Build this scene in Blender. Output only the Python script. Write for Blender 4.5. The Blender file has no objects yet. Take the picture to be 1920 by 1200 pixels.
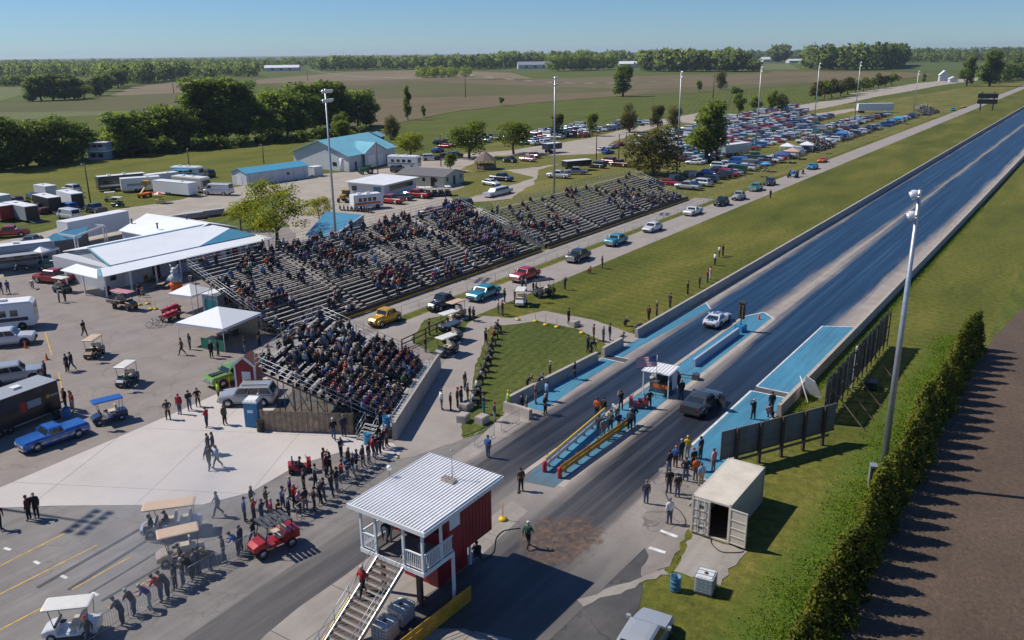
import bpy,bmesh,math,random
import numpy as np
from mathutils import Vector,Matrix,Euler
# ------------------------------------------------------------------ camera, world, sun
scn=bpy.context.scene
COL=scn.collection
R=random.Random(7)
rad=math.radians
CAM_H,CAM_F,CAM_HY,CAM_SL,CAM_YAW=28.6,1600.0,97.0,-0.0105,rad(34.74)
RHO=math.atan(CAM_SL)
PITCH=math.atan((600-CAM_HY)*math.cos(RHO)/CAM_F)
_f=Vector((math.cos(CAM_YAW),math.sin(CAM_YAW),0))
_r=Vector((math.sin(CAM_YAW),-math.cos(CAM_YAW),0))
_fw=_f*math.cos(PITCH)+Vector((0,0,-math.sin(PITCH)))
_up=_f*math.sin(PITCH)+Vector((0,0,math.cos(PITCH)))
CX=math.cos(RHO)*_r+math.sin(RHO)*_up
CY=-math.sin(RHO)*_r+math.cos(RHO)*_up
cam=bpy.data.cameras.new('camera')
cam_ob=bpy.data.objects.new('camera',cam)
COL.objects.link(cam_ob)
cam.sensor_width=36.0
cam.lens=36.0*CAM_F/1920.0
cam.clip_start=0.5
cam.clip_end=40000
_m=Matrix(((CX.x,CY.x,-_fw.x,0),(CX.y,CY.y,-_fw.y,0),(CX.z,CY.z,-_fw.z,CAM_H),(0,0,0,1)))
cam_ob.matrix_world=_m
scn.camera=cam_ob
SUN_EL=rad(49)
SH=Vector((0.337,-0.942))
world=bpy.data.worlds.new('World')
scn.world=world
world.use_nodes=True
wn=world.node_tree.nodes
sky=wn.new('ShaderNodeTexSky')
sky.sky_type='NISHITA'
sky.sun_disc=False
sky.sun_elevation=SUN_EL
sky.sun_rotation=math.atan2(-SH.x,-SH.y)
sky.altitude=300
sky.air_density=1.0
sky.dust_density=0.0
sky.ozone_density=4.0
wn['Background'].inputs['Strength'].default_value=0.06
hs=wn.new('ShaderNodeMix')
hs.data_type='RGBA'
hs.blend_type='MULTIPLY'
hs.inputs['Factor'].default_value=1.0
hs.inputs[7].default_value=(0.80,1.14,1.62,1)
world.node_tree.links.new(sky.outputs[0],hs.inputs[6])
world.node_tree.links.new(hs.outputs[2],wn['Background'].inputs[0])
sd=bpy.data.lights.new('sun','SUN')
sd.energy=4.8
sd.angle=rad(0.55)
sd.color=(1.0,0.94,0.85)
sun=bpy.data.objects.new('sun',sd)
COL.objects.link(sun)
_d=Vector((SH.x*math.cos(SUN_EL),SH.y*math.cos(SUN_EL),-math.sin(SUN_EL)))
sun.rotation_euler=_d.to_track_quat('-Z','Y').to_euler()
sun.location=(0,0,200)
scn.view_settings.view_transform='Standard'
scn.view_settings.look='None'
scn.view_settings.exposure=0.0
scn.view_settings.gamma=1.0
scn.view_settings.use_curve_mapping=False
scn.cycles.max_bounces=6
scn.cycles.transparent_max_bounces=14
scn.cycles.volume_bounces=0
scn.cycles.use_denoising=True
scn.render.use_persistent_data=False
# ------------------------------------------------------------------ from a point of the photograph to the ground
def P(px,py,z=0.0):
 d=CX*(px-960)+CY*(600-py)+_fw*CAM_F
 t=(z-CAM_H)/d.z
 return Vector((d.x*t,d.y*t,z))
 # ------------------------------------------------------------------ materials
MATS={}
def lin(h):
 def f(c):
  c/=255.0
  return c/12.92 if c<=0.04045 else((c+0.055)/1.055)**2.4
 return(f(h[0]),f(h[1]),f(h[2]))
class NT:
 """little helper round a node tree"""
 def __init__(s,m):
  m.use_nodes=True
  s.t=m.node_tree
  s.n=s.t.nodes
  s.b=s.n['Principled BSDF']
  s.out=s.n['Material Output']
 def new(s,k,**kw):
  n=s.n.new(k)
  for a,b in kw.items():
   if a.startswith('i_'):
    key=a[2:]
    key=int(key)if key.isdigit()else key
    n.inputs[key].default_value=b
   else:
    setattr(n,a,b)
  return n
 def ln(s,a,b):
  s.t.links.new(a,b)
 def pos(s,obj=False):
  if obj:
   return s.new('ShaderNodeTexCoord').outputs['Object']
  return s.new('ShaderNodeNewGeometry').outputs['Position']
 def scale(s,vec,sc,loc=(0,0,0),rot=(0,0,0)):
  m=s.new('ShaderNodeMapping')
  m.inputs['Scale'].default_value=sc
  m.inputs['Location'].default_value=loc
  m.inputs['Rotation'].default_value=rot
  s.ln(vec,m.inputs['Vector'])
  return m.outputs[0]
 def noise(s,vec,scale,detail=4,rough=0.6):
  n=s.new('ShaderNodeTexNoise')
  n.inputs['Scale'].default_value=scale
  n.inputs['Detail'].default_value=detail
  n.inputs['Roughness'].default_value=rough
  s.ln(vec,n.inputs['Vector'])
  return n.outputs[0]
 def ramp(s,fac,stops):
  n=s.new('ShaderNodeValToRGB')
  e=n.color_ramp.elements
  while len(e)>1:
   e.remove(e[-1])
  e[0].position=stops[0][0]
  e[0].color=tuple(stops[0][1])+(1,)if len(stops[0][1])==3 else stops[0][1]
  for p,c in stops[1:]:
   q=e.new(p)
   q.color=tuple(c)+(1,)if len(c)==3 else c
  s.ln(fac,n.inputs[0])
  return n.outputs[0]
 def mix(s,fac,a,b,mode='MIX'):
  n=s.new('ShaderNodeMix')
  n.data_type='RGBA'
  n.blend_type=mode
  for sock,v in((n.inputs['Factor'],fac),(n.inputs[6],a),(n.inputs[7],b)):
   if isinstance(v,(int,float)):
    sock.default_value=v
   elif isinstance(v,(tuple,list)):
    sock.default_value=tuple(v)+(1,)if len(v)==3 else v
   else:
    s.ln(v,sock)
  return n.outputs[2]
 def math(s,op,a,b=None,clamp=False):
  n=s.new('ShaderNodeMath')
  n.operation=op
  n.use_clamp=clamp
  for i,v in enumerate((a,b)):
   if v is None:
    continue
   if isinstance(v,(int,float)):
    n.inputs[i].default_value=v
   else:
    s.ln(v,n.inputs[i])
  return n.outputs[0]
 def col(s,c):
  if isinstance(c,(tuple,list)):
   s.b.inputs['Base Color'].default_value=tuple(c)+(1,)
  else:
   s.ln(c,s.b.inputs['Base Color'])
 def bump(s,h,strength=0.3,dist=0.05):
  n=s.new('ShaderNodeBump')
  n.inputs['Strength'].default_value=strength
  n.inputs['Distance'].default_value=dist
  s.ln(h,n.inputs['Height'])
  s.ln(n.outputs[0],s.b.inputs['Normal'])
def mat(name,c=None,rough=0.6,metal=0.0,var=0.12,scale=3.0,spec=None,coat=0.0):
 """a plain surface: colour with a little wear"""
 if name in MATS:
  return MATS[name]
 m=bpy.data.materials.new(name)
 MATS[name]=m
 t=NT(m)
 t.b.inputs['Roughness'].default_value=rough
 t.b.inputs['Metallic'].default_value=metal
 if spec is not None:
  t.b.inputs['Specular IOR Level'].default_value=spec
 if coat:
  t.b.inputs['Coat Weight'].default_value=coat
  t.b.inputs['Coat Roughness'].default_value=0.05
 if var>0:
  n=t.noise(t.pos(),scale,3)
  lo=tuple(x*(1-var)for x in c)
  hi=tuple(min(1,x*(1+var))for x in c)
  t.col(t.ramp(n,[(0.3,lo),(0.7,hi)]))
 else:
  t.col(c)
 return m
 # ------------------------------------------------------------------ mesh building
class MB:
 def __init__(s):
  s.v,s.f,s.m,s.sm=[],[],[],[]
  s.mats=[]
  s.M=None
 def slot(s,m):
  if m is None:
   return 0
  if m not in s.mats:
   s.mats.append(m)
  return s.mats.index(m)
 def add(s,vs,fs,m=None,smooth=False):
  o=len(s.v)
  if s.M is not None:
   vs=[tuple(s.M@Vector(v))for v in vs]
  s.v.extend([tuple(v)for v in vs])
  k=s.slot(m)
  for f in fs:
   s.f.append(tuple(o+i for i in f))
   s.m.append(k)
   s.sm.append(smooth)
  return s
 def box(s,x0,x1,y0,y1,z0,z1,m=None):
  return s.add([(x0,y0,z0),(x1,y0,z0),(x1,y1,z0),(x0,y1,z0),(x0,y0,z1),(x1,y0,z1),(x1,y1,z1),(x0,y1,z1)],[(3,2,1,0),(4,5,6,7),(0,1,5,4),(1,2,6,5),(2,3,7,6),(3,0,4,7)],m)
 def bar(s,a,b,w,h=None,m=None,up=(0,0,1)):
  """a rectangular bar from a to b"""
  h=w if h is None else h
  a,b=Vector(a),Vector(b)
  d=(b-a).normalized()
  u=Vector(up)
  if abs(d.dot(u))>0.98:
   u=Vector((1,0,0))
  x=d.cross(u).normalized()
  y=x.cross(d).normalized()
  q=[]
  for p in(a,b):
   for i,j in((-1,-1),(1,-1),(1,1),(-1,1)):
    q.append(p+x*(i*w/2)+y*(j*h/2))
  return s.add(q,[(0,1,2,3),(7,6,5,4),(0,4,5,1),(1,5,6,2),(2,6,7,3),(3,7,4,0)],m)
 def tube(s,a,b,r,r2=None,n=6,m=None,caps=True,smooth=True):
  r2=r if r2 is None else r2
  a,b=Vector(a),Vector(b)
  d=(b-a).normalized()
  u=Vector((0,0,1))if abs(d.z)<0.95 else Vector((1,0,0))
  x=d.cross(u).normalized()
  y=x.cross(d)
  vs=[]
  for p,q in((a,r),(b,r2)):
   for i in range(n):
    t=2*math.pi*i/n
    vs.append(p+x*(q*math.cos(t))+y*(q*math.sin(t)))
  fs=[(i,(i+1)%n,n+(i+1)%n,n+i)for i in range(n)]
  s.add(vs,fs,m,smooth)
  if caps:
   o=len(s.v)-2*n
   k=s.slot(m)
   s.f.append(tuple(o+i for i in reversed(range(n))));s.m.append(k);s.sm.append(False)
   s.f.append(tuple(o+n+i for i in range(n)));s.m.append(k);s.sm.append(False)
  return s
 def path(s,pts,r,n=5,m=None):
  for a,b in zip(pts,pts[1:]):
   s.tube(a,b,r,n=n,m=m)
  return s
 def lathe(s,prof,c=(0,0,0),n=12,m=None,axis='z',smooth=True):
  vs,fs=[],[]
  c=Vector(c)
  for r,z in prof:
   for i in range(n):
    t=2*math.pi*i/n
    p=(r*math.cos(t),r*math.sin(t),z)
    if axis=='y':
     p=(p[0],p[2],p[1])
    elif axis=='x':
     p=(p[2],p[0],p[1])
    vs.append(c+Vector(p))
  for k in range(len(prof)-1):
   for i in range(n):
    fs.append((k*n+i,k*n+(i+1)%n,(k+1)*n+(i+1)%n,(k+1)*n+i))
  if prof[0][0]>1e-6:
   fs.append(tuple(reversed(range(n))))
  if prof[-1][0]>1e-6:
   fs.append(tuple((len(prof)-1)*n+i for i in range(n)))
  return s.add(vs,fs,m,smooth)
 def prism(s,poly,z0,z1,m=None):
  n=len(poly)
  vs=[(p[0],p[1],z0)for p in poly]+[(p[0],p[1],z1)for p in poly]
  fs=[tuple(reversed(range(n))),tuple(range(n,2*n))]+[(i,(i+1)%n,n+(i+1)%n,n+i)for i in range(n)]
  return s.add(vs,fs,m)
 def quad(s,a,b,c,d,m=None):
  return s.add([a,b,c,d],[(0,1,2,3)],m)
 def loft(s,rings,m=None,smooth=False,close=True):
  n=len(rings[0])
  vs=[p for r in rings for p in r]
  fs=[]
  for k in range(len(rings)-1):
   for i in range(n):
    fs.append((k*n+i,k*n+(i+1)%n,(k+1)*n+(i+1)%n,(k+1)*n+i))
  if close:
   fs.append(tuple(reversed(range(n))))
   fs.append(tuple((len(rings)-1)*n+i for i in range(n)))
  return s.add(vs,fs,m,smooth)
 def blob(s,c,r,m=None,n=8,k=6,jit=0.0,rng=None):
  """an ellipsoid, r = radii"""
  prof=[]
  vs,fs=[],[]
  c=Vector(c)
  for a in range(k+1):
   ph=math.pi*a/k
   for i in range(n):
    t=2*math.pi*i/n
    q=1+(rng.uniform(-jit,jit)if rng and 0<a<k else 0)
    vs.append(c+Vector((r[0]*q*math.sin(ph)*math.cos(t),r[1]*q*math.sin(ph)*math.sin(t),-r[2]*q*math.cos(ph))))
  for a in range(k):
   for i in range(n):
    fs.append((a*n+i,a*n+(i+1)%n,(a+1)*n+(i+1)%n,(a+1)*n+i))
  return s.add(vs,fs,m,True)
 def mesh(s,name):
  me=bpy.data.meshes.new(name)
  me.from_pydata(s.v,[],s.f)
  for m in s.mats:
   me.materials.append(m)
  me.polygons.foreach_set('material_index',s.m)
  me.polygons.foreach_set('use_smooth',s.sm)
  me.update()
  return me
 def build(s,name,parent=None,loc=None,rz=0.0):
  return ob(name,s.mesh(name),parent,loc,rz)
def ob(name,me,parent=None,loc=None,rz=0.0):
 o=bpy.data.objects.new(name,me)
 COL.objects.link(o)
 if parent is not None:
  o.parent=parent
 if loc is not None:
  o.location=loc
 if rz:
  o.rotation_euler=(0,0,rz)
 return o
def tag(o,label=None,cat=None,group=None,kind=None):
 if label:o['label']=label
 if cat:o['category']=cat
 if group:o['group']=group
 if kind:o['kind']=kind
 return o
def thing(name,label,cat,loc=(0,0,0),rz=0.0,group=None):
 o=bpy.data.objects.new(name,None)
 COL.objects.link(o)
 o.location=loc
 o.rotation_euler=(0,0,rz)
 o.empty_display_size=0.2
 return tag(o,label,cat,group)
_KIDS={}
def copy_tree(o,parent=None,kids=None):
 """a thing, its parts and their sub-parts; meshes are shared"""
 c=o.copy()
 COL.objects.link(c)
 if parent is not None:
  c.parent=parent
  c.matrix_parent_inverse.identity()
 for ch in kids[o]if kids else o.children:
  copy_tree(ch,c,kids)
 return c
def tree_kids(o):
 d={}
 def go(x):
  d[x]=list(x.children)
  for q in d[x]:
   go(q)
 go(o)
 return d
def obj_mat(o,slot,m):
 o.material_slots[slot].link='OBJECT'
 o.material_slots[slot].material=m
def sheet(name,pts,z,m,kind='structure',parent=None):
 """a flat sheet of ground from world points"""
 bm=bmesh.new()
 vs=[bm.verts.new((p[0],p[1],z))for p in pts]
 f=bm.faces.new(vs)
 if f.normal.z<0:
  f.normal_flip()
 bm.normal_update()
 if f.normal.z<0:
  f.normal_flip()
 bmesh.ops.triangulate(bm,faces=[f])
 me=bpy.data.meshes.new(name)
 bm.to_mesh(me)
 bm.free()
 me.materials.append(m)
 o=ob(name,me,parent)
 if kind:
  o['kind']=kind
 return o
def ragged(pts,jit,step):
 """an outline with an uneven worn edge"""
 out=[]
 pts=[Vector(p[:2])for p in pts]
 for a,b in zip(pts,pts[1:]+pts[:1]):
  n=max(1,min(40,int((b-a).length/step)))
  d=(b-a).normalized();nn=Vector((-d.y,d.x))
  for i in range(n):
   out.append(a.lerp(b,i/n)+nn*R.uniform(-jit,jit))
 return out
def psheet(name,pix,z,m,kind='structure',parent=None,jit=0,step=1.0):
 pts=[P(x,y)for x,y in pix]
 return sheet(name,ragged(pts,jit,step)if jit else pts,z,m,kind,parent)
 # ------------------------------------------------------------------ ground materials
def m_grass(name,a,b,c,mow=0.0,mow_rot=0.0,mow_w=1.3):
 m=bpy.data.materials.new(name);t=NT(m)
 p=t.pos()
 n1=t.noise(t.scale(p,(0.35,1,1)),0.12,5)
 n2=t.noise(p,1.7,6,0.7)
 n3=t.noise(p,9.0,3,0.7)
 c1=t.ramp(n1,[(0.3,a),(0.55,b),(0.75,c)])
 c2=t.ramp(n2,[(0.3,(0.48,0.54,0.44)),(0.7,(1.45,1.38,1.35))])
 k=t.mix(0.85,c1,c2,'MULTIPLY')
 k=t.mix(0.6,k,t.ramp(n3,[(0.3,(0.5,0.53,0.5)),(0.7,(1.5,1.46,1.36))]),'MULTIPLY')
 if mow:
  w=t.new('ShaderNodeTexWave');w.inputs['Scale'].default_value=0.31/mow_w
  w.inputs['Distortion'].default_value=2.2;w.inputs['Detail'].default_value=2;w.inputs['Detail Scale'].default_value=0.4
  t.ln(t.scale(p,(1,1,1),rot=(0,0,mow_rot)),w.inputs['Vector'])
  k=t.mix(mow,k,t.ramp(w.outputs[0],[(0.2,(0.72,0.78,0.7)),(0.8,(1.22,1.16,1.1))]),'MULTIPLY')
 t.col(k)
 t.b.inputs['Roughness'].default_value=0.9
 t.b.inputs['Specular IOR Level'].default_value=0.15
 t.bump(n3,0.6,0.06)
 return m
def m_pave(name,a,b,streak=0.3,crack=0.0,rough=0.75,sc=0.35):
 m=bpy.data.materials.new(name);t=NT(m)
 p=t.pos()
 n1=t.noise(p,sc,5,0.65)
 n2=t.noise(p,14.0,4,0.75)
 n3=t.noise(t.scale(p,(0.06,1.4,1)),0.9,4,0.6)
 k=t.ramp(n1,[(0.3,a),(0.7,b)])
 k=t.mix(0.55,k,t.ramp(n2,[(0.3,(0.8,0.8,0.8)),(0.72,(1.17,1.17,1.17))]),'MULTIPLY')
 k=t.mix(streak,k,t.ramp(n3,[(0.35,(0.55,0.55,0.56)),(0.6,(1.1,1.1,1.1))]),'MULTIPLY')
 if crack:
  v=t.new('ShaderNodeTexVoronoi');v.feature='DISTANCE_TO_EDGE';v.inputs['Scale'].default_value=0.14
  wv=t.new('ShaderNodeVectorMath');wv.operation='ADD'
  nz=t.new('ShaderNodeTexNoise');nz.inputs['Scale'].default_value=0.6
  t.ln(p,nz.inputs['Vector'])
  sc_=t.new('ShaderNodeVectorMath');sc_.operation='SCALE';sc_.inputs['Scale'].default_value=3.0
  t.ln(nz.outputs[1],sc_.inputs[0]);t.ln(p,wv.inputs[0]);t.ln(sc_.outputs[0],wv.inputs[1])
  t.ln(wv.outputs[0],v.inputs['Vector'])
  k=t.mix(crack,k,t.ramp(v.outputs[0],[(0.0,(0.35,0.34,0.33)),(0.006,(0.5,0.5,0.5)),(0.012,(1,1,1))]),'MULTIPLY')
 t.col(k)
 t.b.inputs['Roughness'].default_value=rough
 t.bump(n2,0.25,0.01)
 return m
def m_verge():
 """mown verge, lusher and darker green toward the hedge"""
 m=m_grass('verge_grass',(0.075,0.088,0.016),(0.12,0.125,0.024),(0.185,0.16,0.045),0.25,rad(5),1.5)
 t=NT(m);p=t.pos();sp=t.new('ShaderNodeSeparateXYZ');t.ln(p,sp.inputs[0])
 w=t.math('ADD',sp.outputs[1],t.math('MULTIPLY',t.noise(p,.45,5,.7),5.0))
 r=t.new('ShaderNodeMapRange');t.ln(w,r.inputs[0]);r.inputs[1].default_value=12.6;r.inputs[2].default_value=15.6;r.inputs[3].default_value=1;r.inputs[4].default_value=0
 x=t.new('ShaderNodeMapRange');t.ln(sp.outputs[0],x.inputs[0]);x.inputs[1].default_value=96;x.inputs[2].default_value=88
 old=t.b.inputs['Base Color'].links[0].from_socket
 lush=t.mix(.7,(0.075,0.122,0.016),t.ramp(t.noise(p,2.2,5,.7),[(.3,(.55,.6,.5)),(.7,(1.4,1.35,1.3))]),'MULTIPLY')
 t.col(t.mix(t.math('MULTIPLY',r.outputs[0],x.outputs[0]),old,lush))
 return m
def m_track():
 """concrete with the black groove of rubber in each lane; positions are metres along (x) and across (y) the strip"""
 m=bpy.data.materials.new('track_surface');t=NT(m)
 p=t.pos()
 sp=t.new('ShaderNodeSeparateXYZ');t.ln(p,sp.inputs[0])
 x,y=sp.outputs[0],sp.outputs[1]
 wob=t.noise(t.scale(p,(0.05,0.5,1)),1.0,3)
 yy=t.math('ADD',y,t.math('MULTIPLY',t.math('SUBTRACT',wob,0.5),1.6))
 d1=t.math('ABSOLUTE',t.math('SUBTRACT',yy,32.5))
 d2=t.math('ABSOLUTE',t.math('SUBTRACT',yy,24.3))
 d=t.math('MINIMUM',d1,d2)
 # the groove widens down the track
 wide=t.new('ShaderNodeMapRange');t.ln(x,wide.inputs[0])
 wide.inputs[1].default_value=40;wide.inputs[2].default_value=170;wide.inputs[3].default_value=2.25;wide.inputs[4].default_value=4.05
 g=t.math('SUBTRACT',wide.outputs[0],d)
 sn=t.noise(t.scale(p,(0.035,2.2,1)),1.0,5,0.65)
 g=t.math('ADD',g,t.math('MULTIPLY',t.math('SUBTRACT',sn,0.5),1.7))
 fac=t.new('ShaderNodeMapRange');t.ln(g,fac.inputs[0]);fac.clamp=True
 fac.inputs[1].default_value=-0.5;fac.inputs[2].default_value=0.8
 fade=t.new('ShaderNodeMapRange');t.ln(x,fade.inputs[0])
 fade.inputs[1].default_value=22;fade.inputs[2].default_value=50;fade.inputs[3].default_value=0.35;fade.inputs[4].default_value=1.0
 f=t.math('MULTIPLY',fac.outputs[0],fade.outputs[0])
 conc=t.ramp(t.noise(p,0.5,5),[(0.3,(0.27,0.235,0.205)),(0.7,(0.37,0.325,0.285))])
 n2=t.noise(p,12,4,0.7)
 old=t.new('ShaderNodeMapRange');t.ln(x,old.inputs[0]);old.inputs[1].default_value=37;old.inputs[2].default_value=46
 asp=t.ramp(t.noise(t.scale(p,(0.15,1,1)),0.7,5),[(0.3,(0.085,0.078,0.073)),(0.7,(0.18,0.165,0.15))])
 conc=t.mix(old.outputs[0],asp,conc)
 conc=t.mix(0.5,conc,t.ramp(n2,[(0.3,(0.8,0.8,0.8)),(0.7,(1.15,1.15,1.15))]),'MULTIPLY')
 st=t.noise(t.scale(p,(0.02,1.3,1)),1.0,5,0.7)
 # fresh rubber is grey near the line; further down the sprayed compound is blue, with sky reflection painted in
 bl=t.new('ShaderNodeMapRange');t.ln(x,bl.inputs[0]);bl.inputs[1].default_value=52;bl.inputs[2].default_value=90
 grey=t.ramp(st,[(0.28,(0.010,0.011,0.014)),(0.5,(0.024,0.025,0.029)),(0.62,(0.05,0.05,0.052)),(0.78,(0.12,0.113,0.105))])
 blue=t.ramp(st,[(0.28,(0.006,0.016,0.034)),(0.5,(0.013,0.040,0.080)),(0.62,(0.022,0.062,0.115)),(0.8,(0.05,0.10,0.155))])
 rub=t.mix(bl.outputs[0],grey,blue)
 # soil tracked and burnt into the lane beside the tower
 sc_=P(1052,1012)
 off=t.new('ShaderNodeVectorMath');off.operation='SUBTRACT';t.ln(p,off.inputs[0]);off.inputs[1].default_value=(sc_.x,sc_.y,0)
 stx=t.scale(off.outputs[0],(.30,.42,0),rot=(0,0,rad(20)))
 le=t.new('ShaderNodeVectorMath');le.operation='LENGTH';t.ln(stx,le.inputs[0])
 sr=t.math('ADD',le.outputs['Value'],t.math('MULTIPLY',t.math('SUBTRACT',t.noise(p,1.1,6,.75),.5),1.9))
 soil=t.ramp(t.noise(p,2.0,5,.7),[(.35,(.05,.042,.038)),(.55,(.13,.085,.055)),(.7,(.22,.13,.075))])
 surf=t.mix(f,conc,rub)
 surf=t.mix(t.ramp(sr,[(.75,(.85,.85,.85)),(1.0,(0,0,0))]),surf,soil)
 t.col(surf)
 ro=t.mix(f,(0.75,0.75,0.75),(0.42,0.42,0.42))
 t.ln(ro,t.b.inputs['Roughness'])
 t.b.inputs['Specular IOR Level'].default_value=0.4
 t.bump(n2,0.15,0.01)
 return m
def m_bluepaint():
 m=bpy.data.materials.new('blue_painted_concrete');t=NT(m)
 p=t.pos()
 n1=t.noise(t.scale(p,(0.12,1.0,1)),0.8,5,0.7)
 n2=t.noise(t.scale(p,(0.4,1.6,1)),2.6,5,0.75)
 k=t.ramp(n1,[(0.3,(0.035,0.17,0.27)),(0.7,(0.065,0.27,0.40))])
 k=t.mix(t.ramp(n2,[(0.50,(0,0,0)),(0.72,(0.75,0.75,0.75))]),k,(0.16,0.21,0.24))
 n3=t.noise(t.scale(p,(0.05,2.5,1)),1.0,5,0.7)
 k=t.mix(t.ramp(n3,[(0.52,(0,0,0)),(0.7,(0.7,0.7,0.7))]),k,(0.055,0.075,0.095))
 sp=t.new('ShaderNodeSeparateXYZ');t.ln(p,sp.inputs[0])
 nr=t.new('ShaderNodeMapRange');t.ln(t.math('ADD',sp.outputs[0],t.math('MULTIPLY',n2,3.0)),nr.inputs[0]);nr.inputs[1].default_value=50.5;nr.inputs[2].default_value=46.0;nr.inputs[3].default_value=0;nr.inputs[4].default_value=.85
 k=t.mix(nr.outputs[0],k,(0.10,0.12,0.135))
 t.col(k)
 t.b.inputs['Roughness'].default_value=0.6
 return m
def m_soil():
 m=bpy.data.materials.new('tilled_soil');t=NT(m)
 p=t.pos()
 n1=t.noise(p,0.15,5);n2=t.noise(p,3.0,6,0.75);n3=t.noise(t.scale(p,(0.3,3,1),rot=(0,0,rad(4))),0.8,4)
 k=t.ramp(n1,[(0.3,(0.088,0.058,0.039)),(0.7,(0.138,0.094,0.064))])
 k=t.mix(0.8,k,t.ramp(n2,[(0.3,(0.5,0.5,0.5)),(0.55,(1,1,1)),(0.75,(1.5,1.45,1.4))]),'MULTIPLY')
 k=t.mix(0.02,k,t.ramp(n3,[(0.35,(0.7,0.7,0.7)),(0.65,(1.2,1.2,1.2))]),'MULTIPLY')
 t.col(k);t.b.inputs['Roughness'].default_value=0.95
 t.bump(n2,1.0,0.12)
 return m
def m_field(name,a,b,rot=0.0,w=9.0,c=None):
 m=bpy.data.materials.new(name);t=NT(m)
 p=t.pos()
 n1=t.noise(t.scale(p,(0.3,1,1),rot=(0,0,rot)),0.012,6,0.7)
 wv=t.new('ShaderNodeTexWave');wv.inputs['Scale'].default_value=0.3/w;wv.inputs['Distortion'].default_value=3.0
 wv.inputs['Detail'].default_value=3
 t.ln(t.scale(p,(1,1,1),rot=(0,0,rot)),wv.inputs['Vector'])
 k=t.ramp(n1,[(0.3,a),(0.7,b)]if c is None else[(0.28,a),(0.5,b),(0.72,c)])
 k=t.mix(0.5,k,t.ramp(wv.outputs[0],[(0.2,(0.82,0.85,0.82)),(0.8,(1.15,1.12,1.12))]),'MULTIPLY')
 t.col(k);t.b.inputs['Roughness'].default_value=0.95;t.b.inputs['Specular IOR Level'].default_value=0.1
 return m
M_GRASS=m_grass('mown_grass',(0.065,0.082,0.013),(0.118,0.122,0.022),(0.18,0.155,0.04),0.32,rad(8),1.6)
M_GRASS2=m_grass('lawn_grass',(0.058,0.078,0.018),(0.085,0.105,0.024),(0.115,0.12,0.033),0.3,rad(80),0.9)
M_GRASS3=m_grass('dry_grass',(0.10,0.115,0.025),(0.16,0.15,0.042),(0.23,0.19,0.07),0.25,rad(5),1.5)
M_GRASS4=m_grass('meadow_grass',(0.075,0.095,0.018),(0.10,0.118,0.024),(0.13,0.135,0.03),0.45,rad(70),3.0)
M_ASPH=m_pave('old_asphalt',(0.205,0.172,0.15),(0.275,0.235,0.205),0.12,0.35)
M_ASPH2=m_pave('grey_asphalt',(0.165,0.15,0.138),(0.235,0.215,0.195),0.35,0.3)
M_ASPHD=m_pave('dark_asphalt',(0.05,0.048,0.048),(0.10,0.094,0.09),0.3,0.6)
M_CONC=m_pave('pale_concrete',(0.46,0.415,0.38),(0.55,0.50,0.46),0.06,0.0,0.8,0.15)
M_PAVE2=m_pave('cracked_paving',(0.20,0.175,0.152),(0.29,0.255,0.225),0.25,0.6,0.85,0.5)
M_CONC2=m_pave('worn_concrete',(0.25,0.22,0.19),(0.34,0.305,0.265),0.25,0.15,0.8,0.4)
M_GRAVEL=m_pave('pale_gravel',(0.30,0.255,0.205),(0.40,0.35,0.285),0.05,0.0,0.9,0.2)
M_RROAD=m_pave('return_road_concrete',(0.27,0.235,0.205),(0.345,0.305,0.27),0.12,0.0,0.85,0.25)
M_TRACK=m_track()
M_BLUEP=m_bluepaint()
M_SOIL=m_soil()
M_WHITEP=mat('white_road_paint',(0.62,0.62,0.6),0.7,var=0.25,scale=2)
M_YELP=mat('yellow_road_paint',(0.55,0.33,0.06),0.7,var=0.3,scale=2)
M_WALLC=m_pave('barrier_concrete',(0.33,0.29,0.25),(0.45,0.40,0.345),0.15,0.0,0.85,0.9)
# ------------------------------------------------------------------ the ground
g=MB();S=11000
g.add([(-S,-S,0),(S,-S,0),(S,S,0),(-S,S,0)],[(0,1,2,3)],M_GRASS4)
tag(g.build('ground'),kind='structure')
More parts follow.
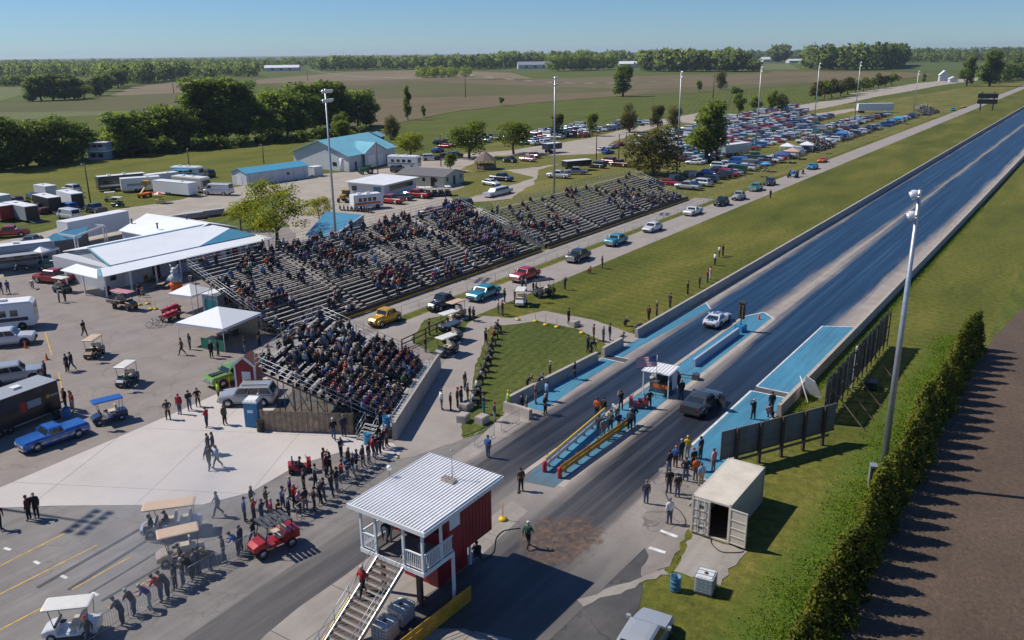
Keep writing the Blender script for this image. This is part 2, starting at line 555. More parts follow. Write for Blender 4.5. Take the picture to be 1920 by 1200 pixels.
# fields beyond the grounds (each a few centimetres above the ground)
F_TAN=m_field('stubble_field',(0.115,0.092,0.05),(0.165,0.128,0.075),rad(-52),14,(0.11,0.105,0.05))
F_TAN2=m_field('pale_stubble_field',(0.18,0.142,0.09),(0.225,0.18,0.115),rad(-60),20)
F_OLV=m_field('sprouting_field',(0.085,0.092,0.036),(0.115,0.112,0.048),rad(-55),12,(0.135,0.11,0.058))
F_GRN=m_field('green_crop_field',(0.075,0.105,0.03),(0.10,0.13,0.04),rad(-50),10)
F_LGR=m_field('pale_green_field',(0.12,0.14,0.055),(0.155,0.165,0.07),rad(-70),16)
far=[('field',[(-300,225),(0,226),(180,216),(250,212),(400,230),(400,205),(200,205),(0,202),(-300,200)],F_LGR),('field',[(-300,200),(0,195),(150,190),(220,176),(340,156),(360,175),(420,205),(-300,215)],F_OLV),('field',[(205,180),(250,163),(345,152),(372,150),(372,172)],F_TAN2),('field',[(-300,163),(0,163),(40,160),(40,178),(0,190),(-300,196)],F_LGR),('field',[(700,245),(800,216),(960,197),(1150,179),(1290,175),(1500,160),(1560,152),(1460,146),(1000,150),(660,150),(560,205),(680,250)],F_OLV),('field',[(700,240),(860,208),(1000,193),(1190,178),(1240,168),(1000,178),(700,185)],F_TAN),('field',[(560,152),(760,148),(950,151),(1140,144),(1480,137),(1530,141),(1500,154),(1200,168),(960,160),(760,152),(690,160),(500,163)],F_TAN),('field',[(480,150),(640,136),(800,131),(960,137),(1000,148),(760,149),(600,153),(480,158)],F_TAN2),('field',[(1450,134),(1700,136),(1760,140),(1700,147),(1520,155),(1420,150)],F_TAN),('field',[(1690,118),(1830,117),(1860,126),(1800,135),(1690,134)],F_GRN),('field',[(1350,122),(1480,120),(1500,131),(1370,134)],F_LGR),]
for i,(n,px,m)in enumerate(far):
 psheet(n,px,0.03+0.02*i,m)
 # the mown grounds, the dry strips round the car park and the lawns
M_GRASSB=m_grass('back_field_grass',(0.09,0.105,0.018),(0.135,0.14,0.025),(0.19,0.17,0.042),0.4,rad(75),2.2)
psheet('grass',[(-200,330),(0,316),(330,290),(520,262),(640,250),(720,262),(560,330),(430,350),(330,385),(0,395),(-200,420)],0.008,M_GRASSB)
sheet('grass',[(64,38.9),(1400,38.9),(1400,56.2),(73,56.2),(62,52)],0.012,M_GRASS)
sheet('grass',[(10,7.0),(1400,7.0),(1400,18.1),(30,18.1),(10,16)],0.012,m_verge())
sheet('grass',[(99,63.2),(1000,63.2),(1000,70),(500,115),(330,150),(240,168),(190,160),(150,112),(122,86),(99,84)],0.010,M_GRASS3)
sheet('soil',[(-20,-600),(2500,-600),(2500,-40),(300,-6.0),(180,0.2),(132,3.6),(112,5.0),(97,6.6),(90,7.0),(10,7.4),(-20,7.4)],0.016,M_SOIL)
# paved and gravelled areas
sheet('asphalt_lot',[(-40,38.8),(37,38.8),(45.5,41.5),(60,49),(70,57),(98,57),(98,86),(104,110),(66,140),(40,190),(-40,260)],0.016,M_ASPH)
psheet('road',[(-120,488),(0,452),(100,430),(165,402),(240,390),(320,378),(450,349),(560,330),(545,352),(440,385),(400,408),(240,445),(130,480),(60,502),(-120,560)],0.020,M_GRAVEL,jit=.45,step=2.5)
psheet('road',[(560,330),(700,318),(760,300),(850,290),(960,282),(1110,258),(1240,224),(1330,208),(1345,213),(1250,232),(1150,265),(1130,285),(1010,318),(1000,345),(960,372),(880,380),(820,395),(700,440),(560,450),(520,400)],0.022,M_GRAVEL,jit=.45,step=2.5)
psheet('grass',[(858,378),(960,347),(1000,333),(950,320),(870,322),(845,332),(872,350),(830,362)],0.030,M_GRASS3,jit=.45,step=2.0)
psheet('grass',[(860,318),(890,305),(930,292),(1020,292),(1130,288),(1090,300),(1010,313),(960,318),(900,322)],0.030,M_GRASS3,jit=.45,step=2.0)
psheet('road',[(1240,224),(1420,215),(1500,197),(1600,181),(1680,168),(1780,147),(1805,152),(1700,172),(1640,182),(1560,200),(1440,222),(1300,232)],0.026,M_GRAVEL,jit=.45,step=2.5)
psheet('road',[(1630,178),(1740,163),(1900,142),(1900,139),(1720,156),(1590,176)],0.030,M_GRAVEL,jit=.45,step=2.5)
psheet('road',[(1360,246),(1470,222),(1600,203),(1608,207),(1480,232),(1380,256)],0.030,M_GRAVEL,jit=.45,step=2.5)
sheet('gravel_yard',ragged([(97,83.5),(107,84),(131,97),(127,119),(104,114)],.4,2.5),0.0215,M_GRAVEL)
sheet('return_road',[(57,56.2),(1500,56.2),(1500,61.7),(49,61.7),(47,58)],0.024,M_RROAD)
sheet('grass',[(67,61.7),(1000,61.7),(1000,63.2),(67,63.2)],0.022,M_GRASS)
sheet('pavement',[(52,63.2),(163,63.2),(163,67.4),(50,67.6)],0.020,M_CONC2)
psheet('path',[(958,597),(905,592),(880,605),(828,688),(738,838),(752,862),(800,848),(868,824),(866,800),(885,740),(890,690),(920,612),(1015,604),(1080,616),(1130,640),(1160,668),(1205,632),(1110,600),(1020,583)],0.030,M_RROAD,jit=.1,step=.8)
LAWN=[(936,612),(1010,602),(1080,618),(1125,640),(1112,662),(1060,706),(1010,735),(950,775),(922,792),(868,806),(866,790),(885,735),(905,680)]
psheet('grass',LAWN,0.034,M_GRASS2,jit=.12,step=.8)
psheet('grass',[(868,800),(926,786),(922,798),(864,819)],0.038,M_GRASS2,jit=.15,step=.6)
psheet('grass',[(795,600),(860,585),(850,640),(815,665),(770,640)],0.034,M_GRASS2,jit=.12,step=.8)
# lane paving in front of the line
psheet('staging_lane',[(-60,948),(100,948),(380,946),(470,922),(560,868),(640,845),(748,862),(760,850),(900,815),(1010,778),(1060,840),(700,1240),(-60,1300)],0.024,M_ASPH2)
psheet('burnout_lane',[(1010,778),(1060,765),(1180,790),(1350,860),(1262,990),(1210,1090),(1150,1260),(600,1260),(700,1180),(830,1040),(930,940)],0.028,M_ASPHD,jit=.2,step=.8)
# ------------------------------------------------------------------ the strip
sheet('drag_strip',[(14,19.8),(50,18.9),(60,18.8),(1600,18.8),(1600,37.4),(60,37.6),(53.6,37.8),(48,36.6),(14,34.6)],0.036,M_TRACK)
psheet('blue_painted_lane_edge',[(1326,568),(1331,579),(1205,647),(1100,713),(1030,762),(1015,772),(985,762),(1060,712),(1150,662),(1200,634)],0.044,M_BLUEP)
sheet('blue_painted_lane_edge',[(70.2,18.9),(92.8,18.9),(91.0,22.3),(70.2,22.3)],0.044,M_BLUEP)
sheet('blue_painted_lane_edge',[(51.5,19.3),(69.0,19.0),(69.0,22.3),(56,22.3),(53,21.6)],0.044,M_BLUEP)
sheet('blue_painted_island',[(44.6,27.6),(90.9,27.9),(92.4,29.3),(90.2,30.4),(46,30.2),(44.2,29.9)],0.044,M_BLUEP)
def strip(name,a,b,w,z,m):
 a,b=Vector(a),Vector(b)
 d=(b-a).normalized();n=Vector((-d.y,d.x))*(w/2)
 return sheet(name,[a+n,b+n,b-n,a-n],z,m)
for a,b,w in(((45,30.5),(90.2,30.65),.4),((45,27.3),(90.9,27.6),.5)):
 strip('island_edge',a,b,w,0.0465,M_WALLC)
for a,b,w in(((90.2,30.5),(92.6,29.35),.16),((92.6,29.3),(90.9,27.65),.16),((70.2,18.95),(70.2,22.3),.14),((69.0,18.95),(69.0,22.3),.14),((91,22.3),(92.8,18.9),.16),((70.2,22.36),(91,22.36),.14),((56,22.4),(69,22.4),.2),((70.4,35.0),(70.4,37.2),.12),((69.2,35.0),(69.2,37.2),.12),((92.8,36.4),(90.6,34.9),.14)):
 strip('painted_line',a,b,w,0.048,M_WHITEP)
strip('shallow_drain_slot',(69.6,18.95),(69.6,22.3),0.9,0.046,M_ASPHD)
strip('shallow_drain_slot',(69.8,35.0),(69.8,37.4),0.9,0.046,M_ASPHD)
# pale seam of bare concrete between the two lanes
strip('centre_line',(95,28.35),(1500,28.35),0.12,0.042,mat('faded_centre_paint',(0.42,0.34,0.22),.8,var=.3))
# marks on the lot and the lanes
M_TYRE=mat('tyre_rubber_mark',(0.045,0.043,0.045),0.7,var=0.4,scale=1.0)
def pstrip(name,a,b,w,z,m):
 a,b=P(*a),P(*b)
 return strip(name,a.xy,b.xy,w,z,m)
for a,b,w in(((70,1103),(262,993),.28),((128,1107),(290,1005),.28),((165,1115),(330,1015),.16),((190,1128),(320,1052),.2)):
 pstrip('tyre_mark',a,b,w,0.030,M_TYRE)
for a,b in(((-20,1072),(124,1000)),((-20,1125),(182,1023)),((0,1182),(95,1132)),((135,1106),(250,1042)),((208,1133),(220,1125)),((255,1102),(300,1078)),((85,625),(98,668)),((110,700),(119,742)),((465,665),(530,655))):
 pstrip('painted_line',a,b,.11,0.034,M_YELP)
for a,b in(((1238,996),(1270,1008)),((1217,1028),(1248,1038))):
 pstrip('wheel_stop_paint',a,b,.28,0.056,M_WHITEP)
for a,b in(((8,1028),(20,1032)),((64,1053),(74,1058)),((115,1080),(126,1085)),((172,1112),(184,1117))):
 pstrip('painted_line',a,b,.2,0.034,M_WHITEP)
 # patched stripe of pale concrete across the dark lane, with the dirt heap's stain
psheet('concrete_patch',[(1085,1128),(1150,1102),(1235,1070),(1252,1064),(1256,1076),(1160,1112),(1095,1138)],0.040,M_CONC2,jit=.18,step=.5)
psheet('concrete_apron',[(1296,1003),(1372,1024),(1404,1036),(1390,1052),(1368,1068),(1352,1098),(1330,1092),(1262,1072),(1280,1040)],0.044,M_CONC2,jit=.12,step=.5)
psheet('pavement',[(1205,1010),(1212,930),(1238,880),(1262,862),(1330,850),(1298,930),(1296,1000),(1262,1050),(1210,1090)],0.0385,M_PAVE2,jit=.3,step=.6)
psheet('grass',[(1290,992),(1296,1004),(1268,1060),(1256,1078),(1248,1070),(1270,1040)],0.048,M_GRASS,jit=.15,step=.4)
# ------------------------------------------------------------------ slabs with open joints
def clip(poly,n,d,keep):
 out=[]
 for i in range(len(poly)):
  a,b=poly[i],poly[(i+1)%len(poly)]
  da,db=(a.dot(n)-d)*keep,(b.dot(n)-d)*keep
  if da>=0:out.append(a)
  if(da>0)!=(db>0)and abs(da-db)>1e-9:
   out.append(a+(b-a)*(da/(da-db)))
 return out
def slabs(name,poly,ang,sx,sy,gap,z0,z1,m,off=(0,0)):
 base=sheet(name,poly,z0,MATS.get('joint_dirt')or mat('joint_dirt',(0.09,0.08,0.07),.95))
 u=Vector((math.cos(ang),math.sin(ang)));v=Vector((-u.y,u.x))
 poly=[Vector(p[:2])for p in poly]
 us=[p.dot(u)for p in poly];vs=[p.dot(v)for p in poly]
 a=math.floor((min(us)-off[0])/sx)*sx+off[0]
 while a<max(us):
  b=math.floor((min(vs)-off[1])/sy)*sy+off[1]
  while b<max(vs):
   q=poly
   for n,d,k in((u,a+gap,1),(u,a+sx-gap,-1),(v,b+gap,1),(v,b+sy-gap,-1)):
    q=clip(q,n,d,k)
    if len(q)<3:break
   if len(q)>=3:
    ar=sum(q[i].cross(q[(i+1)%len(q)])for i in range(len(q)))/2
    if abs(ar)>0.15:
     if ar<0:q=q[::-1]
     dz=R.uniform(-0.002,0.002)
     MB().prism([(p.x,p.y)for p in q],z0+0.001,z1+dz,m).build('slab',base)
   b+=sy
  a+=sx
 return base
PAD=[(0,915),(335,772),(400,742),(470,715),(498,700),(520,760),(660,815),(700,826),(738,832),(750,852),(742,862),(640,848),(560,872),(470,924),(380,947),(100,949),(0,953),(-60,955),(-60,942)]
slabs('concrete_pad',[P(x,y)for x,y in PAD],rad(28),9.5,7.0,0.012,0.030,0.040,M_CONC,(2.0,3.0))
slabs('concrete_slabs',[P(x,y)for x,y in[(430,1260),(500,1190),(560,1140),(640,1085),(700,1040),(760,1030),(880,1000),(960,940),(990,960),(905,1040),(840,1090),(780,1130),(680,1260)]],0.02,4.6,3.6,0.025,0.034,0.046,M_CONC2,(1.2,0.4))
slabs('concrete_slabs',[P(x,y)for x,y in[(690,1260),(790,1180),(870,1180),(960,1200),(940,1260)]],0.02,2.2,1.1,0.02,0.038,0.050,M_CONC2,(1.2,0.4))
# ------------------------------------------------------------------ concrete barriers
def barrier(name,label,pts,h,w,seg,cap=True,mt=None,group=None):
 """a low wall of cast lengths butted end to end"""
 root=thing(name,label,'barrier',(pts[0][0],pts[0][1],0),group=group)
 o=Vector(pts[0])
 for a,b in zip(pts,pts[1:]):
  a,b=Vector(a),Vector(b)
  L=(b-a).length;n=max(1,round(L/seg));d=(b-a)/n;u=d.normalized();nn=Vector((-u.y,u.x))
  for i in range(n):
   p=a+d*i+u*0.012-o;q=a+d*(i+1)-u*0.012-o
   mb=MB()
   prof=[(-w/2-.06,0),(w/2+.06,0),(w/2+.03,h*.25),(w/2-.02,h),(-w/2+.02,h),(-w/2-.03,h*.25)]
   mb.loft([[(e.x+nn.x*x,e.y+nn.y*x,0.03+z)for x,z in prof]for e in(p,q)],mt or M_WALLC)
   mb.build('barrier_segment',root)
 return root
barrier('concrete_barrier','long low concrete wall along the spectator side of the drag strip',[(76.6,37.4),(160,37.3),(520,37.3)],0.95,0.34,3.4)
barrier('concrete_barrier','low concrete wall between the lawn and the start line, with people leaning on it',[(54.2,38.2),(60,37.9),(68.2,37.4)],0.95,0.36,3.4)
barrier('concrete_barrier','short stub of low concrete wall beside the gap in the track wall',[(69.6,37.5),(73.4,37.4)],0.95,0.36,3.4)
barrier('concrete_barrier','long low concrete wall along the mown verge on the hedge side of the strip',[(65.0,18.7),(160,18.5),(520,18.5)],0.95,0.36,3.4)
barrier('concrete_barrier','square-ended concrete block wall closing the lawn behind the crowd-control fence',[(53.6,38.0),(53.3,35.2)],0.85,0.4,2.8)
M_BLUEW=mat('pale_blue_wall_paint',(0.30,0.40,0.50),.6,var=.1)
barrier('dividing_wall','long low pale blue wall on the island between the lanes',[(71.8,29.0),(83.4,28.95)],0.75,0.3,12,mt=M_BLUEW)
for px,py,lab in((869,790,'square concrete block beside the spectators at the lawn corner'),(904,793,'square concrete block nearest the crowd-control fence'),(874,768,'low concrete block behind the seated row by the lawn'),(1077,612,'concrete block at the end of the yellow stanchions')):
 p=P(px,py)
 b=MB();b.prism([(-.5,-.4),(.5,-.4),(.5,.4),(-.5,.4)],0.03,.62,M_WALLC);b.box(-.44,.44,-.34,.34,.62,.66,M_WALLC)
 tag(b.build('concrete_block',None,p,rad(R.uniform(-20,20))),lab,'block','loose concrete blocks')
 # ------------------------------------------------------------------ common paints
M_WHITE=mat('white_paint',(0.74,0.74,0.73),.5,var=.05)
M_WHITEM=m_pave('white_metal_roof',(0.70,0.695,0.68),(0.83,0.83,0.83),0.10,0,.45,.55)
M_RED=mat('red_painted_boards',(0.27,0.010,0.018),.55,var=.18,scale=1.2)
M_STEEL=mat('galvanised_steel',(0.42,0.44,0.46),.42,.6,var=.12)
M_STEELD=mat('dark_steel',(0.10,0.105,0.11),.5,.5,var=.15)
M_BLACK=mat('black_paint',(0.015,0.015,0.017),.45,var=.2)
M_RUBBER=mat('tyre_rubber',(0.018,0.018,0.019),.8,var=.2)
M_GLASS=mat('dark_window_glass',(0.012,0.018,0.024),.08,var=0,spec=.7)
M_WOOD=mat('weathered_timber',(0.20,0.145,0.095),.8,var=.3,scale=2.5)
M_WOODD=mat('brown_stained_timber',(0.085,0.055,0.04),.75,var=.3,scale=2.5)
M_ALU=mat('aluminium_plank',(0.40,0.385,0.36),.5,.25,var=.14,scale=1.5)
M_YEL=mat('yellow_rail_paint',(0.50,0.27,0.02),.5,var=.25,scale=1.5)
M_YELB=mat('yellow_plastic',(0.62,0.42,0.02),.45,var=.1)
M_REDP=mat('red_plastic',(0.42,0.02,0.025),.4,var=.12)
M_ORANGE=mat('orange_plastic',(0.75,0.14,0.01),.5,var=.1)
M_BLUEB=mat('blue_plastic',(0.02,0.19,0.38),.45,var=.12)
M_CHROME=mat('chrome',(0.65,0.66,0.68),.12,1.0,var=0)
M_CREAM=mat('cream_container_paint',(0.56,0.50,0.41),.55,var=.12,scale=.8)
M_LAMP=mat('lamp_reflector',(0.78,0.79,0.8),.25,.3,var=0)
M_TEALR=mat('blue_metal_roof',(0.06,0.23,0.35),.45,var=.1,scale=.4)
M_TEALL=mat('pale_teal_metal_roof',(0.19,0.46,0.54),.45,var=.08,scale=.4)
M_WSID=mat('white_siding',(0.56,0.57,0.58),.6,var=.06,scale=1)
M_CREAMW=mat('cream_siding',(0.56,0.54,0.41),.65,var=.06)
M_SHING=mat('grey_shingles',(0.14,0.135,0.14),.9,var=.25,scale=4)
M_BRSH=mat('brown_shingles',(0.16,0.12,0.105),.9,var=.3,scale=4)
M_GREYP=mat('grey_panel',(0.17,0.17,0.165),.6,var=.25,scale=.7)
# ------------------------------------------------------------------ starter's tower
tw=thing('control_tower',"red starter's tower with a white ribbed metal roof, white balcony and outside stair",'tower',(32,28.6,0))
TX,TY=32.0,28.6
def tl(x,y,z):return(x-TX,y-TY,z)
RX0,RX1,RY0,RY1=28.0,34.75,24.85,30.1
def rz_(x):return 5.88+(x-RX0)*0.022
b=MB()
for x0,x1 in((RX0,RX1),):
 b.add([tl(x0,RY0,rz_(x0)),tl(x1,RY0,rz_(x1)),tl(x1,RY1,rz_(x1)),tl(x0,RY1,rz_(x0)),tl(x0,RY0,rz_(x0)+.05),tl(x1,RY0,rz_(x1)+.05),tl(x1,RY1,rz_(x1)+.05),tl(x0,RY1,rz_(x0)+.05)],[(3,2,1,0),(4,5,6,7),(0,1,5,4),(1,2,6,5),(2,3,7,6),(3,0,4,7)],M_WHITEM)
roof=b.build('roof',tw)
n=24
rib=MB()
w_=.045
rib.add([(0,-w_,0),(0,w_,0),(0,w_*.4,.055),(0,-w_*.4,.055),(RX1-RX0,-w_,(RX1-RX0)*.022),(RX1-RX0,w_,(RX1-RX0)*.022),(RX1-RX0,w_*.4,.055+(RX1-RX0)*.022),(RX1-RX0,-w_*.4,.055+(RX1-RX0)*.022)],[(0,1,2,3)[::-1],(4,5,6,7),(1,5,6,2),(2,6,7,3),(3,7,4,0)],M_WHITEM)
ribm=rib.mesh('roof_rib')
for i in range(n+1):
 y=RY0+.06+(RY1-RY0-.12)*i/n
 ob('roof_rib',ribm,roof,tl(RX0,y,rz_(RX0)+.051))
b=MB()
for y in(RY0-.03,RY1+.03):
 b.bar(tl(RX0-.03,y,rz_(RX0)-.1),tl(RX1+.03,y,rz_(RX1)-.1),.05,.24,M_WHITE)
for x in(RX0-.03,RX1+.03):
 b.bar(tl(x,RY0-.05,rz_(x)-.1),tl(x,RY1+.05,rz_(x)-.1),.05,.24,M_WHITE)
b.build('fascia',tw)
# booth: lower block and the wider upper room
BX0,BX1,BY0,BY1,DZ=30.5,34.4,25.4,29.7,3.4
MB().box(31.3-TX,34.0-TX,26.9-TY,29.4-TY,.05,2.68,M_RED).build('base_room',tw)
b=MB()
b.box(30.5-TX,30.6-TX,BY0-TY,BY1-TY,2.7,5.84,M_RED)
b.box(30.6-TX,BX1-TX,BY0-TY,BY0+.1-TY,2.7,5.88,M_RED)
b.box(30.6-TX,BX1-TX,BY1-.1-TY,BY1-TY,2.7,5.88,M_RED)
b.box(BX1-.1-TX,BX1-TX,BY0+.1-TY,BY1-.1-TY,2.7,4.3,M_RED)
b.box(30.6-TX,BX1-.1-TX,BY0+.1-TY,BY1-.1-TY,2.69,2.76,M_RED)
b.build('upper_room',tw)
MB().box(BX1-.07-TX,BX1-.03-TX,BY0+.12-TY,BY1-.12-TY,4.3,5.8,M_GLASS).build('front_window',tw)
seam=MB();seam.box(-.012,.012,-.012,0,2.72,5.8,mat('dark_red_seam',(.12,.008,.012),.6));seamm=seam.mesh('board_joint')
for i in range(9):
 ob('board_joint',seamm,tw,tl(31.75+i*.3,BY0,0))
MB().box(30.62-TX,31.5-TX,BY0-.03-TY,BY0-.004-TY,4.5,5.75,M_WHITE).build('side_panel',tw)
MB().box(30.44-TX,30.497-TX,27.9-TY,28.75-TY,3.42,5.4,mat('dark_red_door',(.10,.012,.014),.5)).build('door',tw)
MB().box(30.46-TX,30.497-TX,25.9-TY,27.2-TY,4.2,5.3,M_GLASS).build('rear_window',tw)
# balcony
MB().box(28.1-TX,30.5-TX,25.1-TY,29.4-TY,DZ-.08,DZ,mat('deck_boards',(.13,.12,.115),.8,var=.2)).build('balcony_deck',tw)
b=MB()
for a,c in(((28.07,25.05),(28.07,26.4)),((28.07,28.3),(28.07,29.45)),((28.07,25.05),(30.5,25.05)),((28.07,29.45),(30.5,29.45)),((28.07,26.4),(28.07,28.3))):
 b.bar(tl(*a,DZ-.06),tl(*c,DZ-.06),.05,.24,M_WHITE)
b.build('deck_edge',tw)
post=MB();post.box(-.06,.06,-.06,.06,0,2.44,M_WHITE);postm=post.mesh('balcony_post')
for x,y in((28.14,25.14),(28.14,26.42),(28.14,28.34),(28.14,29.38),(29.6,25.14)):
 ob('balcony_post',postm,tw,tl(x,y,DZ))
MB().box(-.07,.07,-.07,.07,0,DZ-.1,M_WHITE).build('deck_leg',tw,tl(30.6,25.2,.04))
MB().box(-.06,.06,-.06,.06,0,2.7,M_WHITE).build('deck_leg',tw,tl(34.1,26.8,.04))
for x,y in((29.5,26.6),(29.75,26.95),(29.4,29.2)):
 MB().box(-.1,.1,-.1,.1,0,DZ-.1,M_WOODD).build('timber_post',tw,tl(x,y,.04))
bal=MB();bal.box(-.018,.018,-.018,.018,0,.8,M_WHITE);balm=bal.mesh('baluster')
def railing(a,c,z,parent,step=.115):
 a,c=Vector(a),Vector(c)
 r_=MB()
 r_.bar(tl(a.x,a.y,z+1.0),tl(c.x,c.y,z+1.0),.09,.06,M_WHITE)
 ro=r_.build('railing',parent)
 MB().bar(tl(a.x,a.y,z+.16),tl(c.x,c.y,z+.16),.05,.06,M_WHITE).build('bottom_rail',ro)
 L=(c-a).length;k=int(L/step)
 for i in range(1,k):
  p=a.lerp(c,i/k)
  ob('baluster',balm,ro,tl(p.x,p.y,z+.18))
railing((28.14,25.14),(28.14,26.4),DZ,tw)
railing((28.14,28.34),(28.14,29.38),DZ,tw)
railing((28.14,25.1),(30.5,25.1),DZ,tw)
railing((28.14,29.42),(30.5,29.42),DZ,tw)
# stair
st=MB()
A0,A1=(28.1,3.3),(22.4,-.5)
SY0,SY1=26.45,28.25
for y in(SY0,SY1):
 st.bar(tl(A0[0],y,A0[1]-.05),tl(A1[0],y,A1[1]-.05),.05,.26,M_STEEL)
stair=st.build('stair',tw)
tr=MB();tr.box(-.14,.14,-.86,.86,-.02,.02,M_WOODD);tr.box(-.155,-.135,-.86,.86,-.03,.035,M_STEEL);trm=tr.mesh('tread')
for i in range(19):
 f=(i+.5)/19.2
 ob('tread',trm,stair,tl(A0[0]+(A1[0]-A0[0])*f,(SY0+SY1)/2,A0[1]+(A1[1]-A0[1])*f))
for y in(SY0-.02,SY1+.02):
 hr=MB()
 for dz in(.55,.95):
  hr.tube(tl(A0[0]+.1,y,A0[1]+dz),tl(A1[0],y,A1[1]+dz),.022,n=6,m=M_STEEL)
 for i in range(6):
  f=i/5.2
  x=A0[0]+(A1[0]-A0[0])*f;z=A0[1]+(A1[1]-A0[1])*f
  hr.tube(tl(x,y,z),tl(x,y,z+.95),.02,n=6,m=M_STEEL)
 hr.build('handrail',tw)
sl_=(A0[1]-A1[1])/(A0[0]-A1[0])
for i in range(2):
 x=26.2-i*1.9;z=A1[1]+(x-A1[0])*sl_
 MB().bar(tl(x,SY1+.16,z),tl(x-1.6,SY1+.16,z-1.6*sl_),.04,.1,M_YELB).build('edge_strip',stair)
 # things on the roof and the balcony
def at_roof(x,y):return(x,y,rz_(x)+.055)
blk=MB()
blk.box(-.2,.2,-.1,.1,0,.2,M_WALLC)
M_BLKD=mat('block_hollow',(.035,.03,.028),.9)
for k in(-.1,.1):
 for j in(-.04,.05):
  blk.box(k-.055,k+.055,j-.03,j+.03,.2,.204,M_BLKD)
blkm=blk.mesh('concrete_block')
k=0
for i in range(2):
 for j in range(2):
  o=ob('concrete_block',blkm,None,at_roof(32.55+i*.22,27.2-j*.43),rad(90))
  tag(o,'hollow concrete block on the tower roof, %s corner of the four round the mast'%(('hedge-side near','hedge-side far','stand-side near','stand-side far')[(0 if j else 2)+i]),'block','blocks weighing down the roof mast')
ms=MB();ms.tube((0,0,0),(0,0,1.7),.03,.02,8,M_STEEL);ms.lathe([(.0,1.68),(.06,1.7),(.06,1.8),(0,1.82)],n=8,m=M_STEEL);ms.box(-.16,.16,-.16,.16,0,.02,M_STEEL)
ms.tube((0,0,.9),(.28,0,.02),.012,n=5,m=M_STEEL)
tag(ms.build('antenna_mast',None,at_roof(32.95,26.98)),'thin metal mast standing among hollow blocks on the white roof','mast')
fl=MB();fl.tube((0,0,0),(0,0,.5),.018,n=6,m=M_STEELD);fl.lathe([(.02,.5),(.13,.52),(.13,.74),(.02,.76)],(0,0,0),10,M_WHITE)
tag(fl.build('floodlight',None,(31.3,30.14,rz_(31.3)-.02)),'small white floodlight on the back edge of the tower roof','floodlight')
bn=MB();bn.lathe([(.16,0),(.2,.55),(.215,.55),(.215,.6),(.19,.6),(.17,.05),(0,.05)],n=14,m=mat('grey_plastic',(.3,.31,.33),.5))
tag(bn.build('waste_bin',None,(29.4,26.3,DZ+.01)),'grey round bin on the tower balcony','bin')
# guard rail and water totes below the stair
def guard_rail(name,label,a,c,z,m,posts=5,beams=2,group=None,endm=None,top=None):
 a,c=Vector(a),Vector(c)
 root=thing(name,label,'guard rail',(a.x,a.y,0),group=group)
 d=c-a;u=d.normalized();nn=Vector((-u.y,u.x))
 for k in range(beams):
  zz=z-k*.33
  pr=[(-.02,-.15),(.05,-.11),(.05,-.05),(-.0,-.015),(-.0,.015),(.05,.05),(.05,.11),(-.02,.15),(-.04,.13),(-.04,-.13)]
  mb=MB();mb.loft([[(e.x+nn.x*x,e.y+nn.y*x,zz+y)for x,y in pr]for e in(Vector((0,0)),d)],m)
  mb.build('rail_beam',root)
 for i in range(posts):
  p=d*((i+.5)/posts)
  MB().box(-.06,.06,-.1,.1,0,z+.1,M_WOODD if m is M_YEL else M_STEELD).build('rail_post',root,(p.x+nn.x*.14,p.y+nn.y*.14,.03))
 if top:
  MB().bar((0,0,z+.2),(d.x,d.y,z+.2),.1,.07,top).build('top_strip',root)
 if endm:
  for p in(Vector((0,0)),):
   e=MB();e.lathe([(.16,0),(.18,.1),(.16,.3),(.18,.5),(.16,.8),(.1,.85)],n=10,m=endm)
   e.build('end_cap',root,(p.x-u.x*.15,p.y-u.y*.15,.03))
 return root
guard_rail('guard_rail','yellow steel guard rail in the shade below the tower stair',(23.5,24.9),(31.4,24.7),.85,M_YEL,6,beams=3)
guard_rail('guard_rail','white guard rail with a yellow top and red end cap at the island head',(46.4,29.4),(56.6,30.2),.82,M_WHITE,7,endm=M_REDP,top=M_YELB)
guard_rail('guard_rail','yellow guard rail with a red end cap on the right of the island',(46.2,28.0),(57.0,27.75),.82,M_YEL,7,endm=M_REDP)
M_TOTE=mat('milky_tote_plastic',(.60,.62,.60),.4,var=.06)
def tote(label,loc,rz,group=None):
 t=thing('liquid_tote',label,'tote',loc,rz,group)
 b=MB();b.loft([[(x*.52,y*.48,z)for x,y in((-1,-.9),(-.9,-1),(.9,-1),(1,-.9),(1,.9),(.9,1),(-.9,1),(-1,.9))]for z in(.18,1.08)],M_TOTE)
 b.loft([[(x*.46,y*.42,z)for x,y in((-1,-.9),(-.9,-1),(.9,-1),(1,-.9),(1,.9),(.9,1),(-.9,1),(-1,.9))]for z in(1.08,1.13)],M_TOTE)
 b.build('tank',t)
 c=MB();c.lathe([(.11,1.13),(.11,1.18),(0,1.18)],n=10,m=M_STEELD);c.build('filler_cap',t)
 p=MB();p.box(-.55,.55,-.52,.52,.12,.17,M_STEELD)
 for x in(-.48,0,.48):
  p.box(x-.06,x+.06,-.5,.5,.03,.12,M_STEELD)
 p.build('pallet',t)
 f=MB()
 for z in(.3,.5,.7,.9,1.09):
  for a_,b_ in(((-.545,-.505),(.545,-.505)),((.545,-.505),(.545,.505)),((.545,.505),(-.545,.505)),((-.545,.505),(-.545,-.505))):
   f.bar((*a_,z),(*b_,z),.02,.02,M_STEEL)
 for i in range(5):
  q=-.44+.22*i
  for s_ in(-1,1):
   f.bar((q,s_*.52,.18),(q,s_*.52,1.1),.018,.018,M_STEEL);f.bar((s_*.56,q,.18),(s_*.56,q,1.1),.018,.018,M_STEEL)
 f.build('cage',t)
 for s_ in(-.2,.2):
  MB().bar((s_,-.52,1.15),(s_,.52,1.15),.03,.03,M_STEEL).build('top_bar',t)
 return t
tote('white caged water tote beside the shipping container',P(1322,1108),rad(8))
tote('white caged tote half hidden under the tower stair, nearer the stair foot',(26.4,26.35,.03),rad(4),'totes under the stair')
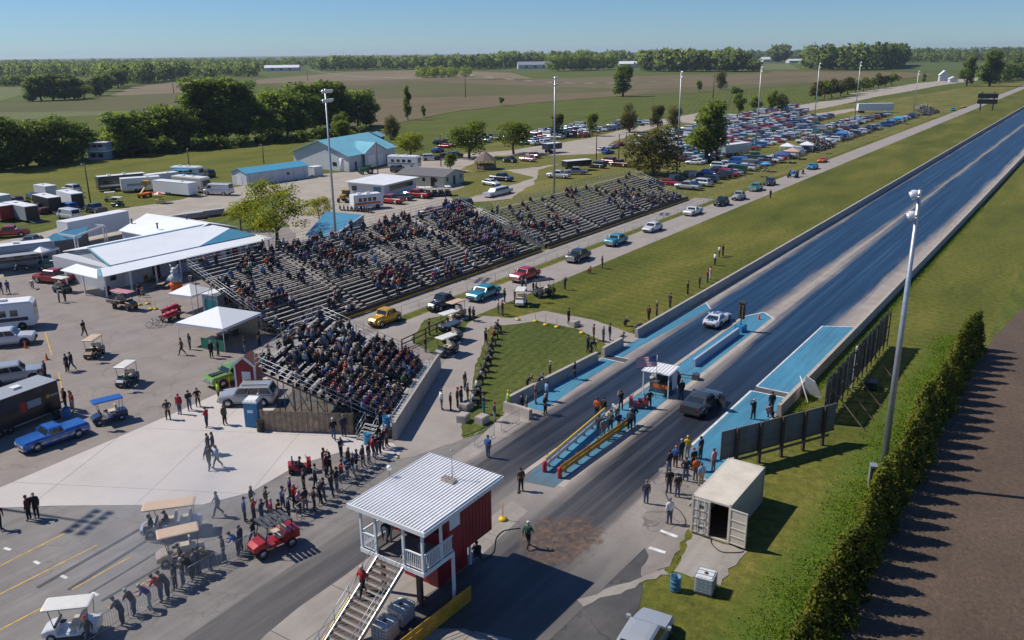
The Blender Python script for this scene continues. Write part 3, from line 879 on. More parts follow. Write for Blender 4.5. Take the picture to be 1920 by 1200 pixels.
tote('white caged tote under the tower stair, nearer the timber posts',(27.9,26.6,.03),rad(4),'totes under the stair')
# ------------------------------------------------------------------ shipping container
ct=thing('shipping_container','cream shipping container with one door swung open, between the hedge and the lane','container',(44.5,15.1,.05))
L_,W_,H_=6.06,2.46,2.56
b=MB()
for y in(0.04,W_-.04):
 for z in(.06,H_-.06):
  b.bar((0,y,z),(L_,y,z),.09,.12,M_CREAM)
for x in(.05,L_-.05):
 for y in(.05,W_-.05):
  b.box(x-.07,x+.07,y-.07,y+.07,0,H_,M_CREAM)
 b.bar((x,.1,H_-.06),(x,W_-.1,H_-.06),.1,.12,M_CREAM)
 b.bar((x,.1,.06),(x,W_-.1,.06),.1,.12,M_CREAM)
b.build('frame',ct)
def corrugated(pts_fn,n,m):
 """a folded sheet: pts_fn(t, out) -> two points (low, high)"""
 vs,fs=[],[]
 for i in range(n*4+1):
  t=i/(n*4);out=(0,1,1,0)[i%4]
  lo,hi=pts_fn(t,out)
  vs+=[lo,hi]
 for i in range(n*4):
  fs.append((2*i,2*i+2,2*i+3,2*i+1))
 return MB().add(vs,fs,m)
corrugated(lambda t,o:((.12+t*(L_-.24),.05-.03*o,.12),(.12+t*(L_-.24),.05-.03*o,H_-.12)),22,M_CREAM).build('side_panel',ct)
corrugated(lambda t,o:((.12+t*(L_-.24),W_-.05+.03*o,.12),(.12+t*(L_-.24),W_-.05+.03*o,H_-.12)),22,M_CREAM).build('side_panel',ct)
corrugated(lambda t,o:((L_-.05+.03*o,.12+t*(W_-.24),.12),(L_-.05+.03*o,.12+t*(W_-.24),H_-.12)),9,M_CREAM).build('end_panel',ct)
corrugated(lambda t,o:((.1+t*(L_-.2),.09,H_-.02+.022*o),(.1+t*(L_-.2),W_-.09,H_-.02+.022*o)),26,M_CREAM).build('roof_panel',ct)
MB().box(.1,L_-.1,.1,W_-.1,.05,.12,M_WOODD).build('floor',ct)
def cdoor(inside):
 b=MB();b.box(-.03,.03,0,1.16,.12,H_-.14,M_CREAM)
 d=b.build('door',ct)
 s=1 if inside else-1
 for z in(.13,.62,1.15,1.68,H_-.2):
  MB().box(min(.03*s,.06*s),max(.03*s,.06*s),.03,1.13,z,z+.07,M_CREAM).build('door_rib',d)
 for y in(.05,1.08):
  MB().box(min(.03*s,.066*s),max(.03*s,.066*s),y,y+.07,.13,H_-.15,M_CREAM).build('door_stile',d)
 if not inside:
  for y in(.35,.8):
   MB().tube((-.085,y,.1),(-.085,y,H_-.12),.02,n=6,m=M_STEEL).build('locking_bar',d)
   MB().box(-.11,-.09,y-.22,y,1.05,1.1,M_STEEL).build('handle',d)
  for z,s_ in((1.85,.13),(.45,.15)):
   MB().box(-.039,-.034,.43,.72,z,z+.22,M_STEELD).build('placard',d)
 return d
d1=cdoor(False);d1.location=(0,1.25,0)
d2=cdoor(True);d2.location=(-.02,.06,0);d2.rotation_euler=(0,0,rad(176));d2['label']='door swung wide open, ribbed inside facing out'
# ------------------------------------------------------------------ the two board fences by the verge
bb=thing('sign_board','grey sign board seen from behind, on dark timber posts beside the container','sign board',(53.0,19.05,0))
A=Vector((53.0,19.05));B=Vector((62.6,13.75));d=B-A;ln=d.length;u=d.normalized();nn=Vector((-u.y,u.x))
ang=math.atan2(u.y,u.x)
bbr=bb;bb.rotation_euler=(0,0,ang)
cuts=[0,1.35,3.5,5.6,7.75,9.7,ln]
for i in range(6):
 for z0,z1 in((1.05,2.06),(2.08,3.15)):
  MB().box(cuts[i]+.012,cuts[i+1]-.012,.0,.04,z0,z1,M_GREYP).build('panel',bb)
for x in cuts[1:-1]:
 MB().box(x-.11,x+.11,-.24,-.045,0,3.22,M_WOODD).build('post',bb)
for z in(1.0,2.05,3.12):
 MB().box(0,ln,-.045,-.002,z-.04,z+.05,M_GREYP if z>1.1 else M_WOODD).build('rail',bb)
MB().box(.2,ln-.8,-.3,-.24,.72,.9,M_WOOD).build('low_rail',bb)
b2=thing('board_fence','long dark slatted board fence propped up along the mown verge','fence',(65.4,15.3,0))
brd=MB();brd.box(0,.235,-.02,.02,.45,3.75,M_STEELD);brdm=brd.mesh('board')
brd2=MB();brd2.box(0,.235,-.02,.02,.6,3.6,M_GREYP);brdm2=brd2.mesh('board')
k=0
x=0
while x<22.4:
 if not(8.9<x<9.7):
  ob('board',brdm if(k*7)%5 else brdm2,b2,(x,.045*math.sin(k*1.7)*.5,R.uniform(-.06,.06)))
 x+=.27;k+=1
for z in(.7,2.0,3.35):
 MB().box(0,22.6,-.1,-.035,z,z+.1,M_WOOD).build('rail',b2)
for i in range(14):
 x=.3+i*1.7
 MB().box(x-.05,x+.05,-.2,-.105,0,3.75,M_STEELD).build('post',b2)
for x in(.6,3.2,6.2,12.5):
 MB().bar((x,-.12,3.1),(x-.3,-3.2,.05),.07,.07,M_WOOD).build('prop',b2)
MB().box(9.1,9.35,-.1,.02,0,3.85,M_WHITE).build('post',b2)
# bits stored by the boards
b=MB();b.box(-.7,.7,-.5,.5,.05,.75,M_BLACK)
for z in(.25,.45,.65):b.box(-.72,.72,-.52,.52,z,z+.06,M_STEELD)
tag(b.build('crate',None,P(1632,728),rad(10)),'dark slatted crate on the grass behind the board fence','crate')
for px,py,r_,lab in((1512,748,25,'pale sheet leaning on the barrier end behind the sign board'),(1524,742,80,'pale pointed panel standing upright behind the sign board')):
 b=MB();b.add([(-.9,-.03,0),(.9,-.03,0),(.5,-.03,2.0),(-.3,-.03,1.6),(-.9,.03,0),(.9,.03,0),(.5,.03,2.0),(-.3,.03,1.6)],[(0,1,2,3),(7,6,5,4),(0,4,5,1),(1,5,6,2),(2,6,7,3),(3,7,4,0)],M_WHITEM)
 o=tag(b.build('loose_panel',None,P(px,py),rad(r_)),lab,'panel');o.rotation_euler=(rad(-18),0,rad(r_))
 # ------------------------------------------------------------------ light masts
def light_mast(x,y,h,label,rows=2,per=5,ang=0.0,group='floodlight masts along the strip',r=.2,big=1.0):
 t=thing('light_mast',label,'light mast',(x,y,0),ang,group)
 b=MB();b.tube((0,0,0),(0,0,h),r,r*.5,10,M_STEEL);b.lathe([(r*1.8,0),(r*1.8,.25),(r*1.1,.3)],n=10,m=M_WALLC)
 b.build('pole',t)
 for k in range(rows):
  z=h-.25-k*1.15*big
  w=per*.31*big
  MB().bar((-w,0,z),(w,0,z),.1,.1,M_STEEL).build('cross_arm',t)
  for i in range(per):
   xx=-w+(i+.5)*2*w/per
   l=MB()
   l.lathe([(.02,-.16*big),(.1*big,-.14*big),(.21*big,.0),(.27*big,.16*big),(.25*big,.165*big),(.0,.13*big)],n=10,m=M_LAMP,axis='y')
   o=l.build('lamp',t,(xx,-.22*big,z-.02));o.rotation_euler=(rad(-32),0,rad(180))
 return t
light_mast(57.7,9.2,20.2,'tall tapered light mast rising from the hedge, in front of the drag strip',2,2,rad(180),None,.24,1.15)
light_mast(17.0,70.5,25.5,'floodlight mast just outside the left edge, its long shadow crossing the lane',2,5,rad(20))
for i,(x,y,h,lab)in enumerate(((79.9,84.3,24.3,'floodlight mast behind the near grandstand, beside the blue hipped roof'),(135.9,84.3,24.3,'floodlight mast behind the second grandstand'),(192,84.6,24.0,'floodlight mast beside the broad brown-green tree past the second grandstand'),(247,84.6,24.0,'floodlight mast among the parked cars right of the tall dark tree'),(304,84.4,24.0,'floodlight mast in the car park beside the small far bleacher'),(360,84.4,23.6,'floodlight mast in front of the white semi trailer'),(418,73.5,19.0,'lowest floodlight mast, by the farthest bleacher'))):
 light_mast(x,y,h,lab,2,5 if i<2 else 4,rad(20))
pb=MB();pb.box(-.3,.3,-.22,.22,.05,1.5,M_STEEL);pb.box(-.33,.33,-.25,.25,1.5,1.56,M_STEEL);pb.box(-.305,-.3,-.15,.15,.2,1.4,M_STEELD)
tag(pb.build('electrical_cabinet',None,(57.0,9.7,0),rad(20)),'grey electrical cabinet at the foot of the tall mast in the hedge','cabinet')
def lot_pole(px,py,h,label):
 t=thing('utility_pole',label,'utility pole',P(px,py),R.uniform(0,6),'wooden poles on the grounds')
 MB().tube((0,0,0),(0,0,h),.15,.11,8,M_WOODD).build('pole',t)
 b=MB();b.bar((0,0,h-.3),(1.1,0,h-.1),.05,.05,M_STEEL);b.lathe([(.05,.12),(.16,.05),(.18,-.1),(0,-.14)],(1.2,0,h-.1),8,M_STEEL)
 b.build('lamp_arm',t)
 return t
for a in((170,382,8.2,'wooden lamp pole on the grass between the parked trailers and the motorhomes'),(357,330,6.6,'wooden pole on the grass behind the cream motorhome'),(495,307,5.2,'short wooden pole behind the blue-roofed long shed'),(709,333,8.5,'wooden pole beside the low white flat-roofed building'),(827,312,8.5,'wooden lamp pole by the young tree near the gazebo'),(677,245,6.5,'pale pole beside the small teal pavilion'),(1118,300,8,'wooden pole beside the white race cars on the infield'),(1160,300,7,'thin pole left of the broad brown-green tree'),(1173,305,8,'thin pole nearest the broad brown-green tree')):
 lot_pole(*a)
 # ------------------------------------------------------------------ grandstands
SEATS={}
M_UNDER=mat('shade_dark_dirt',(.10,.085,.07),.95,var=.3,scale=.8)  # dirt coloured dark to stand in for the shade under the stands
M_FOOT=mat('footboard_shade_grey',(0.035,0.034,0.034),.8,var=.3,scale=1.2)  # grey boards, darkened so the gaps between benches read as shade
M_TRUSS=mat('dark_angle_iron',(0.05,0.05,0.055),.6,.3,var=.2)
def grandstand(key,label,loc,rz,L,rows,dy,dz,y0,z0,secs,rail_m=M_STEEL,aisle=1.1,seat_m=M_ALU):
 t=thing('grandstand',label,'grandstand',(*loc,0),rz)
 sl=(L-aisle*(secs-1))/secs
 s=MB();s.box(0,sl,-.13,.13,-.04,0,seat_m);sm=s.mesh('seat_plank')
 f=MB();f.box(0,sl,-.16,.2,-.04,0,M_FOOT);f.box(0,sl,.18,.2,0.002,dz-.045,M_FOOT);fm=f.mesh('foot_plank_and_shade')  # upright dark plate added in place of shade in the open risers
 a=MB();a.box(0,aisle,-.16,.16,-.04,0,seat_m);am=a.mesh('aisle_step')
 seats=[]
 for r in range(rows):
  y,z=y0+r*dy,z0+r*dz
  for k in range(secs):
   x=k*(sl+aisle)
   ob('seat_plank',sm,t,(x,y,z))
   ob('foot_plank_and_shade',fm,t,(x,y-dy*.55,z-.42))
   seats.append((r,k,x,x+sl,y,z))
   if k<secs-1:
    ob('aisle_step',am,t,(x+sl,y-.1,z-.30))
 b=MB()
 n=max(3,int(L/2.4))
 ye,ze=y0+(rows-1)*dy,z0+(rows-1)*dz
 for i in range(n+1):
  x=.05+(L-.1)*i/n
  b.bar((x,y0-.3,z0-.5),(x,ye+.2,ze-.42),.06,.12,M_TRUSS)
  for q in range(0,rows,4):
   y,z=y0+q*dy,z0+q*dz-.5
   if z>.1:b.bar((x,y,0),(x,y,z),.05,.05,M_TRUSS)
   if q+4<rows and i<n and(i%2==0):
    b.bar((x,y,max(.05,z)),(x,y+4*dy,.05),.035,.035,M_TRUSS)
 b.build('truss',t)
 g=MB()
 for x in(-.06,L+.06):
  g=MB()
  for q in range(0,rows,3):
   y,z=y0+q*dy,z0+q*dz
   g.tube((x,y,z-.45),(x,y,z+.85),.024,n=5,m=rail_m)
  for h in(.1,.48,.85):
   g.tube((x,y0,z0+h),(x,ye,ze+h),.022,n=5,m=rail_m)
  g.build('end_railing',t)
 g=MB()
 for i in range(n*2+1):
  x=L*i/(n*2)
  g.tube((x,ye+.35,ze-.4),(x,ye+.35,ze+1.0),.022,n=5,m=rail_m)
 for h in(.2,.6,1.0):
  g.tube((0,ye+.35,ze+h),(L,ye+.35,ze+h),.022,n=5,m=rail_m)
 g.build('back_railing',t)
 M_=Matrix.Translation((*loc,0))@Matrix.Rotation(rz,4,'Z')
 sheet('dirt',[(M_@Vector(q)).xy for q in((0,.2,0),(L,.2,0),(L,ye+.8,0),(0,ye+.8,0))],.04,M_UNDER)  # dark ground sheet, keeps the gaps between planks looking shaded
 SEATS[key]=(t,seats,Vector((*loc,0)),rz,dy)
 return t
g1=grandstand('near','steel grandstand packed with spectators, turned toward the start line behind the concrete wall',(45.28,42.39),rad(26.6),13.9,15,.66,.285,1.7,1.2,2)
g2=grandstand('middle','long steel grandstand behind the near one, left of the gap between the stands',(56.2,67.9),0,49.2,22,.7,.245,.5,.75,4)
g3=grandstand('far','farther long grandstand with thinner crowd, right of the gap between the stands',(107.2,67.9),0,52.5,17,.72,.225,.5,.75,3)
# yellow toe rail and the solid end wall of the far stand
for t,L in((g2,49.2),(g3,52.5)):
 MB().box(0,L,-.42,-.3,.1,.34,M_YEL).build('toe_rail',t)
 MB().box(0,L,-.28,-.2,.15,.7,M_FOOT).build('front_skirt',t)
e=MB()
for i in range(34):
 y=.2+i*.35
 e.box(-.1,-.06,y,y+.3,.1,.75+(y/.72)*.225*1.0-.2,M_GREYP)
e.build('end_wall',g3)
# under the near stand: deck along the wall, blue frames, board fence
w1=barrier('retaining_wall','tall smooth concrete wall at the foot of the packed near grandstand',[(44.3,41.9),(58.4,48.95)],1.45,.3,16)
b=MB();b.box(-.9,14.5,.2,1.25,.8,.85,M_ALU)
for x in(-.7,4,9,14.1):
 b.box(x,x+.1,.3,1.2,0,.8,M_STEELD)
b.build('front_walkway',g1)
b=MB()
for i in range(13):
 x=-.8+i*1.28
 b.tube((x,.25,.85),(x,.25,1.9),.022,n=5,m=M_STEEL)
for z in(1.4,1.9):
 b.tube((-.8,.25,z),(14.5,.25,z),.022,n=5,m=M_STEEL)
b.build('front_railing',g1)
M_BFRAME=mat('blue_steel_frame',(.03,.17,.28),.5,.2)
b=MB()
for i in range(6):
 y=2.5+i*1.35
 for x in(.25,2.2):
  b.bar((x,y,0),(x,y,1.0+(y-1.7)*.40),.06,.06,M_BFRAME)
 if i<5:
  b.bar((.25,y,.1),(.25,y+1.35,1.1+(y-1.7)*.36),.05,.05,M_BFRAME)
  b.bar((.25,y,1.0),(.25,y+1.35,1.0),.05,.05,M_BFRAME)
 b.bar((.25,y,.9),(2.2,y,.2),.04,.04,M_BFRAME)
b.build('blue_frame',g1)
wf=thing('wooden_fence','weathered upright board fence in front of the near grandstand frame','fence',(39.75,51.95,.03),math.atan2(45.3-51.95,43.3-39.75))
Lf=math.hypot(45.3-51.95,43.3-39.75)
pk=MB();pk.box(0,.135,-.012,.012,0,1.75,mat('fence_timber',(0.27,0.20,0.13),.8,var=.3,scale=2.5));pkm=pk.mesh('board')
M_WOOD2=mat('greyed_timber',(0.34,0.26,0.175),.85,var=.3,scale=2.5)
n=int(Lf/.15)
for i in range(n):
 o=ob('board',pkm,wf,(i*Lf/n,R.uniform(-.01,.01),R.uniform(-.02,.03)))
 if i%3==0:obj_mat(o,0,M_WOOD2)
for z in(.35,1.35):
 MB().box(0,Lf,.016,.06,z,z+.09,M_WOOD).build('rail',wf)
for i in range(4):
 MB().box(i*Lf/3-.05,i*Lf/3+.05,.062,.16,0,1.75,M_WOOD).build('post',wf)
 # stair at the near end of that stand
sw=thing('boarding_steps','short steel stair up to the packed grandstand, behind the queue at the wall','stair',(44.0,43.9,0),rad(26.6+90+70))
for i in range(5):
 MB().box(.25*i,.25*i+.26,-.6,.6,.95-.19*i-.03,.95-.19*i,M_ALU).build('tread',sw)
b=MB()
for y in(-.62,.62):
 b.bar((0,y,.9),(1.3,y,-.02),.04,.2,M_STEELD)
 for h in(.5,.95):
  b.tube((0,y,.95+h),(1.3,y,h),.022,n=5,m=M_STEEL)
 for i in range(3):
  b.tube((.6*i,y,.9-.45*i),(.6*i,y,1.9-.45*i),.02,n=5,m=M_STEEL)
b.build('handrail',sw)
# the two small bleachers far down the strip
for key,loc,L,lab in(('small1',(258,68.6),15,'small bleacher among the parked cars by the return road'),('small2',(418,67),26,'small blue-grey bleacher at the far end of the car park')):
 grandstand(key,lab,loc,0,L,9,.7,.28,.5,.6,1)
 # ------------------------------------------------------------------ fences and barriers
def rail_fence(name,label,pts,h,step,m,rails=(1.0,),r=.02,group=None,z0=.03):
 o=Vector(pts[0]);t=thing(name,label,'fence',(o.x,o.y,z0),group=group)
 pm=MB();pm.tube((0,0,0),(0,0,h),r*1.3,n=5,m=m);pm=pm.mesh('post')
 for a,b in zip(pts,pts[1:]):
  a,b=Vector(a)-o,Vector(b)-o
  n=max(1,round((b-a).length/step))
  for i in range(n+1):
   p=a.lerp(b,i/n);ob('post',pm,t,(p.x,p.y,0))
  for f in rails:
   MB().tube((a.x,a.y,h*f),(b.x,b.y,h*f),r,n=5,m=m).build('rail',t)
 return t
cf=rail_fence('chain_link_fence','low chain link fence between the grandstand walkway and the return road',[(60,63.3),(106,63.3),(163,63.3)],1.1,3.0,M_STEEL,(1.0,.05))
# the woven wire, drawn out as thin diagonal wires
b=MB()
for i in range(0,300):
 x=i*.34
 b.bar((x,0,.06),(x+.34,0,1.08),.004,.004,M_STEEL)
tag(b.build('wire_mesh',cf),kind='stuff')
rail_fence('chain_link_fence','low chain link fence in front of the cars parked by the return road',[(163,66.5),(300,66.5),(420,65.5)],1.1,4.0,M_STEEL,(1.0,))
rail_fence('timber_rail_fence','dark two-rail timber fence behind the golf carts at the lane end',[(60.6,55.6),(68.6,56.1)],1.0,2.0,M_WOODD,(1.0,.5),.07)
def crowd_barrier_mesh():
 b=MB()
 b.tube((-1.2,0,1.1),(1.2,0,1.1),.02,n=5,m=M_STEEL);b.tube((-1.2,0,.18),(1.2,0,.18),.02,n=5,m=M_STEEL)
 for x in(-1.2,1.2):b.tube((x,0,.05),(x,0,1.1),.02,n=5,m=M_STEEL)
 for x in(-.85,.85):b.bar((x,-.3,.03),(x,.3,.03),.05,.03,M_STEEL);b.tube((x,0,.03),(x,0,.18),.018,n=5,m=M_STEEL)
 return b.mesh('crowd_barrier')
cbm=crowd_barrier_mesh()
bar_=MB();bar_.tube((0,0,.18),(0,0,1.1),.009,n=4,m=M_STEEL,caps=False);barm=bar_.mesh('bar')
def barrier_line(pix,lab,group):
 pts=[P(*p)for p in pix]
 k=0
 for a,b in zip(pts,pts[1:]):
  n=max(1,round((b-a).length/2.45));ang=math.atan2(b.y-a.y,b.x-a.x)
  for i in range(n):
   p=a.lerp(b,(i+.5)/n)
   o=ob('crowd_barrier',cbm,None,(p.x,p.y,.035),ang)
   for q in range(17):
    ob('bar',barm,o,(-1.07+q*.134,0,0))
   k+=1
   tag(o,lab%(('nearest','second','third','fourth','fifth','sixth','seventh','eighth','ninth','tenth','eleventh','twelfth','thirteenth','fourteenth','fifteenth','sixteenth')[min(k-1,15)]),'crowd barrier',group)
barrier_line([(168,1206),(240,1160),(330,1112),(420,1060),(475,1030),(500,1012)],'steel crowd barrier by the staging lane, %s from the white golf cart','crowd barriers beside the staging lane')
barrier_line([(560,975),(640,920),(700,878)],'steel crowd barrier behind the standing crowd, %s from the red cart','crowd barriers under the grandstand')
barrier_line([(882,845),(935,815),(978,790)],'steel crowd barrier at the lawn corner, %s from the person in blue','crowd barriers at the lawn corner')
# ------------------------------------------------------------------ porta-potty, ticket shed, tents, timing gear
pt=thing('portable_toilet','blue portable toilet with a white domed roof at the board fence end','portable toilet',(40.2,53.3,.04),rad(-62))
b=MB();b.loft([[(x*.56,y*.56,z)for x,y in((-1,-1),(1,-1),(1,1),(-1,1))]for z in(0,2.05)],M_BLUEB);b.build('cabin',pt)
b=MB();b.loft([[(x*.6*s,y*.6*s,z)for x,y in((-1,-1),(1,-1),(1,1),(-1,1))]for z,s in((2.05,1),(2.18,1),(2.33,.75))],M_WHITE);b.build('roof',pt)
b=MB();b.box(-.42,.42,-.585,-.562,.12,1.92,M_BLUEB);dd=b.build('door',pt);MB().box(-.25,.2,-.59,-.587,1.25,1.5,M_WHITE).build('notice',dd)
for i in range(4):
 MB().box(-.5+i*.29,-.44+i*.29,-.55,.55,2.2,2.3,M_WHITE).build('roof_rib',pt)
b=MB();b.tube((0,0,2.3),(0,0,2.6),.05,n=6,m=M_WHITE);b.build('vent',pt,(.35,.35,0))
sh=thing('ticket_shed','tall narrow red shed with white trim and gabled roof at the grandstand corner','shed',(44.9,59.6,.03),rad(28))
b=MB();b.prism([(-.75,-.9),(.75,-.9),(.75,.9),(-.75,.9)],0,2.6,M_RED);b.build('wall',sh)
b=MB();b.add([(-.75,-.9,2.6),(-.75,.9,2.6),(-.75,0,3.35),(.75,-.9,2.6),(.75,.9,2.6),(.75,0,3.35)],[(0,2,1),(3,4,5)],M_RED);b.build('gable',sh)
for s in(-1,1):
 b=MB();b.add([(-.95,s*1.08,2.48),(.95,s*1.08,2.48),(.95,0,3.40),(-.95,0,3.40),(-.95,s*1.08,2.56),(.95,s*1.08,2.56),(.95,0,3.48),(-.95,0,3.48)],[(3,2,1,0),(4,5,6,7),(0,1,5,4),(1,2,6,5),(2,3,7,6),(3,0,4,7)],mat('terracotta_roof',(.30,.12,.07),.7));b.build('roof',sh)
 b=MB();b.bar((-.97,s*1.08,2.55),(-.97,0,3.46),.05,.2,M_WHITE);b.build('bargeboard',sh)
for y in(-.9,.9):
 MB().box(-.82,-.7,y-.08,y+.08,0,2.55,M_WHITE).build('corner_trim',sh)
MB().box(-.79,-.755,-.5,.3,.05,2.05,M_WHITE).build('door',sh)
def tent(label,loc,rz,sx,sy,h,top,group=None,wall=None,m=None):
 m=m or mat('white_tent_fabric',(.72,.73,.74),.65,var=.04)
 t=thing('canopy_tent',label,'tent',loc,rz,group)
 b=MB()
 q=[(-sx,-sy),(sx,-sy),(sx,sy),(-sx,sy)]
 b.add([(*p,h)for p in q]+[(0,0,top)]if abs(sx-sy)<.8 else[(*p,h)for p in q]+[(-(sx-sy),0,top),(sx-sy,0,top)],[(0,1,4),(1,2,4),(2,3,4),(3,0,4)]if abs(sx-sy)<.8 else[(0,1,5,4),(1,2,5),(2,3,4,5),(3,0,4)],m)
 for i in range(4):
  a,c=q[i],q[(i+1)%4]
  b.add([(*a,h-.25),(*c,h-.25),(*c,h),(*a,h)],[(0,1,2,3)],m)
 b.build('canopy',t)
 for p in q:
  MB().tube((p[0]*.97,p[1]*.97,0),(p[0]*.97,p[1]*.97,h-.02),.035,n=6,m=M_WHITE).build('pole',t)
 if wall:
  wall(t)
 return t
M_GREENV=mat('green_vinyl',(.02,.22,.13),.5,var=.1)
def greenwall(t):
 b=MB();b.add([(-2.9,-2.9,.05),(-2.9,.1,.05),(-2.9,.1,1.2),(-2.9,-2.9,1.2),(-2.87,-2.9,.05),(-2.87,.1,.05),(-2.87,.1,1.2),(-2.87,-2.9,1.2)],[(0,1,2,3),(7,6,5,4),(3,2,6,7)],M_GREENV);b.build('skirt',t)
 for i in range(3):
  MB().box(-2+i*1.6,-.9+i*1.6,-.4,.4,.7,.76,M_ALU).build('table_top',t)
  MB().box(-1.9+i*1.6,-1.0+i*1.6,-.35,.35,.05,.7,M_STEELD).build('table_base',t)
 MB().box(2.6,2.65,-2.7,2.7,.1,2.2,mat('tan_canvas',(.42,.35,.25),.8)).build('back_curtain',t)
tent('large white canopy tent with a green skirt beside the grandstand',(52.4,73.4,.03),rad(12),3.0,3.0,2.5,3.7,wall=greenwall)
tent('small white canopy tent with a green edge beside the food trailer',(57.6,85.6,.03),rad(12),1.7,1.7,2.3,3.2)
tent('small white canopy tent beside the dark motor coach',(59.9,123.4,.03),rad(20),1.7,1.7,2.3,3.2)
ft=thing('food_trailer','small grey food trailer with a serving hatch behind the large white tent','trailer',(58.8,81.3,.03),rad(12))
MB().box(-2.1,2.1,-1.1,1.1,.5,2.7,mat('grey_trailer_skin',(.34,.38,.40),.5)).build('body',ft)
MB().box(-2.15,2.15,-1.15,1.15,2.7,2.8,M_WHITE).build('roof',ft)
MB().box(-1.0,.9,-1.13,-1.105,1.4,2.3,M_GLASS).build('hatch',ft)
MB().box(-2.13,-2.105,-.8,.8,.9,2.2,mat('teal_menu_board',(.03,.25,.27),.5)).build('menu_board',ft)
MB().box(1.2,1.9,-1.13,-1.105,1.0,2.2,M_ORANGE).build('sign',ft)
for x in(-.9,.9):
 MB().lathe([(.32,-.1),(.32,.1),(.1,.1)],n=10,m=M_RUBBER,axis='y').build('wheel',ft,(x,-1.0,.32))
def umbrella_table(label,px,py,cols,group='picnic tables by the concession porch'):
 t=thing('picnic_table',label,'picnic table',P(px,py),R.uniform(0,3),group)
 MB().box(-.9,.9,-.38,.38,.7,.75,M_WOOD2).build('table_top',t)
 for s in(-1,1):
  MB().box(-.9,.9,s*.75-.13,s*.75+.13,.42,.46,M_WOOD2).build('bench',t)
 b=MB()
 for x in(-.65,.65):
  b.bar((x,-.75,.05),(x,.2,.7),.06,.06,M_WOODD);b.bar((x,.75,.05),(x,-.2,.7),.06,.06,M_WOODD);b.bar((x,-.8,.4),(x,.8,.4),.06,.06,M_WOODD)
 b.build('leg_frame',t)
 if cols:
  b=MB();b.tube((0,0,0),(0,0,2.3),.025,n=6,m=M_STEEL)
  for i in range(8):
   a0,a1=i*math.pi/4,(i+1)*math.pi/4
   b.add([(0,0,2.4),(1.35*math.cos(a0),1.35*math.sin(a0),1.95),(1.35*math.cos(a1),1.35*math.sin(a1),1.95)],[(0,1,2)],cols[i%len(cols)])
  b.build('parasol',t)
 return t
umbrella_table('picnic table in the sun before the concession porch',305,540,None)
umbrella_table('picnic table nearest the inflatable animal',290,528,None)
umbrella_table('picnic table at the back corner of the stands',435,492,None)
umbrella_table('picnic table by the trunk of the bright yellow-green tree',478,480,[mat('green_parasol',(.05,.28,.17),.7),M_CREAM])
umbrella_table('table under a red and white striped parasol on the infield grass',300,381,[mat('red_parasol',(.55,.05,.03),.7),M_WHITE],None)
umbrella_table('table under a bright blue parasol at the return road fence',1435,322,[mat('sky_blue_parasol',(.05,.32,.6),.7)],None)
# inflatable animal
an=thing('inflatable_animal','tall inflatable grey animal in orange trousers by the concession porch','inflatable',P(332,548),rad(200))
M_INF=mat('grey_inflatable',(.42,.44,.47),.5,var=.05)
b=MB()
for s in(-1,1):
 b.lathe([(.0,.02),(.42,.06),(.44,.3),(.38,.8),(.3,1.0)],(0,s*.38,0),10,M_ORANGE)
b.lathe([(.72,.75),(.82,1.0),(.75,1.3),(.5,1.45)],n=12,m=M_ORANGE);b.build('trousers',an)
b=MB();b.lathe([(.6,1.38),(.78,1.7),(.66,2.2),(.36,2.45),(.3,2.55)],n=12,m=M_INF)
for s in(-1,1):
 b.tube((0,s*.6,2.1),(.25,s*1.0,1.5),.2,.16,8,M_INF)
b.build('torso',an)
b=MB();b.blob((0,0,2.85),(.45,.5,.42),M_INF,10,6);b.blob((.42,0,2.74),(.25,.26,.2),M_WHITE,8,5)
for s in(-1,1):
 b.tube((0,s*.28,3.1),(-.1,s*.62,3.6),.14,.05,6,M_INF);b.blob((.36,s*.2,3.0),(.08,.08,.1),M_BLACK,6,4)
b.build('head',an)
# start-line gear
xm=thing('starting_lights',"black start-line light tree on a blue box between the lanes",'starting lights',(84.5,29.1,.05),rad(-12))
MB().box(-.5,.5,-.45,.45,0,.7,M_BLUEB).build('base_box',xm)
b=MB();b.tube((0,0,.7),(0,0,1.5),.06,n=6,m=M_STEELD);b.build('stand',xm)
MB().box(-.1,.1,-.35,.35,1.4,3.1,M_BLACK).build('light_board',xm)
lm=MB();lm.lathe([(.075,0),(.085,.05),(.0,.06)],n=8,m=mat('dark_amber_lens',(.14,.09,.04),.3),axis='x');lmm=lm.mesh('lens')
for s in(-1,1):
 for k in range(7):
  o=ob('lens',lmm,xm,(-.1,s*.2,1.6+k*.2));o.rotation_euler=(0,0,math.pi)
MB().box(-.12,.12,-.45,.45,3.12,3.3,M_STEELD).build('top_sign',xm)
for px,py,lab in((1423,599,'orange traffic cone at the far tip of the blue island'),(48,652,'orange traffic cone beside the white pickup wheel'),(88,674,'orange traffic cone by the blue pole on the lot')):
 c=MB();c.box(-.2,.2,-.2,.2,0,.03,M_ORANGE);c.lathe([(.15,.03),(.1,.3),(.085,.38),(.03,.7),(0,.71)],n=10,m=M_ORANGE)
 tag(c.build('traffic_cone',None,P(px,py,.04)),lab,'cone')
bt=thing('start_booth','small white-roofed starter booth on the island with a flag on its pole','booth',(64.2,28.9,.05),rad(3))
b=MB()
b.add([(-1.15,-1.3,2.15),(1.15,-1.3,2.25),(1.15,1.3,2.25),(-1.15,1.3,2.15),(-1.15,-1.3,2.21),(1.15,-1.3,2.31),(1.15,1.3,2.31),(-1.15,1.3,2.21)],[(3,2,1,0),(4,5,6,7),(0,1,5,4),(1,2,6,5),(2,3,7,6),(3,0,4,7)],M_WHITEM)
rf=b.build('roof',bt)
for i in range(9):
 y=-1.2+i*.3
 MB().bar((-1.15,y,2.235),(1.15,y,2.335),.035,.03,M_WHITEM).build('roof_rib',rf)
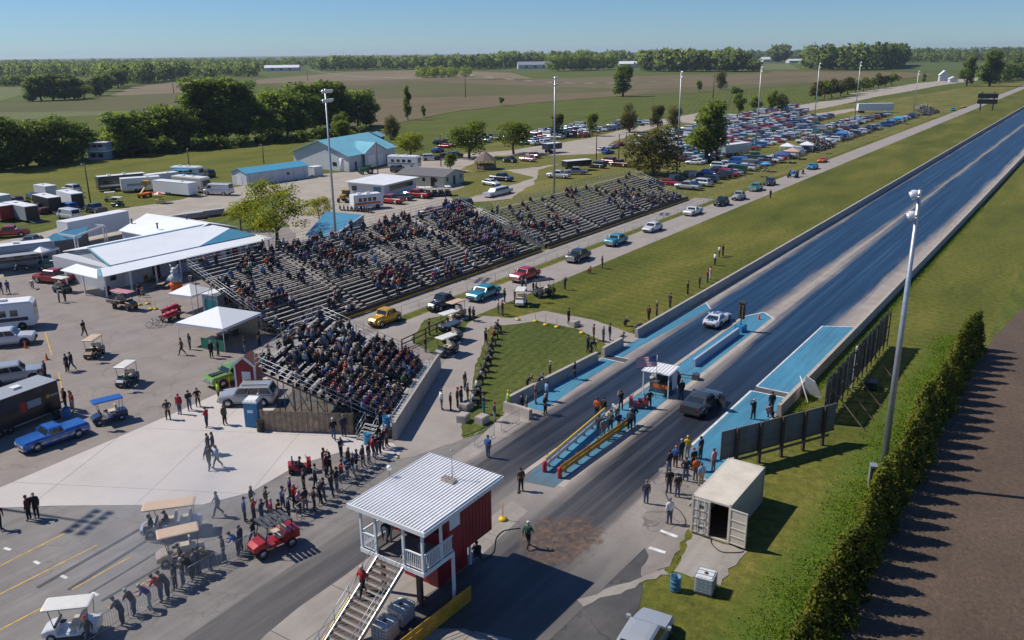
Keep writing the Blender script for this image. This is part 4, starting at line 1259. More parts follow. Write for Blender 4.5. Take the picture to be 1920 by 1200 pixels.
for x in(-1.0,1.0):
 for y in(-1.15,1.15):
  MB().box(x-.04,x+.04,y-.04,y+.04,0,2.17,M_WHITE).build('post',bt)
MB().box(-.1,1.0,-1.2,-1.16,.5,2.1,M_WHITE).build('side_panel',bt)
MB().box(.98,1.03,-1.1,1.1,.1,2.1,M_WHITE).build('back_panel',bt)
MB().box(-1.05,-1.0,-1.1,.2,.85,1.15,M_ORANGE).build('counter_front',bt)
MB().box(-.9,-.3,-1.0,.1,.78,.84,M_WOOD).build('counter',bt)
MB().box(-.1,.6,-1.0,.9,.06,.9,M_STEELD).build('cabinet',bt)
MB().box(.55,.9,-.5,.6,.9,1.5,M_BLACK).build('equipment',bt)
flg=thing('flag','red, white and blue striped flag flying over the starter booth','flag',(62.95,28.7,.05),rad(105))
MB().tube((0,0,0),(0,0,3.9),.025,n=6,m=M_STEEL).build('flag_pole',flg)
M_FR,M_FW,M_FB=mat('flag_red',(.45,.03,.04),.7),mat('flag_white',(.65,.65,.65),.7),mat('flag_blue',(.03,.05,.2),.7)
def fpt(s,t):return(s,.14*math.sin(s*4.2+t)*s,3.85-t-.22*s)
for k in range(13):
 b=MB()
 t0,t1=k*.075,(k+1)*.075
 s0=.72 if k<7 else.02
 N=8
 vs=[];fs=[]
 for i in range(N+1):
  s=s0+(1.75-s0)*i/N
  vs+=[fpt(s,t0),fpt(s,t1)]
 for i in range(N):fs.append((2*i,2*i+2,2*i+3,2*i+1))
 b.add(vs,fs,M_FR if k%2==0 else M_FW);b.build('stripe',flg)
b=MB();vs=[];fs=[]
for i in range(5):
 s=.02+.70*i/4;vs+=[fpt(s,0),fpt(s,.525)]
for i in range(4):fs.append((2*i,2*i+2,2*i+3,2*i+1))
b.add(vs,fs,M_FB);cn=b.build('canton',flg)
b=MB()
for r_ in range(5):
 for c_ in range(6 if r_%2==0 else 5):
  s=.08+c_*.115+(.057 if r_%2 else 0);t_=.06+r_*.1
  for sd in(-1,1):
   p=Vector(fpt(s,t_))+Vector((0,.004*sd,0))
   b.add([p+Vector((.022,0,0)),p+Vector((0,0,.022)),p+Vector((-.022,0,0)),p+Vector((0,0,-.022))],[(0,1,2,3)],M_FW)
b.build('star',cn)
dk=thing('tow_dolly','dark steel frame lying across the island between the booth and the low wall','frame',(68.6,29.0,.06),rad(100))
b=MB();b.bar((-1.6,0,.3),(1.6,0,.3),.12,.12,M_WOOD);b.build('beam',dk)
for x in(-1.5,1.5):
 b=MB();b.box(x-.3,x+.3,-.3,.3,0,.5,M_STEELD);b.lathe([(.25,-.1),(.25,.1)],(x,-.35,.25),10,M_RUBBER,axis='y');b.build('end_block',dk)
 # board scoreboard at the far end
sc=thing('scoreboard','dark two-panel scoreboard on legs beside the far end of the strip','scoreboard',(466,50.6,0),rad(12))
for z in(3.0,5.6):
 MB().box(-.3,.3,-4.2,4.2,z,z+2.2,M_BLACK).build('display_panel',sc)
 MB().box(-.34,-.31,-4.2,4.2,z+1.9,z+2.25,M_GREYP).build('header',sc)
for y in(-2.6,2.6):
 MB().box(-.25,.25,y-.3,y+.3,0,8.6,M_STEELD).build('leg',sc)
 # yellow stanchions round the lawn and lot
def stanchion(px,py,lab,h=1.15,group='yellow based stanchions along the lawn'):
 t=thing('stanchion',lab,'stanchion',P(px,py,.035),group=group)
 b=MB();b.lathe([(.3,0),(.3,.1),(.22,.2),(.06,.22)],n=10,m=M_YELB);b.build('base',t)
 MB().tube((0,0,.2),(0,0,h),.028,n=6,m=M_YEL).build('pole',t)
for i,(px,py)in enumerate(((971,600),(1004,603),(1023,610),(1044,614),(1091,625))):
 stanchion(px,py,'%s yellow-based stanchion along the lawn, counted from the golf carts'%('first','second','third','fourth','fifth')[i])
stanchion(943,975,'yellow-based stanchion on the lane beside the red tower',1.3,None)
stanchion(432,733,'yellow-based stanchion in front of the green car',1.3,None)
for i,(px,py)in enumerate(((262,572),(277,570),(284,580),(292,580))):
 stanchion(px,py,'%s yellow stanchion beside the parked buggy near the porch'%('first','second','third','fourth')[i],1.0,'yellow stanchions by the porch')
def drum(px,py,label,m,z=.04,r=.3,h=.88,group=None):
 t=thing('drum',label,'drum',P(px,py,z),group=group)
 b=MB();b.lathe([(0,.02),(r,.02),(r,.05),(r*.97,.08),(r*.97,.28),(r*1.03,.3),(r*.97,.32),(r*.97,.58),(r*1.03,.6),(r*.97,.62),(r*.97,h-.03),(r*1.02,h),(r*.92,h),(r*.9,h-.3),(0,h-.3)],n=16,m=m)
 b.build('body',t)
 return t
drum(1266,1106,'battered blue open drum at the edge of the dark lane',mat('rusty_blue_paint',(.05,.16,.26),.6,var=.5,scale=4))
drum(489,808,'dark brown barrel beside the portable toilet',mat('rust_brown',(.05,.035,.028),.7,var=.3))
drum(127,783,'blue drum behind the black race trailer',M_BLUEB)
drum(689,832,'light blue barrel in the crowd at the end of the grandstand wall',mat('sky_blue_plastic',(.05,.28,.45),.5))
drum(725,800,'blue barrel on the grandstand landing',M_BLUEB,.95)
drum(107,785,'black barrel at the rear corner of the race trailer',M_BLACK,group=None)
# hoses lying about
def hose(pix,label,m=M_BLACK,r=.03):
 pts=[P(x,y,.075)for x,y in pix]
 o=pts[0].copy()
 # smooth the line
 out=[]
 for i in range(len(pts)-1):
  a=pts[max(0,i-1)];b_=pts[i];c=pts[i+1];d_=pts[min(len(pts)-1,i+2)]
  for k in range(5):
   t=k/5
   out.append(.5*((2*b_)+(c-a)*t+(2*a-5*b_+4*c-d_)*t*t+(3*b_-a-3*c+d_)*t**3)-o)
 out.append(pts[-1]-o)
 tag(MB().path(out,r,5,m).build('hose',None,o),label,'hose')
hose([(905,1050),(925,1035),(930,1010),(945,995),(975,990)],'black hose snaking from the red tower toward the stanchion')
hose([(1333,1005),(1335,1020),(1352,1034),(1380,1036),(1395,1034)],'black hose looping before the open container door')
hose([(1252,915),(1248,925),(1258,945),(1275,958),(1285,975),(1284,988)],'dark cable along the verge in front of the container',r=.025)
# ------------------------------------------------------------------ buildings
def solid(b,lo,hi,m,th=None):
 """a roof slab from a ring of top points, thickened downwards"""
 n=len(lo)
 return b.add([tuple(p)for p in lo]+[tuple(p)for p in hi],[tuple(range(n))[::-1],tuple(range(n,2*n))]+[(i,(i+1)%n,n+(i+1)%n,n+i)for i in range(n)],m)
def slab(b,pts,th,m):
 pts=[Vector(p)for p in pts]
 nrm=(pts[1]-pts[0]).cross(pts[2]-pts[0])
 if nrm.z<0:pts=pts[::-1]
 return solid(b,[p-Vector((0,0,th))for p in pts],pts,m)
def window(t,x0,x1,z0,z1,y,axis='y',sgn=-1,fm=None,name='window'):
 """a framed window on a wall plane (local)"""
 fm=fm or M_WHITE
 def bx(a0,a1,d0,d1,c0,c1,m,nm,par):
  d0,d1=sorted((y+sgn*d0,y+sgn*d1))
  mb=MB()
  if axis=='y':mb.box(a0,a1,d0,d1,c0,c1,m)
  else:mb.box(d0,d1,a0,a1,c0,c1,m)
  return mb.build(nm,par)
 f=bx(x0-.08,x1+.08,.003,.05,z0-.08,z1+.08,fm,name,t)
 bx(x0,x1,.052,.06,z0,z1,M_GLASS,'pane',f)
 return f
def panel_on(t,name,x0,x1,z0,z1,y,m,axis='y',sgn=-1,d=.05):
 d0,d1=sorted((y+sgn*.004,y+sgn*d))
 mb=MB()
 if axis=='y':mb.box(x0,x1,d0,d1,z0,z1,m)
 else:mb.box(d0,d1,x0,x1,z0,z1,m)
 return mb.build(name,t)
def gable(name,label,loc,rz,L,W,h,rise,wall_m,roof_m,ov=.4,cat='building',ribs=0):
 """a plain gabled building: local x along the ridge, centred"""
 t=thing(name,label,cat,(*loc,0),rz)
 b=MB();b.prism([(-L/2,-W/2),(L/2,-W/2),(L/2,W/2),(-L/2,W/2)],0,h,wall_m)
 for s in(-1,1):
  b.add([(s*L/2,-W/2,h),(s*L/2,W/2,h),(s*L/2,0,h+rise)],[(0,1,2)if s>0 else(0,2,1)],wall_m)
 b.build('wall',t)
 for s in(-1,1):
  e=W/2+ov;ze=h-rise*ov/(W/2)
  b=MB();slab(b,[(-L/2-ov,s*e,ze+.1),(L/2+ov,s*e,ze+.1),(L/2+ov,0,h+rise+.12),(-L/2-ov,0,h+rise+.12)],.1,roof_m)
  r=b.build('roof',t)
  if ribs:
   rb=MB();rb.bar((0,s*e,ze+.12),(0,0,h+rise+.14),.06,.05,roof_m);rbm=rb.mesh('roof_rib')
   k=int((L+2*ov)/ribs)
   for i in range(k+1):
    ob('roof_rib',rbm,r,(-L/2-ov+.03+(L+2*ov-.06)*i/k,0,0))
 return t
 # concession building: white roof, hipped blue end, porch on two sides, wing behind
cb=thing('concession_building','long white concession building with a white metal roof and a posted porch','building',(68,104,0))
def cl(x,y,z):return(x-68,y-104,z)
M_GSID=mat('grey_white_siding',(.50,.52,.55),.6,var=.05)
M_WR=mat('white_roof_sheet',(.78,.80,.82),.5,var=.04,scale=.3)
qa,qb,qc,qd,qe,qf=[Vector(cl(*P(*a)))for a in((165,465,4.5),(390,420,4.5),(431,428,4.05),(375,461,3.3),(205,497.5,3.3),(479,440,3.25))]
MB().box(57.0-68,81.0-68,102.3-104,114.6-104,0,3.1,M_GSID).build('wall',cb)
b=MB();b.add([(qe.x+.5,qe.y+.5,3.1),(qa.x+.5,qa.y,4.3),(qa.x+.5,qa.y+6.2,3.1)],[(0,1,2),(2,1,0)],M_GSID);b.build('gable_wall',cb)
b=MB();slab(b,[qe,qd,qb,qa],.1,M_WR);slab(b,[qd+Vector((0,0,.002)),qc,qb+Vector((0,0,.002))],.1,M_WR);b.build('roof',cb)
b=MB();slab(b,[qa,qb,(qb.x,qb.y+6.6,3.3),(qa.x,qa.y+6.6,3.3)],.1,M_WR);b.build('roof',cb)
b=MB();slab(b,[qd,qf,qc],.1,M_TEALR);hp=b.build('roof',cb);hp['label']='blue metal hip end of the roof'
b=MB();slab(b,[qb,qc,qf,(qf.x,qf.y+11,3.25),(qb.x,qb.y+6.6,3.3)],.1,M_TEALR);b.build('roof',cb)
b=MB();slab(b,[cl(55.0,99.1,2.75),cl(81.6,99.1,2.75),cl(81.0,101.9,3.18),cl(55.9,101.9,3.18)],.08,M_WR);b.build('porch_roof',cb)
b=MB();slab(b,[cl(54.2,99.1,2.72),cl(55.9,101.9,3.15),cl(56.1,107.0,3.15),cl(54.0,107.2,2.72)],.08,M_WR);b.build('porch_roof',cb)
b=MB();b.bar(qe+Vector((-.05,0,.06)),qa+Vector((-.05,0,.06)),.12,.2,M_TEALL);b.bar(cl(54.7,99.2,2.86),cl(56,101.8,3.26),.3,.08,M_TEALL);b.bar(qa+Vector((0,0,.08)),qb+Vector((0,0,.08)),.2,.08,M_TEALL);b.build('roof_trim',cb)
pm=MB();pm.box(-.08,.08,-.08,.08,0,2.7,M_WHITE);pm=pm.mesh('porch_post')
for x in(55.2,58.6,62.2,65.8,69.4,73,76.6,80.8):ob('porch_post',pm,cb,cl(x,99.3,0))
for y in(102.6,106.6):ob('porch_post',pm,cb,cl(54.3,y,0))
for i in range(5):
 MB().box(-13+i*5.35,-13+(i+1)*5.35-.02,-5.3,-2.13,.02,.07,M_CONC2).build('porch_slab',cb)
for x0,x1,z0,z1,m,n in((57.6,58.4,1.2,2.2,M_GLASS,'window'),(59.6,60.6,.05,2.1,M_WHITE,'door'),(63.6,64.7,.05,2.2,M_BLACK,'door'),(67.3,68.2,1.4,2.2,M_GLASS,'window'),(68.5,69.3,1.4,2.2,M_GLASS,'window'),(73.2,74.2,1.3,2.2,M_REDP,'sign'),(74.4,75.2,.05,2.1,M_WHITE,'door'),(75.5,76.0,1.0,2.2,M_GLASS,'window'),(76.3,77.4,.05,2.2,M_RED,'door'),(78.6,79.6,.05,2.2,M_BLACK,'door')):
 panel_on(cb,n,x0-68,x1-68,z0,z1,102.3-104,m)
w0,w1,w2,w3=[Vector(cl(*P(*a)))for a in((222,432,3.2),(275,400,4.7),(385,420,4.7),(265,443,3.2))]
b=MB();b.prism([(w0.x+.3,w2.y),(w1.x+5,w2.y),(w1.x+5,w0.y-.4),(w0.x+.3,w0.y-.4)],0,3.1,M_GSID);b.build('wing_wall',cb)
b=MB();slab(b,[w0,w1,(w1.x,w2.y,4.72),(w0.x-.2,w2.y-.5,3.2)],.1,M_WR);b.build('wing_roof',cb)
b=MB();slab(b,[w1,(w1.x,w2.y,4.72),(w1.x+5.5,w2.y,3.2),(w1.x+5.5,w1.y,3.2)],.1,M_WR);b.build('wing_roof',cb)
for px,py,z in((350,411,4.7),(295,425,4.2),(247,417,4.0)):
 p=P(px,py,z);v=MB();v.tube((0,0,-.3),(0,0,.5),.12,n=8,m=M_STEELD);v.lathe([(.2,.45),(.2,.55),(0,.62)],n=8,m=M_STEELD);v.build('roof_vent',cb,cl(*p))
def solo(name,label,cat,px,py,mb,rz=0,z=.03,group=None):
 return tag(mb.build(name,None,P(px,py,z),rz),label,cat,group)
b=MB();b.lathe([(.42,0),(.5,.9),(.52,.9),(.52,.96),(0,1.0)],n=12,m=M_YELB);solo('waste_bin','big yellow bin against the concession wall','bin',271,527,b)
b=MB();b.lathe([(.3,0),(.34,.9),(.36,.9),(.3,.95),(0,.95)],n=12,m=M_REDP);solo('waste_bin','red bin under the concession porch, right of the yellow one','bin',294,522,b)
b=MB();b.lathe([(.33,0),(.36,.95),(.38,.95),(.38,1.02),(.2,1.1),(0,1.1)],n=12,m=M_BLACK);solo('waste_bin','black bin with a red lid at the near porch corner','bin',203,553,b)
# blue hipped-roof booth behind the stands
hb=thing('ticket_building','small white building under a big blue metal roof, in front of the tall near mast','building',(91,97.5,0))
c=[P(612,396,4.2),P(683,403,4.2),P(616,449,3.0),P(572,441,2.9),P(684,436,3.0)]
q=[Vector((p.x-91,p.y-97.5,p.z))for p in c]
b=MB();slab(b,[q[3],q[2],q[1],q[0]],.12,M_TEALR);b.build('roof',hb)
b=MB();b.add([q[2]+Vector((.05,.1,-.14)),q[1]+Vector((.0,.1,-.14)),Vector((q[1].x+.0,q[1].y+.1,2.1)),Vector((q[2].x+.3,q[2].y+.2,2.1))],[(3,2,1,0)],mat('blue_gable_boards',(.045,.14,.25),.6));b.build('gable_wall',hb)
w0,w1,w2,w3=[Vector((v.x,v.y,0))for v in(q[3],q[2],q[1],q[0])]
cen=(w0+w1+w2+w3)/4
pl=[cen+(w-cen)*.9 for w in(w0,w1,w2,w3)]
b=MB();b.prism([(p.x,p.y)for p in pl],0,2.6,M_WSID);b.build('wall',hb)
b=MB();b.bar(q[2]+Vector((0,0,.05)),q[1]+Vector((0,0,.05)),.1,.2,M_WHITE);b.bar(q[3],q[2],.08,.14,M_WHITE);b.build('roof_trim',hb)
b=MB()
b.box(-.4,.4,-.01,.01,0,.9,M_RED);b.build('door',hb,(pl[0].lerp(pl[1],.5).x,pl[0].lerp(pl[1],.5).y-.1,.05),math.atan2(pl[1].y-pl[0].y,pl[1].x-pl[0].x))
# big white shed with the pale teal roof
bt_=thing('machine_shed','biggest white metal building with a pale teal roof and a cross gable','building',(165,167,0))
def bl(x,y,z):return(x-165,y-167,z)
E=lambda px,py,z:Vector(bl(*P(px,py,z)))
b=MB()
fl=[P(552,312),P(655,322),P(741,302)]
back=fl[0]+(fl[2]-fl[1])
b.prism([bl(*p)[:2]for p in(fl[0],fl[1],fl[2],back)],0,4.0,M_WSID);b.build('wall',bt_)
f0,f1,f2,f3=[Vector(bl(*p))for p in(fl[0],fl[1],fl[2],back)]
up=Vector((0,0,1))
m01,m23=(f0+f1)/2+up*7.4,(f2+f3)/2+up*7.4
mid=(m01+m23)/2
ov=(f1-f0).normalized()*.7;ov2=(f2-f1).normalized()*.7
for a,c_,s in((f1,f2,1),(f0,f3,-1)):
 b=MB();slab(b,[a+up*3.9+ov*s-ov2,c_+up*3.9+ov*s+ov2,m23+ov2,m01-ov2],.15,M_TEALL);b.build('roof',bt_)
b=MB();b.add([f0+up*4,f1+up*4,m01-up*.2],[(0,1,2)],M_GSID);b.add([f3+up*4,f2+up*4,m23-up*.2],[(0,2,1)],M_GSID);b.build('gable_wall',bt_)
# cross gable facing the lot
g0,g1_=f1.lerp(f2,.28),f1.lerp(f2,.72)
out=(f1-f0).normalized()
gp=(g0+g1_)/2+up*6.2
b=MB();b.add([g0+out*.9+up*0,g1_+out*.9,g1_+out*.9+up*4,gp+out*.9,g0+out*.9+up*4],[(0,1,2,3,4)],M_WSID);b.build('gable_wall',bt_)
for s,e in((g0,-1),(g1_,1)):
 b=MB();slab(b,[s+out*1.3+up*3.9+ov2*e,gp+out*1.3+up*.12,gp-out*6+up*.12,s-out*4.0+up*4.6+ov2*e],.12,M_TEALL);b.build('roof',bt_)
an_=math.atan2((f2-f1).y,(f2-f1).x)
for k,(u_,w_,h_,m,n)in enumerate(((.42,3.6,3.2,M_WHITE,'shed_door'),(.60,3.2,3.0,M_WHITE,'shed_door'),(.82,1.0,2.2,M_STEELD,'door'),(.14,1.0,2.2,M_STEELD,'door'))):
 p=f1.lerp(f2,u_)+out*(.93 if.28<u_<.72 else.03)
 MB().box(-w_/2,w_/2,-.03,.02,.05,h_,m).build(n,bt_,p,an_)
MB().box(-.7,.7,-.04,.02,1.2,2.1,M_GLASS).build('window',bt_,f0.lerp(f1,.75)-ov2*.06,math.atan2((f1-f0).y,(f1-f0).x))
b=MB();b.tube((0,0,0),(0,0,3.4),.5,n=12,m=M_WHITE);b.build('silo_tank',bt_,f0.lerp(f1,.92)-ov2*1.6)
# long narrow shed with the bright blue roof
a0,a1,a2=P(437,346),P(463,350),P(578,333)
d=(a2-a1);ctr=(a1+a2)/2+(a0-a1)/2
lt=gable('long_shed','long narrow white shed with a bright blue metal roof',ctr.xy,math.atan2(d.y,d.x),d.length,(a0-a1).length,2.9,.9,M_WSID,mat('bright_blue_roof',(.10,.36,.50),.4,var=.05,scale=.3),.25)
L2,W2=d.length/2,(a0-a1).length/2
for i in range(6):
 panel_on(lt,'wall_seam',-L2+.8+i*3.1,-L2+.86+i*3.1,.1,2.85,-W2,M_GREYP,d=.02)
panel_on(lt,'door',-.9,.9,.1,2.3,-L2,M_WHITE,'x',-1)
panel_on(lt,'window',2.5,3.2,1.3,2.0,-W2,M_GLASS)
b=MB();b.box(-1.3,1.3,-1.2,1.2,.05,2.3,M_WSID);b.box(-1.35,1.35,-1.25,1.25,2.3,2.4,M_WHITE);b.box(1.31,1.34,-1.1,1.1,.1,2.2,mat('navy_tarp',(.02,.07,.14),.7))
tag(b.build('small_shed',None,P(592,330,.02),math.atan2(d.y,d.x)),'little white shed with a dark blue end behind the blue-roofed long shed','shed')
# cream building with the dark shingle roof
c0,c1,c2=P(745,346),P(832,351.5),P(871,341)
d=c0-c1;ctr=(c0+c1)/2+(c2-c1)/2
cr=gable('cream_building','low cream building with a dark shingle roof and small windows',ctr.xy,math.atan2(-d.y,-d.x),d.length,(c2-c1).length,2.4,1.0,M_CREAMW,M_SHING,.45)
L2,W2=d.length/2,(c2-c1).length/2
for x in(-L2+.8,-L2+3.6,0.5,3.6):
 window(cr,x,x+.7,1.1,1.9,-W2,fm=M_CREAMW)
panel_on(cr,'door',L2-3.4,L2-2.4,.1,2.1,-W2,M_BLACK)
for y in(-W2+1.0,W2-2.0):
 window(cr,y,y+.9,1.1,2.0,L2,'x',1,fm=M_CREAMW)
panel_on(cr,'door',-.5,.5,.1,2.1,L2,M_BLACK,'x',1)
# low white flat-roofed building
c0,c1,c2=P(668,364),P(707,374),P(768,358)
d=c2-c1;ctr=(c0+c2)/2
fb=thing('flat_roofed_building','low white building with a flat white roof, beside the red pickups','building',(ctr.x,ctr.y,0),math.atan2(d.y,d.x))
L2,W2=d.length/2,(c0-c1).length/2
MB().prism([(-L2,-W2),(L2,-W2),(L2,W2),(-L2,W2)],0,2.7,M_WSID).build('wall',fb)
b=MB();slab(b,[(-L2-.5,-W2-.5,2.75),(L2+.5,-W2-.5,2.75),(L2+.5,W2+.5,2.95),(-L2-.5,W2+.5,2.95)],.14,M_WHITEM);b.build('roof',fb)
panel_on(fb,'serving_hatch',-L2+2,L2-1.4,1.2,2.2,-W2,M_GLASS)
panel_on(fb,'door',-W2+.8,-W2+2.6,.1,2.2,-L2,mat('teal_door',(.04,.19,.27),.5),'x',-1)
panel_on(fb,'window',W2-2.2,W2-1.0,1.1,2.1,-L2,M_GLASS,'x',-1)
# gazebo
gz=thing('gazebo','octagonal gazebo with a brown shingled roof on the infield grass','gazebo',P(911,317))
q=[(2.6*math.cos(math.pi/8+i*math.pi/4),2.6*math.sin(math.pi/8+i*math.pi/4))for i in range(8)]
MB().prism(q,0,.3,M_WOOD).build('floor',gz)
b=MB();b.add([(x*1.18,y*1.18,2.35)for x,y in q]+[(0,0,4.5)],[(i,(i+1)%8,8)for i in range(8)]+[tuple(range(8))[::-1]],M_BRSH);b.build('roof',gz)
for i in range(8):
 MB().box(-.07,.07,-.07,.07,.3,2.4,M_WOOD).build('post',gz,(*q[i],0))
 if i!=6:
  a,c_=q[i],q[(i+1)%8];b=MB();b.bar((*a,1.2),(*c_,1.2),.06,.08,M_WOOD);b.bar((*a,.75),(*c_,.75),.04,.75,M_WOOD);b.build('railing',gz)
  # small teal pavilion, viewing tower and the white shed of the far drive
pv=gable('pavilion','small open pavilion with a teal roof at the edge of the back field',P(703,268).xy,rad(30),6,5,2.4,1.1,M_WOODD,M_TEALL,.6)
vt=thing('judges_tower','small two-storey grey and white viewing stand against the dark trees','tower',P(190,298),rad(-55))
M_BGW=mat('blue_grey_boards',(.24,.30,.35),.7)
MB().box(-2.6,2.6,-2.2,2.2,0,2.3,M_BGW).build('lower_room',vt)
MB().box(-3.2,3.2,-2.8,2.4,2.3,2.5,M_WHITE).build('deck',vt)
MB().box(-1.8,2.6,-1.7,2.2,2.5,4.7,M_BGW).build('upper_room',vt)
MB().box(-2.1,2.9,-2.1,2.5,4.7,4.9,M_WHITE).build('roof',vt)
for x in(-1.2,.4):
 panel_on(vt,'window',x,x+1.2,3.3,4.3,-1.7,M_GLASS)
for x in(-1.9,.2):
 panel_on(vt,'window',x,x+1.5,.7,1.8,-2.2,M_GLASS)
b=MB()
for i in range(15):
 x=-3.2+i*.457;b.box(x-.03,x+.03,-2.8,-2.74,2.5,3.4,M_WHITE)
b.box(-3.2,3.2,-2.82,-2.72,3.4,3.48,M_WHITE);b.box(-3.2,3.2,-2.80,-2.74,2.5,2.6,M_WHITE);b.build('railing',vt)
b=MB();b.bar((-3.2,-2.2,2.4),(-5.0,-2.2,.1),1.0,.12,M_WOOD);b.bar((-3.2,-2.75,3.3),(-5.0,-2.75,1.0),.06,.08,M_WHITE);b.build('stair',vt)
# blue-roofed shed and white arches behind the concession
a,c_=P(75,470),P(165,440)
bs=thing('blue_shed','low shed with a blue roof behind the white timber arches','shed',(69,131,0))
q=[Vector((p.x-69,p.y-131,p.z))for p in(P(72,456,2.3),P(100,438,3.1),P(168,424,3.1),P(150,446,2.3))]
b=MB();slab(b,q,.12,M_TEALR);b.build('roof',bs)
cen=sum(q,Vector())/4
b=MB();b.prism([((cen+(p-cen)*.88).x,(cen+(p-cen)*.88).y)for p in q],0,2.2,mat('dark_shed_boards',(.12,.11,.115),.8));b.build('wall',bs)
ar=thing('timber_arches','white timber pergola arches between the blue shed and the concession','pergola',P(150,470))
o=P(150,470)
leg=[P(113,474),P(147,479),P(200,457),P(158,452)]
tops=[p+Vector((0,0,2.9))-o for p in leg]
for p in leg:
 for s in(-.2,.2):
  MB().box(s-.08,s+.08,-.08,.08,0,2.9,M_WHITE).build('post',ar,p-o)
for i in range(4):
 b=MB();b.bar(tops[i],tops[(i+1)%4],.12,.3,M_WHITE);b.build('beam',ar)
 # far white shed and other far buildings in the trees
def far_building(px,py,L,W,h,rise,label,rm,wm=None,rz=0.3,name='farm_building'):
 p=P(px,py)
 t=gable(name,label,p.xy,rz,L,W,h,rise,wm or M_WSID,rm,.5)
 for i in range(3):
  panel_on(t,'window',-L/2+L*(.2+.25*i),-L/2+L*(.2+.25*i)+L*.08,h*.3,h*.75,-W/2,M_GLASS)
 return t
M_GR=mat('grey_barn_roof',(.26,.27,.29),.5,var=.1)
far_building(1003,129,60,25,7,5,'grey-roofed barn among the trees right of the lone pole',M_GR,rz=-.9)
far_building(1198,127,70,20,7,4,'long pale barn just right of the lone cottonwood',M_WHITEM,rz=-.95)
far_building(1900,141,50,20,6,3,'white building at the far end of the grounds',M_WHITEM,rz=-.6)
far_building(1768,152,9,7,5.5,3.5,'tall white house at the end of the far drive',M_WHITE,rz=.3,name='farm_house')
far_building(1786,154,10,6,3,1.5,'low white shed beside the tall white house',M_WHITEM,rz=.3)
far_building(275,136,150,25,6,4,'long white poultry barn on the wooded horizon',M_WHITE,rz=-.85)
far_building(530,133,60,25,6,4,'white farm shed before the horizon woods',M_WHITEM,rz=-.85)
far_building(1492,118,40,14,5,3,'pale farm shed on the low rise left of the dark wood',M_WHITEM,rz=-.7)
far_building(1445,116,50,18,6,5,'white farm house behind the strip of pale field',M_WHITE,rz=-.7,name='farm_house')
far_building(38,135,24,18,6,5,'small white farm house at the far left horizon',M_WHITE,rz=-.7,name='farm_house')
far_building(80,135,24,18,6,5,'white farm house second from the far left horizon',M_WHITE,rz=-.7,name='farm_house')
# planter wall behind the stands
b=MB();pl=[P(696,424),P(757,433),P(802,427),P(762,410)]
o=pl[0].copy()
b.prism([(p.x-o.x,p.y-o.y)for p in pl],.02,.7,M_WALLC);b.prism([((p.x-o.x)*.9+.6,(p.y-o.y)*.9-.3)for p in pl],.7,.75,M_GRAVEL)
tag(b.build('raised_planter',None,o),'low pale raised concrete planter behind the grandstand','planter')
for px,py,lab in((340,412,'low dark timber wall of the open pit nearest the concession roof'),(382,405,'low timber wall at the far side of the open pit')):
 p=P(px,py);b=MB();b.box(-4,4,-.15,.15,.02,.9,M_WALLC);b.box(-4,4,-2.4,-2.2,.02,.5,M_WOODD);b.box(-4.1,4.1,-.2,.2,.9,1.0,M_WHITE)
 tag(b.build('low_wall',None,p,rad(-15)),lab,'wall')
 # utility line across the fields
for i,(px,py,h,lab)in enumerate(((873,183,15.5,'tall dark power pole standing in the field beyond the lone tree'),(326,175,14,'power pole in the stubble beside the big tree row'),(577,152,13,'distant power pole over the tree row'),(1337,185,14,'power pole by the ragged trees in the field'))):
 t=thing('power_pole',lab,'power pole',P(px,py),rad(-20),'power poles across the fields')
 MB().tube((0,0,0),(0,0,h),.28,.2,6,M_WOODD).build('pole',t)
 MB().bar((-1.6,0,h-.7),(1.6,0,h-.7),.2,.2,M_WOODD).build('cross_arm',t)
wp=[P(326,175),P(577,152),P(873,183),P(1337,185)]
hs=[14,13,15.5,14]
for i in range(3):
 a,c_=wp[i]+Vector((0,0,hs[i]-.6)),wp[i+1]+Vector((0,0,hs[i+1]-.6))
 b=MB()
 for s in(-1.4,0,1.4):
  pts=[a.lerp(c_,k/12)+Vector((s,0,-4*5*(k/12)*(1-k/12)))-a for k in range(13)]
  b.path(pts,.035,4,M_STEEL)
 tag(b.build('power_line',None,a),('power lines sagging over the big tree row','power lines from the tree row to the tall field pole','power lines crossing in front of the lone cottonwood')[i],'power line')
b=MB();b.tube((0,0,0),(0,0,26),.5,.35,8,M_STEEL);b.blob((0,0,27),(3.2,3.2,3),M_WHITE,10,6)
tag(b.build('water_tower',None,P(621,113)),'tiny water tower on the horizon','water tower')
for px,h,lab in((645,60,'thin radio mast on the horizon'),(759,42,'thin white mast rising from the woods left of centre')):
 b=MB();b.tube((0,0,0),(0,0,h),.6,.3,6,M_STEEL);tag(b.build('radio_mast',None,P(px,116)),lab,'mast')
